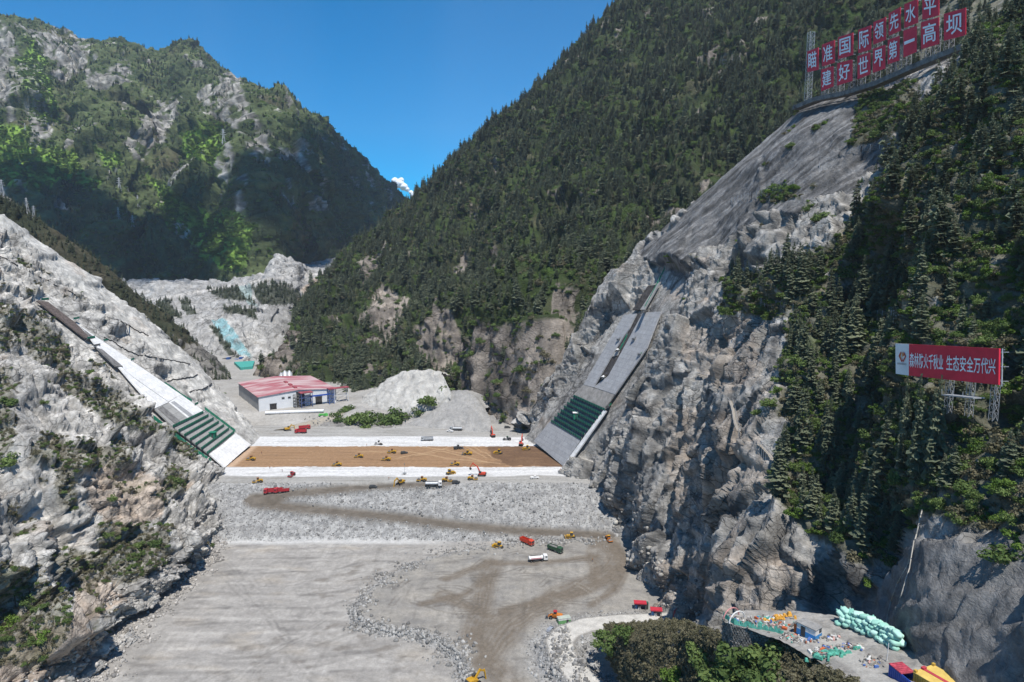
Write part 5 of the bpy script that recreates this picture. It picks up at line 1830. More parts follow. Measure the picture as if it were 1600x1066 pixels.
def slab_thing(name, fn, base, label, cat, parts, group=None):
    t = empty(name, tuple(centre(fn, *base)), label=label, cat=cat, group=group)
    o = t.location
    for nm, poly, off, m in parts:
        face(fn, poly, off).build(nm, m, t, 0, False)
    for c in t.children:                        # geometry is in world space: move it under the base
        c.data.transform(Matrix.Translation(-o))
    return t


M_MAT = paint((.135, .11, .10), .9, .1, 0, .3, .8); M_BARE = paint((.075, .07, .068), .95, .1, 0, .35, .5); M_STR = paint((.20, .195, .19), .9, .1, 0, .25, .4)
slab_thing("concrete_slab", on_left, (350, 731), "long pale concrete slab climbing the left bank from the brown clay", "concrete slab", [
    ("white_panel", [(117, 506), (163, 537), (282, 618), (262, 629), (206, 590), (138, 528)], 1.0, CONW), ("white_panel", [(140, 530), (206, 591), (262, 630), (240, 640), (186, 577), (152, 545)], 1.3, CONW),
    ("dark_panel", [(150, 545), (158, 547), (191, 574), (180, 574)], 1.8, M_STR), ("steel_mat", [(56, 471), (74, 473), (148, 530), (132, 530)], 1.0, M_MAT), ("edge_strip", [(37, 471), (43, 471), (86, 503), (78, 503)], 1.0, M_STR),
    ("grey_panel", [(240, 640), (262, 630), (295, 657), (270, 669)], .9, CONC), ("grey_panel", [(262, 630), (282, 618), (319, 645), (295, 657)], 1.0, CONW), ("stained_strip", [(245, 640), (253, 636), (283, 662), (275, 666)], 1.15, M_STR),
    ("stained_strip", [(266, 630), (271, 628), (303, 652), (298, 655)], 1.2, CONG), ("scaffold_bay", [(270, 669), (319, 645), (367, 678), (326, 711)], .5, CONC), ("foot_panel", [(326, 711), (347, 695), (371, 713), (350, 732)], .9, CONW),
    ("foot_panel", [(347, 695), (367, 678), (391, 696), (371, 713)], 1.0, CONW)], "concrete abutment slabs")
slab_thing("concrete_slab", on_right, (880, 729), "steep grey concrete slab on the right cliff above the brown clay", "concrete slab", [
    ("side_panel", [(976, 493), (996, 491), (984, 515), (965, 543), (938, 590), (929, 606), (913, 602)], .9, CONG), ("side_panel", [(1006, 489), (1034, 488), (1012, 545), (962, 617), (929, 606), (952, 588), (985, 528)], 1.0, CONG),
    ("bare_gap", [(996, 491), (1006, 489), (985, 528), (952, 588), (938, 590), (965, 543)], -.3, M_BARE), ("crossing", [(956, 553), (969, 549), (966, 556), (952, 560)], .3, CONC), ("upper_strip", [(988, 484), (999, 484), (1024, 445), (1012, 447)], .8, M_BARE),
    ("upper_walk", [(1000, 484), (1007, 484), (1032, 440), (1026, 444)], 1.0, CONC), ("concrete_band", [(913, 602), (962, 617), (945, 641), (896, 619)], .8, paint((.30, .285, .265), .9, .1, 0, .2, .3)),
    ("scaffold_bay", [(896, 619), (945, 641), (909, 688), (861, 659)], .3, M_STR), ("foot_panel", [(861, 659), (909, 688), (881, 729), (835, 690)], .8, CONG), ("edge_ramp", [(945, 641), (949, 643), (888, 729), (881, 729)], 1.3, CONW)],
    "concrete abutment slabs")


def walkway(fn, a, b, label, group, h=1.5, net=True, nrm=2.2):
    """A scaffold platform across a slab: deck, net railing, brackets."""
    A, B = centre(fn, *a, nrm * .3), centre(fn, *b, nrm * .3)
    A2, B2 = centre(fn, *a, nrm), centre(fn, *b, nrm)
    t = empty("scaffold_walkway", tuple(A), label=words_cap(label), cat="scaffold", group=group)
    o = Vector(A)
    L = lambda p: tuple(Vector(p) - o)
    up = Vector((0, 0, h))
    MB().slab([L(A), L(B), L(B2), L(A2)], .18).build("deck", DKG, t)
    MB().slab([L(A2), L(B2), tuple(Vector(L(B2)) + up), tuple(Vector(L(A2)) + up)], .08).build("safety_net", NETG, t)
    n = max(2, int((Vector(B) - Vector(A)).length / 3))
    br = MB()
    for k in range(n + 1):
        p, q = Vector(L(A)).lerp(Vector(L(B)), k / n), Vector(L(A2)).lerp(Vector(L(B2)), k / n)
        br.tube(p + Vector((0, 0, -1.6)), q, .07, None, 5).tube(q, q + up * 1.15, .05, None, 5)
    br.build("bracket", GALV, t)
    return t


for k in range(7):
    f = k / 6.0
    walkway(on_left, (270 + 53 * f, 668 + 42 * f), (318 + 48 * f, 645 + 31 * f), ["topmost green scaffold walkway on the left slab", "second green scaffold walkway from the top of the left slab", "third green scaffold walkway down the left slab",
            "middle green scaffold walkway on the left slab beside the green hut", "fifth green scaffold walkway down the left slab under the hut", "last but one green scaffold walkway on the left slab", "lowest green scaffold walkway on the left slab above the white foot"][k], "scaffold walkways on the left slab")
for k in range(8):
    f = k / 7.0
    walkway(on_right, (896 - 35 * f, 620 + 39 * f), (945 - 37 * f, 642 + 45 * f), "%s green scaffold walkway on the right slab%s" % (["topmost", "second", "third", "fourth", "fifth", "sixth", "seventh", "lowest"][k], [" under the brown band", " from the top", " from the top", " level with the small hut", " below the small hut", " from the top", " from the top", " above the bare foot"][k]),
            "scaffold walkways on the right slab")


def hut(fn, x, y, s, wall, roof, label, name="site_hut"):
    p = centre(fn, x, y, 1.2)
    t = empty(name, tuple(p), label=label, cat="hut")
    MB().box((0, 0, s[2] / 2), s).build("wall", wall, t, .04)
    MB().box((0, 0, s[2] + .1), (s[0] * 1.3, s[1] * 1.3, .2)).build("roof", roof, t)
    MB().box((s[0] * .1, -s[1] / 2 - .02, s[2] * .45), (s[0] * .35, .06, s[2] * .7)).build("door", DKG, t)
    return t


hut(on_left, 333, 684, (3.4, 3.2, 3.6), NETG, NETG, "small green box hut among the left scaffold walkways")
hut(on_right, 899, 655, (2.6, 2.8, 4.2), NETG, CONW, "small green hut with a white roof on the right scaffold")
for (fn, x, y, w, lab) in [(on_left, 149, 541, 7, "dark working platform at the left edge of the white slab top"), (on_left, 68, 469, 7, "green topped platform at the very top of the left slab"), (on_left, 117, 499, 6, "green platform where the steel mat meets the white slab"),
                           (on_left, 163, 533, 5, "small green platform on the right rim of the white slab"), (on_left, 205, 563, 4, "lone green platform midway on the right rim of the white slab"), (on_left, 140, 529, 8, "green barrier at the foot of the dark steel mat"),
                           (on_left, 305, 632, 5, "green platform on the right rim above the scaffold"), (on_right, 967, 530, 6, "dark beam platform left of the gap in the right slab"), (on_right, 991, 529, 7, "dark beam platform right of the gap in the right slab"), (on_right, 966, 546, 6, "white capped platform in the gap of the right slab"),
                           (on_right, 944, 588, 7, "white platform at the bottom of the slab gap"), (on_right, 1008, 487, 22, "long beam across the top of the right slab"), (on_right, 1000, 553, 6, "green draped platform at the right edge of the right slab"), (on_right, 951, 634, 6, "green platform at the lower right edge of the right slab")]:
    p = centre(fn, x, y, 1.4)
    t = empty("working_platform", tuple(p), math.radians(0 if fn is on_left else -22 + 90 * 0), words_cap(lab), "platform", "platforms on the abutment slabs")
    green = "green" in lab
    MB().box((0, 0, .1), (2.2, w, .25)).build("deck", CONW if "white" in lab else DKG, t)
    b = MB()
    for yy in (-w / 2, 0, w / 2): b.tube((1.0, yy, 0), (1.0, yy, 1.4), .06, None, 5).tube((-1, yy, -1.5), (1.0, yy, 0), .08, None, 5)
    b.build("bracket", GALV, t)
    MB().box((1.05, 0, .8), (.06, w, 1.1)).build("railing", NETG if green else STEEL, t)


def strip_fence(name, fn, line, h, mat, label, cat="fence", off=.4, posts=True):
    pts_ = [Vector(centre(fn, x, y, off)) for x, y in line]
    t = empty(name, tuple(pts_[0]), label=label, cat=cat)
    o = pts_[0]
    b, q = MB(), MB()
    for A, B in zip(pts_[:-1], pts_[1:]):
        a, c = A - o, B - o
        b.slab([a, c, c + Vector((0, 0, h)), a + Vector((0, 0, h))], .08)
        n = max(1, int((c - a).length / 4))
        for k in range(n + 1):
            p = a.lerp(c, k / n); q.tube(p - Vector((0, 0, 1)), p + Vector((0, 0, h * 1.1)), .08, None, 5)
    b.build("net", mat, t); q.build("posts", GALV, t)
    return t


strip_fence("net_fence", on_left, [(240, 655), (256, 668), (276, 684), (300, 703), (330, 724)], 2.6, NETG, "green net fence along the left rim of the left scaffold")
strip_fence("net_fence", on_right, [(1007, 484), (1024, 452), (1039, 421)], 2.2, NETG, "bright green net rail up the narrow top strip of the right slab")
strip_fence("net_fence", on_left, [(320, 640), (336, 652), (352, 664), (368, 676)], 2.0, NETG, "green net fence on the right rim of the left scaffold")
strip_fence("net_fence", on_left, [(257, 600), (268, 607), (283, 618), (300, 628)], 1.6, NETG, "low green fence on the right rim of the white slab")
strip_fence("net_fence", on_right, [(968, 549), (974, 538), (980, 525)], 1.8, NETG, "green net along the inner edge of the slab gap")
strip_fence("net_fence", on_right, [(939, 587), (948, 571), (957, 557)], 1.8, NETG, "green net down the left edge of the lower slab gap")
# ================================================================== WRITING
_font = None


def glyphs(text, bold=.025, spacing=1.0):
    """Outline of a piece of writing as a flat mesh, scaled to 0..1 in both directions."""
    cu = bpy.data.curves.new("writing", 'FONT')
    cu.body = text
    cu.size = 1.0
    cu.offset = bold
    cu.space_character = spacing
    cu.resolution_u = 3
    o = bpy.data.objects.new("writing", cu); COL.objects.link(o)
    dg = bpy.context.evaluated_depsgraph_get()
    me = bpy.data.meshes.new_from_object(o.evaluated_get(dg))
    bpy.data.objects.remove(o); bpy.data.curves.remove(cu)
    v = np.array([p.co[:] for p in me.vertices])
    f = [tuple(p.vertices) for p in me.polygons]
    bpy.data.meshes.remove(me)
    lo, hi = v.min(0), v.max(0)
    v = (v - lo) / np.maximum(hi - lo, 1e-6)
    return v[:, :2], f, (hi - lo)[0] / max((hi - lo)[1], 1e-6)


class Board:
    """A flat board through four world corners (TL, TR, BR, BL)."""
    def __init__(self, tl, tr, br, bl):
        self.q = [Vector(p) for p in (tl, tr, br, bl)]
        self.n = (self.q[1] - self.q[0]).cross(self.q[3] - self.q[0]).normalized()
        if self.n.dot(Vector((0, 0, CAM_H)) - self.q[0]) < 0: self.n = -self.n

    def at(self, u, v, off=0.0):                      # u to the right, v up
        tl, tr, br, bl = self.q
        return (bl.lerp(br, u)).lerp(tl.lerp(tr, u), v) + self.n * off

    def write(self, name, text, box, mat, parent, o, bold=.025, off=.12):
        v, f, asp = glyphs(text, bold)
        u0, v0, u1, v1 = box
        vs = [self.at(u0 + (u1 - u0) * p[0], v0 + (v1 - v0) * p[1], off) - o for p in v]
        me = bpy.data.meshes.new(name); me.from_pydata([tuple(p) for p in vs], [], f); me.materials.append(mat)
        return link(name, me, parent)

    def poly(self, b, pts_, off=.1):
        return b.add([self.at(u, v, off) for u, v in pts_], [tuple(range(len(pts_)))])


SIGNRED = paint((.70, .03, .06), .5, .3, 0, .10, .3); LETTER = paint((.90, .90, .92), .6, .3, 0, .06, .5); BOARDW = paint((.78, .78, .78), .6, .3, 0, .06, .4)
LOGO = paint((.50, .035, .02), .5, .3); LOGO2 = paint((.62, .22, .05), .5, .3); INK = paint((.10, .10, .11), .7, .2)


def lattice(b, base, w, d, h, step=2.2, r=.11, dirs=(Vector((1, 0, 0)), Vector((0, 1, 0)))):
    c = [base + dirs[0] * (sx * w / 2) + dirs[1] * (sy * d / 2) for sx, sy in ((-1, -1), (1, -1), (1, 1), (-1, 1))]
    up = Vector((0, 0, 1))
    for p in c: b.bar(p, p + up * h, r * 1.8)
    n = max(1, int(h / step))
    for k in range(n):
        z0, z1 = h * k / n, h * (k + 1) / n
        for i in range(4):
            a, e = c[i], c[(i + 1) % 4]
            b.bar(a + up * z0, e + up * z1, r); b.bar(a + up * z1, e + up * z1, r)


def sign_d(px):
    return 1 / (1 / 398.0 + (px - 1261.0) / 248.0 * (1 / 298.0 - 1 / 398.0))


TOPROW = [("瞄", 1261.4, 1278.7, 80.5, 74, 113, 109), ("准", 1284.3, 1304, 70, 62.5, 104, 98), ("国", 1309.3, 1332.7, 58.5, 51, 92.7, 86), ("际", 1340.8, 1360.8, 46.8, 39.4, 83, 77.6),
          ("领", 1364.4, 1384, 35, 26.5, 70, 62), ("先", 1388.5, 1407, 21, 11, 56, 48), ("水", 1413, 1434, 6.7, -2.2, 44, 35.5), ("平", 1441, 1467, -8, -13, 31, 24)]
LOWROW = [("建", 1283, 1302, 109, 103, 143, 135), ("好", 1308, 1331.6, 99, 92.7, 134, 126.5), ("世", 1339.7, 1359.7, 87.8, 81.5, 124, 116), ("界", 1363.8, 1383, 76.5, 70, 114, 107),
          ("第", 1387, 1405, 63, 56, 100.6, 94.5), ("一", 1411.5, 1432, 48, 40.5, 90, 81), ("高", 1439, 1467, 35, 27, 77, 68.6), ("坝", 1474.7, 1509, 22, 12, 63.7, 55)]
ALONG = (Vector(at(1509., 60., sign_d(1509))) - Vector(at(1261., 60., sign_d(1261)))); ALONG.z = 0; ALONG.normalize()
BACK = Vector((-ALONG.y, ALONG.x, 0))
if BACK.x < 0: BACK = -BACK
for row, rn in ((TOPROW, "upper"), (LOWROW, "lower")):
    for ch, xl, xr, tl, tr, bl, br in row:
        dl, dr = sign_d(xl), sign_d(xr)
        bd = Board(at(xl, tl, dl), at(xr, tr, dr), at(xr, br, dr), at(xl, bl, dl))
        o = bd.at(.5, 0)
        t = empty("slogan_panel", tuple(o), label="red square panel with the white character %s in the %s row" % (ch, rn), cat="sign panel", group="slogan panels on the crest")
        b = MB().slab([bd.at(0, 0) - o, bd.at(1, 0) - o, bd.at(1, 1) - o, bd.at(0, 1) - o], .25)
        bo = b.build("board", SIGNRED, t)
        box = (.13, .14, .87, .88) if ch not in "一平" else ((.10, .44, .90, .56) if ch == "一" else (.13, .10, .87, .78))
        bd.write("character", ch, box, LETTER, t, o, .012, .3)
        fr = MB()
        for u in (.12, .5, .88):
            fr.bar(bd.at(u, 0, -.5) - o, bd.at(u, 1, -.5) - o, .2)
        for v in (.1, .5, .9):
            fr.bar(bd.at(0, v, -.6) - o, bd.at(1, v, -.6) - o, .2)
        for v in (.05, .95): fr.bar(bd.at(.95, v, -.5) - o, bd.at(.95, v, -2.2) - o, .2)
        fr.build("rear_frame", GALV, t)
# lattice towers behind the panels, one behind each column, standing on the crest
ATT = [(1263, 112, 34), (1288, 140, 0), (1312, 131, 0), (1345, 122, 0), (1368, 113, 0), (1392, 100, 0), (1416, 88, 0), (1446, 76, 0), (1480, 62, 0), (1300, 136, 0), (1328, 128, 0), (1400, 97, 0), (1460, 72, 0)]
for k, (x, y, e) in enumerate(ATT):
    d = sign_d(x) + 5
    top = Vector(at(float(x), float(y) - 62 if k < 8 else float(y) - 28, d)) + BACK * 2.0
    foot = Vector(at(float(x), float(y) + 14 + e * .4, d)) + BACK * 2.0
    base = Vector((top.x, top.y, foot.z - 6))
    lab = ["tall white lattice tower standing free under the first panel", "lattice tower behind the second column of slogan panels", "lattice tower behind the third column of slogan panels", "lattice tower behind the fourth column of slogan panels",
           "lattice tower behind the fifth column of slogan panels", "lattice tower behind the sixth column of slogan panels", "lattice tower behind the seventh column of slogan panels", "lattice tower carrying the tallest column of slogan panels",
           "short lattice leg under the last lone slogan panel", "slim lattice leg in the gap after the second column", "slim lattice leg in the gap after the third column", "slim lattice leg under the sixth column gap", "slim lattice leg below the column with the topmost panel"][k]
    t = empty("lattice_tower", tuple(base), label=lab, cat="steel tower", group="lattice towers of the slogan")
    b = MB(); lattice(b, Vector((0, 0, 0)), 2.6 if k < 9 else 1.4, 3.0, top.z - base.z, 2.4, .11, (ALONG, BACK)); b.build("frame", GALV, t)
    MB().box((0, 0, .3), (3.4, 3.4, .6)).build("footing", CONC, t)
# the concrete ledge in front of the towers
led = [Vector(at(float(x), float(y), sign_d(x) - 1.5)) for x, y in [(1250, 166), (1285, 152), (1330, 143), (1380, 127), (1430, 105), (1480, 84), (1516, 70)]]
b = MB()
for A, B in zip(led[:-1], led[1:]):
    b.slab([A - Vector((0, 0, 2.4)), B - Vector((0, 0, 2.4)), B, A], -5.0)
    n = int((B - A).length / 1.6)
    for k in range(n):
        p = A.lerp(B, k / n); b.tube(p, p + Vector((0, 0, 1.2)), .05, None, 4)
    b.tube(A + Vector((0, 0, 1.2)), B + Vector((0, 0, 1.2)), .05, None, 4)
led_o = b.build("concrete_ledge", paint((.20, .195, .185), .95, .1, 0, .3, .4), None, 0, False, tuple(led[0]))
tag(led_o, "grey concrete ledge with a thin railing under the slogan panels", "ledge")

# ------------------------------------------------------------------ the fire-prevention billboard
kk = min([float(RB.d[RB.near(x, y)]) / np.interp(x, [1399, 1561], [226, 190]) for x in range(1400, 1565, 16) for y in (550, 575, 600, 612)]) * .975
dl, dm, dr = 226.0 * kk, 221.0 * kk, 190.0 * kk
bdw = Board(at(1399., 537., dl), at(1420.3, 537.8, dm), at(1420.0, 587., dm), at(1399.6, 584., dl))
bdr = Board(at(1420.3, 537.8, dm), at(1561., 544.7, dr), at(1560., 601.6, dr), at(1420.0, 587., dm))
o = bdr.at(.5, 0)
t = empty("billboard", tuple(o), label="wide red billboard with a white end panel among the pines, one line of white writing", cat="billboard")
MB().slab([bdr.at(u, v) - o for u, v in ((0, 0), (1, 0), (1, 1), (0, 1))], .4).build("red_board", SIGNRED, t)
MB().slab([bdw.at(u, v) - o for u, v in ((0, 0), (1, 0), (1, 1), (0, 1))], .4).build("white_board", BOARDW, t)
bdr.write("slogan", "森林防火千秋业", (.015, .27, .425, .73), LETTER, t, o, .012, .15)
bdr.write("slogan", "生态安全万代兴", (.46, .27, .975, .73), LETTER, t, o, .012, .15)
for b, m, sets in ((MB(), LOGO, [[(.26, .60), (.42, .76), (.42, .68), (.34, .60), (.50, .46), (.50, .54), (.58, .46), (.74, .60), (.66, .68), (.66, .76), (.82, .60), (.60, .40), (.54, .46), (.48, .40)]]),
                   (MB(), LOGO2, [[(.42, .60), (.50, .70), (.50, .76), (.36, .62), (.36, .58), (.50, .44)], [(.60, .60), (.55, .55), (.55, .70), (.60, .76), (.70, .62)]])):
    for s in sets: bdw.poly(b, s, .12 if m is LOGO else .16)
    b.v = [tuple(Vector(p) - o) for p in b.v]
    b.build("emblem", m, t)
bdw.write("caption", "国家能源集团", (.16, .32, .84, .38), INK, t, o, .0, .12)
fr = MB()
for u in (.0, .2, .4, .6, .8, 1):
    fr.bar(bdr.at(u, -.04, -.8) - o, bdr.at(u, 1.0, -.8) - o, .22)
    for v in (.1, .5, .9): fr.bar(bdr.at(u, v, -.5) - o, bdr.at(u, v, -2.4) - o, .12)
for v in (.03, .5, .97): fr.bar(bdr.at(0, v, -.9) - o, bdr.at(1.02, v, -.9) - o, .16)
fr.build("rear_frame", GALV, t)
for u in (.45, .68, .93):
    p = bdr.at(u, 0, -1.2) - o; lt = MB()
    lattice(lt, p - Vector((0, 0, 7.5)), 1.1, 1.1, 8.5, 1.5, .045); lt.build("lattice_leg", GALV, t)
cw = MB()
cw.slab([bdr.at(.5, -.42, 2.2) - o, bdr.at(.84, -.40, 2.2) - o, bdr.at(.84, -.40, -.8) - o, bdr.at(.5, -.42, -.8) - o], .25)
for u in (.5, .62, .73, .84): cw.bar(bdr.at(u, -.41, 2.1) - o, bdr.at(u, -.27, 2.1) - o, .08)
cw.build("catwalk", GALV, t)

# pines that stand in front of it, and the largest ones on the cliff edge
for x, y0, y1, v, lab in [(1428, 610, 574, 0, "dark conifer standing before the left end of the red billboard"), (1456, 615, 576, 1, "broad conifer covering the lower middle of the red billboard"), (1404, 605, 572, 2, "slim conifer before the white end of the billboard"),
                          (1290, 735, 610, 1, "big layered conifer on the cliff edge downhill of the billboard"), (1250, 700, 590, 3, "tall open conifer on the cliff edge beside the walkway"), (1395, 730, 640, 0, "large dense conifer downhill of the billboard's white end")]:
    if y0 < 620:
        bd_ = float(np.interp(x, [1399, 1561], [dl, dr])) - 2.5
        while y0 < 800 and RB.d[RB.near(x, y0)] > bd_: y0 += 6
    k = RB.near(x, y0); o_ = copy_tree(protos[v]); s = (y0 - y1) * RB.d[k] / FPX * .97
    wdt = min(s, 11.0)
    o_.location = RB.P[k] - np.array([0, 0, .3]); o_.scale = (wdt * 1.15, wdt * 1.15, s); tag(o_, lab, "tree", lab)


# ================================================================== FENCES, WALKWAY, HOSES ON THE ROCK
NET = paint((.30, .31, .32), .6, .3, .2)


def rock_net(sheet, line, h, label, lean=.0, every=5.0, mesh=1.1):
    P = [Vector(sheet.pt(x, y)) for x, y in line]
    t = empty("rockfall_net", tuple(P[0]), label=words_cap(label), cat="net fence", group="rockfall nets")
    o = P[0]
    n, p = MB(), MB()
    for A, B in zip(P[:-1], P[1:]):
        a, c = A - o, B - o
        L = (c - a).length
        u = Vector((0, 0, h))
        m = max(1, int(L / every))
        for k in range(m + 1):
            q = a.lerp(c, k / m); p.bar(q - Vector((0, 0, .8)), q + u * 1.05, .22)
        m = max(1, int(L / mesh))
        for k in range(m):
            q0, q1 = a.lerp(c, k / m), a.lerp(c, (k + 1) / m)
            n.bar(q0, q1 + u * .97, .035); n.bar(q1, q0 + u * .97, .035)
        for v in (.05, .35, .68, 1.0):
            n.bar(a + u * v, c + u * v, .06)
    n.build("netting", NET, t); p.build("posts", GALV, t)


rock_net(RB, [(1262, 488), (1300, 492), (1340, 497), (1385, 502), (1415, 502), (1442, 498)], 3.4, "long grey rockfall net sagging across the dark pines above the billboard")
rock_net(RB, [(1032, 505), (1062, 492), (1100, 488), (1140, 478), (1185, 476), (1238, 488)], 2.8, "rockfall net along the grassy ledge right of the concrete slab")
rock_net(RB, [(1142, 318), (1175, 310), (1215, 300), (1240, 290)], 3.4, "upper rockfall net with white posts on the bare grey rock")
rock_net(RB, [(1280, 262), (1310, 246), (1345, 236), (1375, 232)], 2.6, "short rockfall net high on the crag under the slogan panels")
rock_net(RB, [(1000, 562), (1010, 562), (1020, 564), (1030, 566)], 4.0, "small net with bright posts at the right rim of the concrete slab", 0, 2.5)
rock_net(LB, [(-6, 962), (22, 948), (48, 930), (78, 918)], 4.2, "rockfall net on the scrub slope at the frame's left edge")
rock_net(FM, [(1062, 340), (1040, 365), (1020, 380), (1000, 398)], 3.0, "thin fence where the forest meets the bare rock crest")
rock_net(RB, [(955, 478), (972, 476), (985, 478)], 3.2, "short net at the upper left corner of the concrete slab")
rock_net(RB, [(1272, 708), (1284, 716)], 4.5, "two leaning net posts in the dark pines below the billboard")


def polytube(b, P, r, n=6):
    for A, B in zip(P[:-1], P[1:]): b.tube(A, B, r, None, n)
    return b


HOSE = paint((.018, .018, .018), .7, .2)
for line, lab in [([(0, 400), (36, 421), (81, 443), (129, 466)], "black hose across the pale cut face above the slab top"), ([(176, 498), (190, 503), (204, 511), (218, 519), (234, 526)], "short black hose along the tan rim of the cut face"),
                  ([(162, 528), (174, 533), (186, 541), (202, 550), (222, 556), (246, 560), (270, 564), (300, 570)], "long black hose dipping across the middle of the cut face"),
                  ([(257, 598), (270, 594), (285, 592), (298, 590), (312, 585)], "black hose beside the right rim of the white slab"), ([(296, 613), (308, 610), (318, 608), (328, 602), (333, 597)], "curved black hose low on the cut face near the scaffold")]:
    P = []
    for (x0, y0), (x1, y1) in zip(line[:-1], line[1:]):
        n = max(2, int(math.dist((x0, y0), (x1, y1)) / 3))
        for k in range(n):
            g = LB.near(x0 + (x1 - x0) * k / n, y0 + (y1 - y0) * k / n); P.append(Vector(LB.P[g] + LB.N[g] * .35))
    ob = polytube(MB(), P, .32, 6).build("rubber_hose", HOSE, None, 0, False, tuple(P[0]))
    tag(ob, lab, "hose", "black hoses on the cut face")

# scaffold walkway round the cliff
wl_ = [(1090, 588), (1112, 592), (1128, 600), (1138, 618), (1146, 640), (1148, 662), (1160, 680), (1178, 690), (1194, 700), (1206, 712), (1212, 728)]
P = []
for (x0, y0), (x1, y1) in zip(wl_[:-1], wl_[1:]):
    for k in range(3):
        g = RB.near(x0 + (x1 - x0) * k / 3, y0 + (y1 - y0) * k / 3); P.append(Vector(RB.P[g] + RB.N[g] * 1.1))
for i in range(2): P = [P[0]] + [(P[k - 1] + P[k] * 2 + P[k + 1]) / 4 for k in range(1, len(P) - 1)] + [P[-1]]
t = empty("cliff_walkway", tuple(P[0]), label="scaffold walkway winding round the shaded cliff right of the concrete slab", cat="walkway")
o = P[0]; dk, rl_, lg = MB(), MB(), MB()
for A, B in zip(P[:-1], P[1:]):
    a, c = A - o, B - o
    s = Vector((c.y - a.y, a.x - c.x, 0)); s = s.normalized() * .7 if s.length > 1e-3 else Vector((.7, 0, 0))
    dk.slab([a - s, c - s, c + s, a + s], .15)
    for q in (s, -s):
        rl_.tube(a + q + Vector((0, 0, 1.2)), c + q + Vector((0, 0, 1.2)), .06, None, 4); rl_.tube(a + q, a + q + Vector((0, 0, 1.2)), .06, None, 4)
        lg.tube(a + q, a + q - Vector((0, 0, 3.2)), .07, None, 4)
    lg.tube(a - s - Vector((0, 0, 3)), c + s, .05, None, 4)
dk.build("deck", paint((.30, .27, .23), .9, .1), t); rl_.build("railing", GALV, t); lg.build("scaffold_legs", GALV, t)

# two leaning poles of the near slope
for line, r, lab in [([(1384, 985), (1387, 960), (1392, 940), (1402, 912), (1419, 882), (1432, 835), (1441, 796)], .13, "long bent pale pole leaning up the dark gravel slope, the upper one"),
                     ([(1393, 984), (1400, 958), (1408, 930), (1421, 888), (1428, 845)], .11, "shorter bent pole leaning beside the long one on the gravel slope")]:
    P = []
    for i, (x, y) in enumerate(line):
        g = RB.near(x, y); P.append(Vector(at(float(x), float(y), float(RB.d[g]) - 1.2)))
    t_ = polytube(MB(), P, r, 6).build("leaning_pole", paint((.42, .40, .36), .7, .2), None, 0, True, tuple(P[0])); tag(t_, lab, "pole", "leaning poles")

# ================================================================== WAREHOUSE AND WORKS BEHIND THE DAM
cz = 27.2
A0 = on_z(405., 642.5, cz)
ang = math.radians(33)
U = Vector((math.cos(ang), math.sin(ang), 0)); W = Vector((-math.sin(ang), math.cos(ang), 0)); Z = Vector((0, 0, 1))
Lf, Ld, Hh, Hr = 63.0, 74.0, 11.2, 13.8
t = empty("warehouse", tuple(A0), ang, "white steel warehouse with a faded red gable roof beyond the dam", "warehouse")
WALLW = paint((.70, .71, .72), .6, .3, 0, .06, .15); WALLSHADE = paint((.34, .345, .35), .6, .3, 0, .12, .2)  # side walls get a darker grey: their shade put into the paint
MB().prism([(0, -1), (Lf, -1), (Lf, Hh), (Lf / 2, Hr - .3), (0, Hh)], 'y', 0, .5).build("front_wall", WALLW, t)
b = MB().box((-.05, Ld / 2 + .3, Hh / 2 - .5), (.5, Ld - .4, Hh + 1))
for k in range(12): b.box((-.33, 2 + k * 4.3, Hh / 2), (.1, .35, Hh))
b.build("side_wall", WALLSHADE, t)
MB().box((Lf, Ld / 2 + .3, Hh / 2 - .5), (.5, Ld - .4, Hh + 1)).build("side_wall", WALLSHADE, t)
rf = MB()
NR = 14
for k in range(NR):
    u0, u1 = -1 + (Lf / 2 + 1) * k / NR, -1 + (Lf / 2 + 1) * (k + 1) / NR
    for s in (0, 1):
        a, c = (u0, u1) if s == 0 else (Lf - u0, Lf - u1)
        za, zc = Hh + .3 + (Hr - Hh) * (u0 + 1) / (Lf / 2 + 1), Hh + .3 + (Hr - Hh) * (u1 + 1) / (Lf / 2 + 1)
        rf.mat(0)
        rf.slab([(a, -.8, za), (c, -.8, zc), (c, Ld + 1, zc), (a, Ld + 1, za)], .2 if s == 0 else -.2)
m, nt, bb = nodemat("faded_red_roof")
tc = nt.nodes.new("ShaderNodeTexCoord"); mp = nt.nodes.new("ShaderNodeMapping"); mp.inputs["Scale"].default_value = (.035, .09, .0)
nz = nt.nodes.new("ShaderNodeTexNoise"); nz.inputs["Scale"].default_value = 1.0; nz.inputs["Detail"].default_value = 5
cr = nt.nodes.new("ShaderNodeValToRGB"); cr.color_ramp.elements[0].color = (.36, .12, .135, 1); cr.color_ramp.elements[0].position = .42; cr.color_ramp.elements[1].color = (.50, .37, .36, 1); cr.color_ramp.elements[1].position = .58
nt.links.new(tc.outputs["Object"], mp.inputs[0]); nt.links.new(mp.outputs[0], nz.inputs["Vector"]); nt.links.new(nz.outputs[0], cr.inputs[0]); nt.links.new(cr.outputs[0], bb.inputs["Base Color"])
bb.inputs["Roughness"].default_value = .6
roof = rf.build("roof", m, t)
rv = MB()
for y in (10, 24, 38): rv.box((Lf / 2, y, Hr + .7), (2.4, 6, 1.0))
rv.build("roof_vent", ROOFR, roof)
for (u, w, h) in ((11, 5.2, 4.6), (48, 5.4, 6.4), (33, 6.5, 12.0)):
    d = MB().box((u, -.12, h / 2), (w, .5, h)).build("door", paint((.055, .05, .048), .8, .2, 0, .3, .6), t)
    MB().box((u, -.35, h + .2), (w + .6, .3, .35)).build("door_frame", STEEL, d)
for u in (19, 24): MB().box((u, -.1, 8.5), (2.2, .45, 1.3)).build("window", GLS, t)
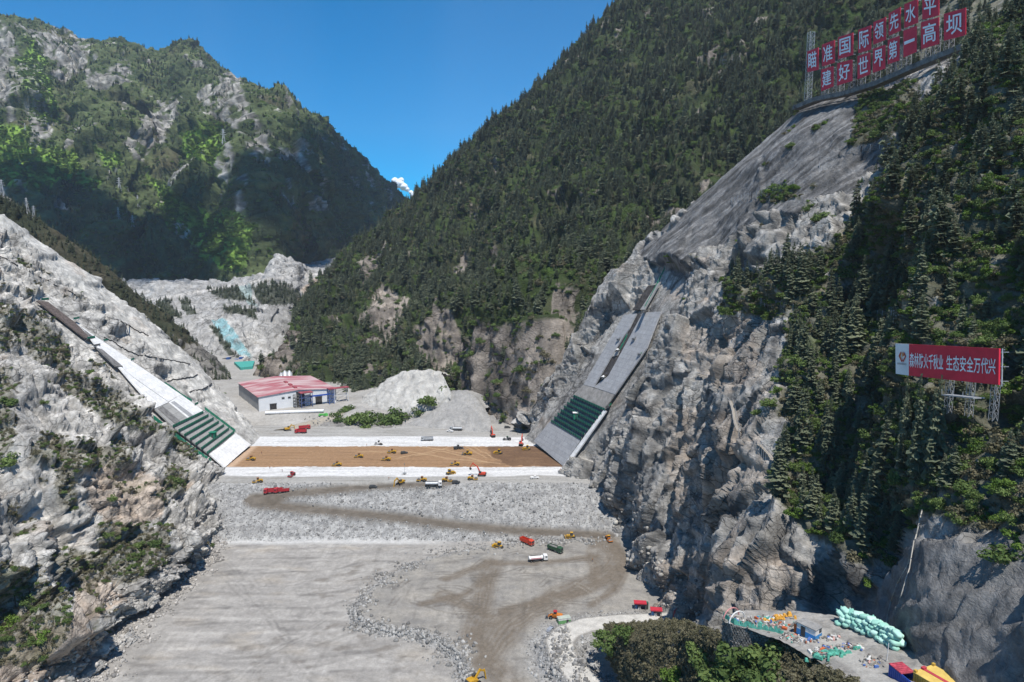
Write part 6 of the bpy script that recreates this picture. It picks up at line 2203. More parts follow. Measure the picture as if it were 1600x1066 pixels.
# hoist frames and canopies in front of the warehouse
def frame_tower(u, w, sx, sy, h, legs, roofm, label, nlev=2):
    p = Vector(A0) + U * u + W * w
    f = empty("hoist_frame", tuple(p), ang, label, "steel frame", "steel frames before the warehouse")
    b = MB()
    for i in (-1, 1):
        for j in (-1, 1): b.bar((i * sx / 2, j * sy / 2, -.8), (i * sx / 2, j * sy / 2, h), .38)
    for k in range(1, nlev + 1):
        z = h * k / nlev
        for i in (-1, 1):
            b.bar((i * sx / 2, -sy / 2, z), (i * sx / 2, sy / 2, z), .3); b.bar((-sx / 2, i * sy / 2, z), (sx / 2, i * sy / 2, z), .3)
            b.bar((-sx / 2, i * sy / 2, z - h / nlev), (sx / 2, i * sy / 2, z), .2)
    b.build("legs", legs, f)
    if roofm: MB().box((0, 0, h + .25), (sx * 1.15, sy * 1.15, .5)).build("roof", roofm, f)
    return f


frame_tower(36, -5, 9, 6, 12.0, paint((.06, .10, .26), .5, .4), ROOFR, "blue and grey hoist frame with a small red roof before the warehouse door", 3)
frame_tower(29.5, -4, 5.5, 5, 10.5, STEEL, None, "dark steel stair frame leaning at the warehouse's big door", 4)
frame_tower(57, -4, 4, 5, 12.5, paint((.06, .12, .34), .5, .4), ROOFR, "blue steel frame at the right corner of the warehouse", 3)
frame_tower(66, -2, 12, 5, 12.2, paint((.6, .6, .6), .5, .3), ROOFR, "white conveyor gallery frame with a red roof beside the warehouse", 2)
p = Vector(A0) + U * 48 - W * 4
g = empty("crane_beam", tuple(p), ang, "blue crane beam between two posts along the warehouse front", "crane beam")
MB().box((0, 0, 8.2), (17, 1.2, 1.1)).build("beam", BLU, g)
b = MB();
for u in (-7.5, 7.5): b.bar((u, 0, -1), (u, 0, 8), .5)
b.build("posts", STEEL, g)
# white pipe on the terrace edge
pa, pb = VF.pt(414, 648), VF.pt(506, 645)
q = Vector(pa) + Vector((0, 0, 1.4)); e = Vector(pb) + Vector((0, 0, 1.4)) - q
t = empty("long_pipe", tuple(q), label="long white pipe lying along the terrace edge before the warehouse", cat="pipe")
MB().tube((0, 0, 0), e, 1.25, None, 14).build("barrel", paint((.74, .75, .76), .5, .3), t)
b = MB()
for k in range(6): b.box(tuple(e * (k + .5) / 6 - Vector((0, 0, 1.0))), (.7, 2.6, .9))
b.build("saddle", CONC, t)
# silos and conveyor behind the roof
for i, (x, r, h, lab) in enumerate([(440, 2.0, 14, "short grey silo behind the warehouse ridge"), (446, 3.0, 16, "wide grey silo behind the warehouse roof"), (453, 2.8, 16, "grey silo beneath the conveyor behind the warehouse")]):
    p = Vector(at(float(x), 606., 660.)); p.z = 22
    f = empty("silo", tuple(p), label=lab, cat="silo", group="silos behind the warehouse")
    MB().tube((0, 0, 0), (0, 0, h), r, None, 20).build("drum", GALV, f, 0, True); MB().tube((0, 0, h), (0, 0, h + 2.5), r, .6, 20).build("cone_roof", GALV, f)
p = Vector(at(453., 590., 655.)); q = Vector(at(470., 604., 640.))
f = empty("conveyor", tuple(p), label="white inclined conveyor coming down from the silos", cat="conveyor")
MB().bar((0, 0, 0), q - p, 2.6).build("gallery", WALLW, f); b = MB()
for k in (.3, .7): m_ = (q - p) * k; b.bar(m_, m_ - Vector((0, 0, 16)), .5)
b.build("trestle", GALV, f)
f = empty("hopper", tuple(Vector(at(417., 604., 690.))), label="small pale hopper frame at the back of the red roof", cat="hopper")
MB().box((0, 0, 0), (9, 6, 3), 0, 1.3).build("bin", CONC, f); b = MB()
for sx in (-3.5, 3.5): b.bar((sx, 0, -8), (sx, 0, 0), .7)
b.build("legs", STEEL, f)
# green machine by the pipe end, spool
f = empty("tarpaulin_cover", tuple(VF.pt(506, 648)), label="bright green tarpaulin over a low heap at the end of the white pipe", cat="tarpaulin")
b = MB()
for k in range(7): b.box((random.uniform(-4, 4), random.uniform(-1.5, 1.5), .5), (random.uniform(2, 4), random.uniform(1.5, 3), random.uniform(.8, 1.8)), random.uniform(0, 3), .6)
b.build("sheet", paint((.09, .36, .08), .7, .2), f, .1)
# concrete weir wall in the far valley
p = Vector(at(342., 601., 800.)); q = Vector(at(386., 599., 790.))
f = empty("retaining_wall", tuple(p), label="low concrete wall across the valley behind the warehouse", cat="wall", group=None)
MB().slab([(0, 0, 0), q - p, q - p + Vector((0, 0, 6)), (0, 0, 6)], 3).build("face", paint((.26, .265, .24), .9, .1), f); MB().slab([(0, 0, 6), q - p + Vector((0, 0, 6)), q - p + Vector((0, 0, 7.2)), (0, 0, 7.2)], 4).build("coping", CONC, f)
# green cover sheet and blue plant in the far valley
q4 = [on_z(366., 570., 15.), on_z(398., 568., 15.), on_z(395., 577., 15.), on_z(376., 579., 15.)]
tag(MB().slab(q4, 3.5).build("cover_sheet", paint((.07, .34, .29), .8, .2), None, 0, False, tuple(q4[0])), "teal cover sheet on the valley floor under the far quarry", "cover sheet")
p = Vector(at(362., 568., 900.))
f = empty("crushing_plant", tuple(p), label="small blue crushing plant at the foot of the far quarry", cat="plant")
b = MB()
for k in range(6): b.box((-14 + k * 5.2, (k % 2) * 3, 2 + (k % 3)), (4.4, 6, 4 + 2 * (k % 3)))
b.build("sheds", paint((.03, .09, .28), .5, .3), f); MB().bar((-12, 0, 6), (12, 2, 11), 1.2).build("conveyor_belt", STEEL, f)


# white spoil slope and gravel slope right of the warehouse
def mini_sheet(name, bot, top, back, c0, c1, seed, amp=1.2, nv=90, nu=150):
    B = np.array([at(*map(float, p)) for p in bot]); T = np.array([at(*map(float, p)) for p in top])
    rows = [B + np.array([0, -4, -12]), B, B * .66 + T * .34 + np.array([0, 0, 1.0]), B * .33 + T * .67 + np.array([0, 0, 1.0]), T, T + np.array([0, 10, -1]), T + np.array(back)]
    sh = Sheet(rows, nv, nu)
    f, _, r = facets(sh.P, 5, seed, (1, 1, 1), .8)
    sh.push(fbm(sh.P, 14, 4, seed + 1) * amp * 1.5 + f * amp * .6)
    sh.tint = mixc(np.array(c0), np.array(c1), np.clip(.5 + fbm(sh.P * np.array([1, 1, .4]), 9, 4, seed + 2), 0, 1))
    tag(sh.object(name, M_FILL), kind="structure")
    return sh


SPO = mini_sheet("spoil_hill", [(555, 640, 566), (590, 640, 556), (630, 640, 546), (665, 632, 545), (690, 622, 545), (705, 615, 545)],
                 [(566, 625, 584), (592, 606, 586), (622, 588, 588), (650, 582, 588), (676, 580, 586), (690, 584, 582)], [10, 40, -12], (.30, .29, .27), (.47, .46, .43), 501, 2.2)
GRV = mini_sheet("gravel_hill", [(600, 672, 532), (640, 672, 524), (680, 674, 518), (715, 674, 514), (745, 674, 510), (770, 674, 508)],
                 [(640, 652, 552), (668, 632, 556), (690, 618, 556), (712, 612, 552), (738, 618, 545), (760, 640, 535)], [14, 30, -6], (.23, .225, .215), (.34, .33, .315), 511)
RUB = mini_sheet("rubble_hill", [(470, 668, 530), (500, 669, 526), (530, 670, 524), (565, 671, 522), (600, 671, 520), (620, 672, 518)],
                 [(484, 652, 545), (505, 648, 548), (535, 650, 546), (565, 656, 542), (595, 662, 538), (612, 667, 532)], [0, 30, -2], (.11, .105, .10), (.25, .24, .225), 521, 2.6)
for (x, y, wd, v, lab) in [(550, 652, 34, 1, "dark bush mound left end below the white spoil heap"), (578, 652, 44, 0, "wide dark bush below the white spoil heap"), (610, 652, 46, 1, "dark spreading bush before the spoil heap"), (632, 648, 30, 0, "bush at the right end of the row below the spoil heap"),
                           (655, 640, 24, 1, "small bush at the top of the grey gravel slope"), (668, 622, 30, 0, "bush on the right shoulder of the white spoil heap"), (690, 606, 34, 1, "dark bush under the cliff beside the spoil heap"), (540, 636, 26, 1, "tall dark bush at the warehouse's right corner"), (530, 648, 22, 0, "bush by the end of the white conveyor gallery")]:
    sh_ = VF if y >= 645 or x < 545 else (SPO if x < 684 and y < 630 else GRV)
    p = Vector(sh_.pt(x, y + 6)); o_ = bush(p, wd * .60 * 545. / FPX, v, lab)

# ------------------------------------------------------------------ pylons on the far mountain
def pylon():
    f = empty("pylon", (0, 0, 0)); b = MB(); H = 38
    lv = [(0, 4.2), (12, 2.7), (24, 1.4), (H, .7)]
    for (z0, w0), (z1, w1) in zip(lv[:-1], lv[1:]):
        for sx in (-1, 1):
            for sy in (-1, 1): b.bar((sx * w0, sy * w0, z0), (sx * w1, sy * w1, z1), .5)
        for s in (-1, 1):
            b.bar((-w0, s * w0, z0), (w1, s * w1, z1), .28); b.bar((w0, s * w0, z0), (-w1, s * w1, z1), .28); b.bar((s * w0, -w0, z0), (s * w1, w1, z1), .28); b.bar((s * w0, w0, z0), (s * w1, -w1, z1), .28)
    b.build("lattice", paint((.50, .51, .52), .5, .3), f)
    a = MB()
    for z, L in ((25, 7.5), (30, 6.0), (35, 4.5)): a.bar((-L, 0, z), (0, 0, z + 1.2), .45).bar((0, 0, z + 1.2), (L, 0, z), .45).bar((-L, 0, z), (L, 0, z), .4)
    a.build("crossarm", paint((.50, .51, .52), .5, .3), f)
    return f


pr = None
for sh_, x, y, s, lab in [(FA, 429, 163, .75, "leftmost of three pylons on the far ridge line"), (FA, 445, 166, .6, "middle and thinnest of three pylons on the far ridge line"), (FA, 466, 168, .75, "rightmost of three pylons on the far ridge line"),
                          (FA, 187, 300, 1.0, "pale pylon with a wide foot on the lit green slope"), (FA, 199, 306, .8, "pylon close beside the wide-footed one on the green slope"), (FA, 217, 322, .8, "pylon downhill of the pair on the green slope"), (FA, 186, 342, .75, "pylon in the dark shadow patch of the far slope"),
                          (FA, 208, 355, .7, "white pylon lowest in the dark shadow patch"), (FA, 350, 226, .9, "pylon at the top of the straight cleared strip"), (FA, 381, 264, .7, "pylon on the far slope in the cloud shadow"), (FA, 38, 205, .5, "faint pylon high among the grey crags"),
                          (LS, 42, 333, .45, "taller of two dark pylons on the left spur"), (LS, 53, 340, .35, "shorter of two dark pylons on the left spur"), (LS, 4, 305, .45, "pylon at the frame edge on the left spur")]:
    if pr is None: pr = pylon(); o_ = pr
    else: o_ = copy_tree(pr)
    o_.location = Vector(sh_.pt(x, y)) - Vector((0, 0, 1)); o_.scale = (s, s, s); o_.rotation_euler = (0, 0, random.uniform(0, 1.5))
    tag(o_, lab, "pylon", "pylons on the far slopes")

# ================================================================== THE NEAR TERRACE
def rot_box_thing(name, p, hd, label, cat, build):
    f = empty(name, tuple(p), hd, words_cap(label), cat); build(f); return f


def corrug(b, c, s, n):
    b.box(c, s)
    for k in range(n):
        x = c[0] - s[0] / 2 + s[0] * (k + .5) / n
        b.box((x, c[1] - s[1] / 2 - .03, c[2]), (s[0] / n * .5, .06, s[2] * .92)); b.box((x, c[1] + s[1] / 2 + .03, c[2]), (s[0] / n * .5, .06, s[2] * .92))
    return b


def heading(a, b):
    return math.atan2(b[1] - a[1], b[0] - a[0])


a, c = on_z(1394.5, 1033.0, 82.4), on_z(1412.5, 1047.5, 82.4)
hd = heading(c, a)
base = Vector(c) + (Vector(c) - Vector(a)).normalized() * 1.0; base.z = 79.8


def blue_container(f):
    b = MB(); corrug(b, (0, 1.12, 1.3), (6.0, .12, 2.6), 14); corrug(b, (0, -1.12, 1.3), (6.0, .12, 2.6), 14); b.box((2.94, 0, 1.3), (.12, 2.12, 2.6)).box((0, 0, .1), (6, 2.12, .18))
    b.build("walls", BLU, f)
    r = MB().box((1.55, 0, 2.68), (2.9, 2.5, .14))
    for k in range(6): r.box((.3 + k * .5, 0, 2.78), (.12, 2.4, .08))
    r.build("roof", paint((.45, .07, .10), .6, .3, 0, .3, 1.5), f)
    MB().box((-1.6, .2, 1.1), (1.1, .8, 1.6)).build("inner_cabinet", BLU, f)


f = rot_box_thing("site_container", base, hd, "blue steel container with a red half roof beside the site road", "container", blue_container)
a, c = on_z(1446., 1045.5, 83.0), on_z(1482., 1066., 83.0)
hd = heading(c, a); base = Vector(c) * .75 + Vector(a) * .25; base.z = 80.2


def yellow_container(f):
    b = MB(); corrug(b, (0, 0, 1.3), (6.4, 4.9, 2.6), 16); b.build("walls", paint((.50, .33, .06), .6, .3, 0, .2, .6), f)
    MB().box((0, 0, 2.68), (6.5, 5.0, .14)).build("roof", paint((.62, .44, .12), .6, .3, 0, .12, .6), f)
    MB().box((0, .2, 2.78), (6.3, .62, .08)).box((3.0, .2, 2.95), (.5, .8, .35)).build("stripe", paint((.42, .05, .07), .6, .3), f)
    MB().box((3.0, 2.2, 2.95), (.4, .5, .4)).box((3.0, -2.2, 2.95), (.4, .5, .4)).build("corner_lug", paint((.50, .33, .06), .6, .3), f)


f = rot_box_thing("site_container", base, hd, "wide yellow container with a dark red roof stripe at the frame bottom", "container", yellow_container)
# white-and-blue hut, orange cabinet
p0 = PL.pt(1264, 994); a, c = on_z(1251., 976., p0[2] + 2), on_z(1270., 985., p0[2] + 2)
hd = heading(a, c)


def hut_build(f):
    MB().box((0, 0, .6), (3.9, 2.3, 1.2)).build("lower_wall", paint((.05, .25, .55), .6, .3), f); MB().box((0, 0, 1.7), (3.88, 2.28, 1.2)).build("wall", WHT, f)
    MB().box((0, 0, 2.38), (4.1, 2.5, .14)).build("roof", paint((.28, .275, .265), .8, .2, 0, .2, .8), f); MB().box((1.96, .5, 1.8), (.06, .8, .7)).build("window", GLS, f); MB().box((-.6, -1.16, 1.05), (.9, .06, 1.9)).build("door", DKG, f)


rot_box_thing("site_hut", Vector(p0), hd, "white hut with a blue base and grey roof on the terrace", "hut", hut_build)


def cab_build(f):
    MB().box((0, 0, .95), (1.5, 1.2, 1.9)).build("body", paint((.55, .11, .02), .5, .4), f, .03); MB().box((0, 0, 1.95), (1.7, 1.4, .1)).build("top", STEEL, f); MB().box((.2, -.62, .95), (.8, .05, 1.6)).build("door", paint((.48, .09, .02), .5, .4), f)


rot_box_thing("tool_cabinet", Vector(PL.pt(1248, 989)), hd, "orange metal cabinet against the end of the white hut", "cabinet", cab_build)
# stone retaining wall
top_l = [(1129, 966), (1147, 977), (1170, 981), (1196, 985), (1224, 991)]
P = [Vector(PL.pt(x, y)) for x, y in top_l]
t = empty("stone_wall", tuple(P[1]), label="rough grey stone retaining wall under the cluttered terrace", cat="stone wall")
o = P[1]
STN = paint((.20, .195, .185), .95, .1, 0, .35, 1.2)
V, Fc = [], []
for i, (A, B) in enumerate(zip(P[:-1], P[1:])):
    L = (B - A).length; n = max(2, int(L / .55)); s = (B - A).normalized(); nr = Vector((s.y, -s.x, 0))
    if nr.dot(-A) < 0: nr = -nr
    b = MB() if i == 0 else b
    b.slab([A - o - Vector((0, 0, 9)), B - o - Vector((0, 0, 9)), B - o, A - o], .6)
    for r_ in range(16):
        for k in range(n):
            c_ = A.lerp(B, (k + .5 + .5 * (r_ % 2)) / n) - o - Vector((0, 0, .3 + r_ * .5)) + nr * .12
            b.box(tuple(c_), (.5 * random.uniform(.7, 1.05), .35 * random.uniform(.6, 1.5), .44 * random.uniform(.75, 1.05)), math.atan2(s.y, s.x) + random.uniform(-.12, .12))
b.build("masonry", STN, t)
net = MB()
for A, B in zip(P[:-1], P[1:]):
    n = 6
    for k in range(n):
        a_, b_ = A.lerp(B, k / n) - o, A.lerp(B, (k + 1) / n) - o
        h0, h1 = random.uniform(.6, 1.3), random.uniform(.6, 1.3)
        net.slab([a_, b_, b_ + Vector((random.uniform(-.2, .2), .2, h1)), a_ + Vector((random.uniform(-.2, .2), .2, h0))], .06)
net.build("edge_netting", paint((.10, .36, .28), .85, .1, 0, .3, 1.5), t)

# mint sacks under netting, stacked three high along the rock
SACK = None


def sack():
    f = empty("filled_sack", (0, 0, 0))
    bm = bmesh.new(); bmesh.ops.create_uvsphere(bm, u_segments=12, v_segments=8, radius=1)
    for v in bm.verts:
        x, y, z = v.co
        k = lambda q: math.copysign(abs(q) ** .55, q)
        n_ = 1 + .10 * math.sin(5 * x + 3 * z) * math.cos(4 * y)
        v.co = (k(x) * .95 * n_, k(y) * .62 * n_, k(z) * .44 * n_ + .44)
    me = bpy.data.meshes.new("bag"); bm.to_mesh(me); bm.free(); me.materials.append(MINT); me.polygons.foreach_set("use_smooth", [True] * len(me.polygons))
    link("bag", me, f)
    MB().tube((.85, 0, .5), (1.2, .05, .62), .2, .12, 8).build("tied_neck", MINT, f)
    return f


sk_line = [(1312, 976), (1332, 982), (1352, 990), (1372, 1000), (1390, 1010), (1400, 1018)]
SP_ = [Vector(PL.pt(x, y)) for x, y in sk_line]
for (seg, (A, B)) in enumerate(zip(SP_[:-1], SP_[1:])):
    n = max(2, int((B - A).length / 1.25))
    for k in range(n):
        for lv in range(4):
            for q in range(2 if lv < 3 else 1):
                p = A.lerp(B, (k + .5 * (lv % 2)) / n) + Vector((.25 * lv + q * 1.3, .25 * lv + q * .7, lv * .78 + random.uniform(-.05, .05)))
                if SACK is None: SACK = sack(); o_ = SACK
                else: o_ = copy_tree(SACK)
                o_.location = p; s = random.uniform(.95, 1.15); o_.scale = (s, s, s * .95); o_.rotation_euler = (random.uniform(-.3, .3), random.uniform(-.3, .3), random.uniform(0, 3.1))
                lab = "%s mint green sack in the %s of the heap by the gravel slope" % (["bottom", "lower", "upper", "topmost"][lv], ["far end", "far half", "middle", "near half", "near end"][seg])
                tag(o_, lab, "sack", lab)
# clutter on the terrace: boards, sheets, small crates (nobody could count it)
for nm, spots, seed, lab in [("debris", [(1150, 968, 20, 4), (1185, 974, 30, 5), (1215, 978, 30, 6), (1205, 966, 26, 4), (1235, 996, 16, 6), (1262, 1002, 22, 5), (1290, 1016, 22, 5), (1300, 998, 14, 4), (1330, 1010, 20, 5), (1362, 1034, 16, 8)], 61, "scattered boards, sheets and small boxes littering the terrace")]:
    rr = random.Random(seed); b = MB()
    cols = [paint((.62, .61, .58), .8, .2), paint((.30, .28, .25), .9, .1), paint((.08, .16, .42), .6, .3), paint((.50, .12, .04), .6, .3), paint((.42, .05, .05), .6, .3), paint((.55, .34, .30), .7, .2), paint((.12, .40, .32), .8, .2), paint((.15, .14, .13), .9, .1)]
    for (x, y, rx, ry) in spots:
        for k in range(46):
            p = PL.pt(x + rr.gauss(0, rx * .5), y + rr.gauss(0, ry * .5))
            b.mat(rr.choice((0, 0, 0, 1, 1, 1, 1, 1, 7, 7, 7, 0, 2, 3, 5, 6)))
            s = rr.choice((.2, .3, .45, .8))
            b.box((p[0], p[1], p[2] + rr.uniform(.05, .3)), (s * rr.uniform(.6, 2), s * rr.uniform(.3, .9), rr.uniform(.06, .5) * (1 if s < 1 else .5)), rr.uniform(0, 3.14), rr.uniform(.7, 1))
    tag(b.build(nm, cols), lab, "debris", kind="stuff")
t = empty("arched_frame", tuple(PL.pt(1152, 970)), .5, "white and pink arched frame at the prow of the terrace", "frame")
b = MB(); c2 = MB()
for q, bb_ in ((0, b), (1.6, c2)):
    pr_ = [Vector((2.2 * math.cos(math.pi * k / 10), q, 2.0 * math.sin(math.pi * k / 10))) for k in range(11)]
    polytube(bb_, pr_, .14, 6)
b.build("arch", WHT, t); c2.build("arch", paint((.55, .25, .24), .6, .3), t)
# net dump and strip beside the road
t = empty("green_sheet", tuple(PL.pt(1316, 1022)), .3, "crumpled green netting along the outer edge of the site road", "netting")
b = MB()
for k in range(22): b.box((random.gauss(0, 3.2), random.gauss(0, .7), random.uniform(.1, .5)), (random.uniform(.6, 1.6), random.uniform(.4, 1.0), random.uniform(.2, .7)), random.uniform(0, 3), random.uniform(.3, .8))
b.build("sheet", paint((.10, .36, .27), .85, .1, 0, .3, 2), t, .05)
for x, y, lab in [(1225, 966, "yellow and orange tarpaulin heap at the back of the terrace"), (1212, 968, "red tarpaulin heap beside the yellow one")]:
    t = empty("tarpaulin_heap", tuple(PL.pt(x, y)), .2, lab, "tarpaulin")
    b = MB()
    for k in range(9): b.box((random.gauss(0, 1.0), random.gauss(0, .5), random.uniform(.2, .6)), (random.uniform(.6, 1.4), random.uniform(.4, 1.0), random.uniform(.3, .8)), random.uniform(0, 3), .5)
    b.build("sheet", paint((.58, .30, .05) if "yellow" in lab else (.42, .04, .03), .7, .2), t, .05)
t = empty("white_post", tuple(PL.pt(1386, 1034)), 0, "white marker post by the blue container", "post")
MB().tube((0, 0, 0), (.1, 0, 3.4), .09, .06, 8).build("shaft", WHT, t); MB().box((0, 0, .1), (.5, .5, .2)).build("foot", CONC, t)

# ------------------------------------------------------------------ sheds by the lower road
def shed(p, hd, L, D, H, label, open_=True):
    f = empty("roadside_shed", tuple(p), hd, label, "shed", "sheds by the lower road")
    MB().box((0, 0, H + .15), (L * 1.08, D * 1.15, .22)).box((0, -D * .3, H + .35), (L * 1.08, D * .55, .2)).build("roof", paint((.46, .03, .05), .6, .3), f)
    b = MB()
    for sx in (-.46, 0, .46):
        for sy in (-.44, .44): b.bar((sx * L, sy * D, 0), (sx * L, sy * D, H), .16)
    b.build("posts", STEEL, f)
    MB().box((0, D * .45, H * .5), (L * .95, .1, H)).build("rear_wall", paint((.35, .36, .36), .7, .2), f)
    MB().box((-.33 * L, 0, .9), (.9, .9, 1.8)).build("cabinet", paint((.06, .22, .50), .5, .3), f); MB().box((-.05 * L, -.1 * D, .6), (1.1, .8, 1.2)).build("counter", WHT, f)
    return f


shed(DAM.pt(999, 951), -.12, 4.8, 2.8, 2.7, "open shed with a red roof and a blue cabinet by the lower road")
shed(DAM.pt(1026, 961), -.15, 4.4, 2.8, 2.5, "second red roofed shed, nearer the rock, by the lower road")
t = empty("portable_toilet", tuple(DAM.pt(1011, 951)), -.1, "dark green booth standing beside the red roofed shed", "booth")
MB().box((0, 0, 1.5), (1.3, 1.3, 3.0)).build("body", paint((.03, .09, .06), .6, .3), t, .05); MB().box((0, -.67, 1.4), (.9, .05, 2.4)).build("door", DKG, t)
t = empty("barrier_frame", tuple(DAM.pt(1052, 968)), .9, "red steel barrier frame leaning by the rock at the road end", "barrier")
b = MB()
for k in range(5): b.bar((k * 1.0, 0, 0), (k * 1.0 + .6, 0, 3.4), .22)
b.build("uprights", RED, t); MB().bar((0, 0, .8), (4.4, 0, .8), .2).bar((.5, 0, 3.2), (4.8, 0, 3.2), .2).build("rails", RED, t)


def box_hut(f):
    MB().box((0, 0, 1.0), (5.2, 2.4, 2.0)).build("lower_wall", paint((.14, .32, .13), .6, .3), f); MB().box((0, 0, 2.2), (5.18, 2.38, .9)).build("wall", WHT, f)
    MB().box((0, 0, 2.72), (5.3, 2.5, .14)).build("roof", paint((.40, .44, .38), .7, .2), f); MB().box((1.2, -1.22, 1.2), (.9, .06, 1.9)).build("door", DKG, f)


rot_box_thing("site_hut", DAM.pt(880, 974), .25, "green and white box hut beside the orange loader at the lower road", "hut", box_hut)
t = empty("parked_car", (0, 0, 0)); bpy.data.objects.remove(t)
o_ = car("parked_car", paint((.30, .32, .36), .4, .5)); o_.location = DAM.pt(861, 986); o_.rotation_euler = (0, 0, 1.0); tag(o_, "grey car parked on the verge below the green and white hut", "car")

# ================================================================== LOOSE ROCK (nobody could count it)
ROCKM = terrain_mat("loose_rock", 1.5, .7, 1.3, 0.0, 3.0)


def rubble(name, pts, sizes, label, seed, c0=(.13, .128, .125), c1=(.44, .435, .42)):
    r = np.random.default_rng(seed)
    bm = bmesh.new(); bmesh.ops.create_icosphere(bm, subdivisions=1, radius=1)
    bv = np.array([v.co[:] for v in bm.verts]); bf = np.array([[v.index for v in f.verts] for f in bm.faces]); bm.free()
    n = len(pts)
    sc = sizes[:, None] * r.uniform(.55, 1.25, (n, 3))
    V = bv[None] * (1 + r.normal(0, .16, (n, len(bv), 1))) * sc[:, None, :]
    a = r.uniform(0, 6.28, n); b_ = r.uniform(-.6, .6, n)
    ca, sa, cb, sb = np.cos(a)[:, None], np.sin(a)[:, None], np.cos(b_)[:, None], np.sin(b_)[:, None]
    x, y, z = V[..., 0], V[..., 1], V[..., 2]
    y, z = y * cb - z * sb, y * sb + z * cb
    x, y = x * ca - y * sa, x * sa + y * ca
    V = np.stack([x, y, z], -1) + (pts + np.array([0, 0, .1]) * sizes[:, None])[:, None, :]
    F = (bf[None] + (np.arange(n) * len(bv))[:, None, None]).reshape(-1, 3)
    t_ = r.random(n) ** 1.3
    C = mixc(np.array(c0), np.array(c1), t_)
    o = link(name, mesh_np(name, V.reshape(-1, 3), F, [ROCKM], np.repeat(C, len(bv), 0)))
    return tag(o, label, "rocks", kind="stuff")


k = DAM.k
w = np.clip(k['rub'] * (k['bl'] > 5.2), 0, 1)
w = np.where(k['slope'] > .5, w, w * 1.2)
p = scatter(DAM, w, 26000, .4)
s = .17 + .24 * RNG.random(len(p)) ** 2.2 + .5 * (RNG.random(len(p)) > .985)
rubble("rubble", p, s, "grey and white broken rock covering the rockfill slope and edges", 71)
hp = []
for x, y, rx, ry, n in [(803, 848, 12, 3, 90), (850, 847, 14, 3, 140), (872, 846, 10, 3, 80), (920, 846, 12, 3, 60), (884, 842, 16, 2, 60), (725, 1040, 10, 24, 200), (700, 1015, 16, 10, 160), (880, 1000, 6, 16, 160), (865, 1035, 12, 20, 200), (905, 1050, 6, 20, 120), (545, 662, 30, 6, 200), (640, 886, 14, 4, 90), (604, 905, 14, 6, 110), (572, 932, 8, 9, 130), (555, 957, 6, 8, 130), (580, 978, 16, 5, 140), (620, 988, 18, 5, 130), (660, 994, 16, 6, 130), (700, 860, 24, 4, 70), (760, 856, 20, 4, 70)]:
    for i in range(n):
        hp.append((VF if y < 670 else DAM).pt(x + random.gauss(0, rx), y + random.gauss(0, ry)))
hp = np.array(hp)
rubble("rock_rubble", hp, .35 + .75 * RNG.random(len(hp)) ** 2, "heaps of dumped boulders on the lower bench and verges", 72, (.12, .118, .115), (.38, .37, .35))
w = ((LB.P[..., 2] < 14) & (LB.P[..., 1] < 420)) * 1.0 * (LB.P[..., 2] > -.5)
p = scatter(LB, w, 2600, .5)
p = np.concatenate([p, np.stack([p[:, 0] + RNG.uniform(1, 9, len(p)), p[:, 1], np.maximum(p[:, 2] * 0 + .2, 0)], -1)[:1600]])
rubble("foot_rubble", p, .25 + .8 * RNG.random(len(p)) ** 3, "rock fallen along the foot of the left bank", 73, (.18, .17, .16), (.5, .47, .43))
w = ((RB.P[..., 2] < 20) & (RB.P[..., 2] > 0)) * 1.0
p = scatter(RB, w, 1800, .6)
rubble("cliff_rubble", p, .3 + 1.1 * RNG.random(len(p)) ** 3, "rock fallen along the foot of the right cliff", 74, (.15, .145, .14), (.42, .40, .36))

# ================================================================== CLOUDS (their shadows lie on the far mountain and the right bank)
def cloud_mat():
    m, nt, b = nodemat("cloud_white")
    b.inputs["Base Color"].default_value = (.9, .9, .92, 1); b.inputs["Roughness"].default_value = 1; b.inputs["Specular IOR Level"].default_value = 0
    return m


CLM = cloud_mat()


def cloud(name, lumps, label):
    """Heap of billows: lumps = (centre, radius)."""
    bm = bmesh.new(); bmesh.ops.create_icosphere(bm, subdivisions=3, radius=1)
    bv = np.array([v.co[:] for v in bm.verts]); bf = np.array([[v.index for v in f.verts] for f in bm.faces]); bm.free()
    V, F = [], []
    for i, (c, r) in enumerate(lumps):
        q = bv * (1 + .35 * fbm(bv + i * 3.1, .8, 3, 900 + i)[:, None])
        V.append(np.asarray(c) + q * np.asarray(r)); F.append(bf + i * len(bv))
    o = link(name, mesh_np(name, np.concatenate(V), np.concatenate(F), [CLM], smooth=True))
    return tag(o, label, "cloud")


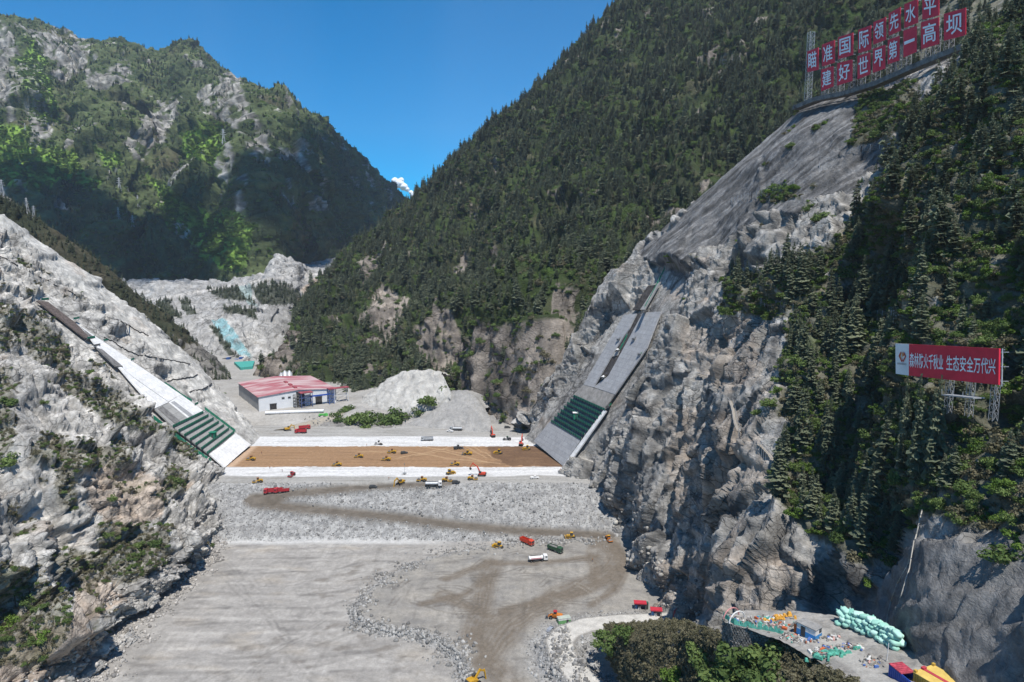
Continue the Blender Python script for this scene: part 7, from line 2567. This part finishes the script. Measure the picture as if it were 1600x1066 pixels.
def shade_cloud(name, sheet, outlines, height, label, step=60, seed=0, shrink=.9):
    """A cloud up the sun's direction from the outlined ground."""
    s = np.array(SUN_DIR)
    rr = np.random.default_rng(seed)
    lumps = []
    for poly in outlines:
        px_, py_ = sheet.px, sheet.py
        m = inpoly(px_, py_, poly) & (sheet.face > -.1)
        g = sheet.P[m]
        if not len(g): continue
        g = g + s * ((height - g[:, 2]) / s[2])[:, None]
        keys = set()
        for p in g:
            kk = (int(p[0] // step), int(p[1] // step))
            if kk in keys: continue
            keys.add(kk)
            lumps.append((np.array([kk[0] * step + step / 2, kk[1] * step + step / 2, height + rr.uniform(-30, 60)]), np.array([1, 1, .6]) * step * rr.uniform(.62, .95) * shrink))
    return cloud(name, lumps, label)


shade_cloud("cloud", FA, [[(-60, 302), (60, 296), (140, 312), (195, 350), (240, 385), (290, 412), (320, 445), (315, 480), (-60, 480)],
                          [(380, 262), (405, 250), (445, 292), (482, 326), (528, 332), (520, 275), (555, 236), (600, 275), (660, 335), (600, 400), (540, 430), (480, 418), (445, 395), (420, 370), (408, 340), (388, 305)]], 5200,
            "broad white cloud high overhead beyond the picture", 75, 5)
for x, y, r, lab in [(624, 287, 75, "small white puff cloud over the far ridge end"), (647, 304, 50, "tiny white cloud low in the valley notch")]:
    c = at(float(x), float(y), 9000.)
    cloud("cloud", [(c + np.array([dx, 0, dz]) * r, np.array([1, .8, .8]) * r * k_) for dx, dz, k_ in ((0, 0, .9), (-.8, .5, .65), (.7, -.5, .8), (-.5, -.4, .6), (.3, .6, .55), (1.3, -1.0, .5))], lab)

# ================================================================== AIR
hz = MB().box((-400, 2600, 600), (6400, 7000, 1310)).build("haze", [])
hz.location = (0, 0, 0)
hm = bpy.data.materials.new("haze_air"); hm.use_nodes = True
hm.node_tree.nodes.clear()
ho = hm.node_tree.nodes.new("ShaderNodeOutputMaterial"); hv = hm.node_tree.nodes.new("ShaderNodeVolumePrincipled")
hv.inputs["Color"].default_value = (.80, .88, 1.0, 1); hv.inputs["Density"].default_value = .00006; hv.inputs["Anisotropy"].default_value = 0.2
hm.node_tree.links.new(hv.outputs[0], ho.inputs["Volume"])
hz.data.materials.append(hm)
tag(hz, kind="stuff")
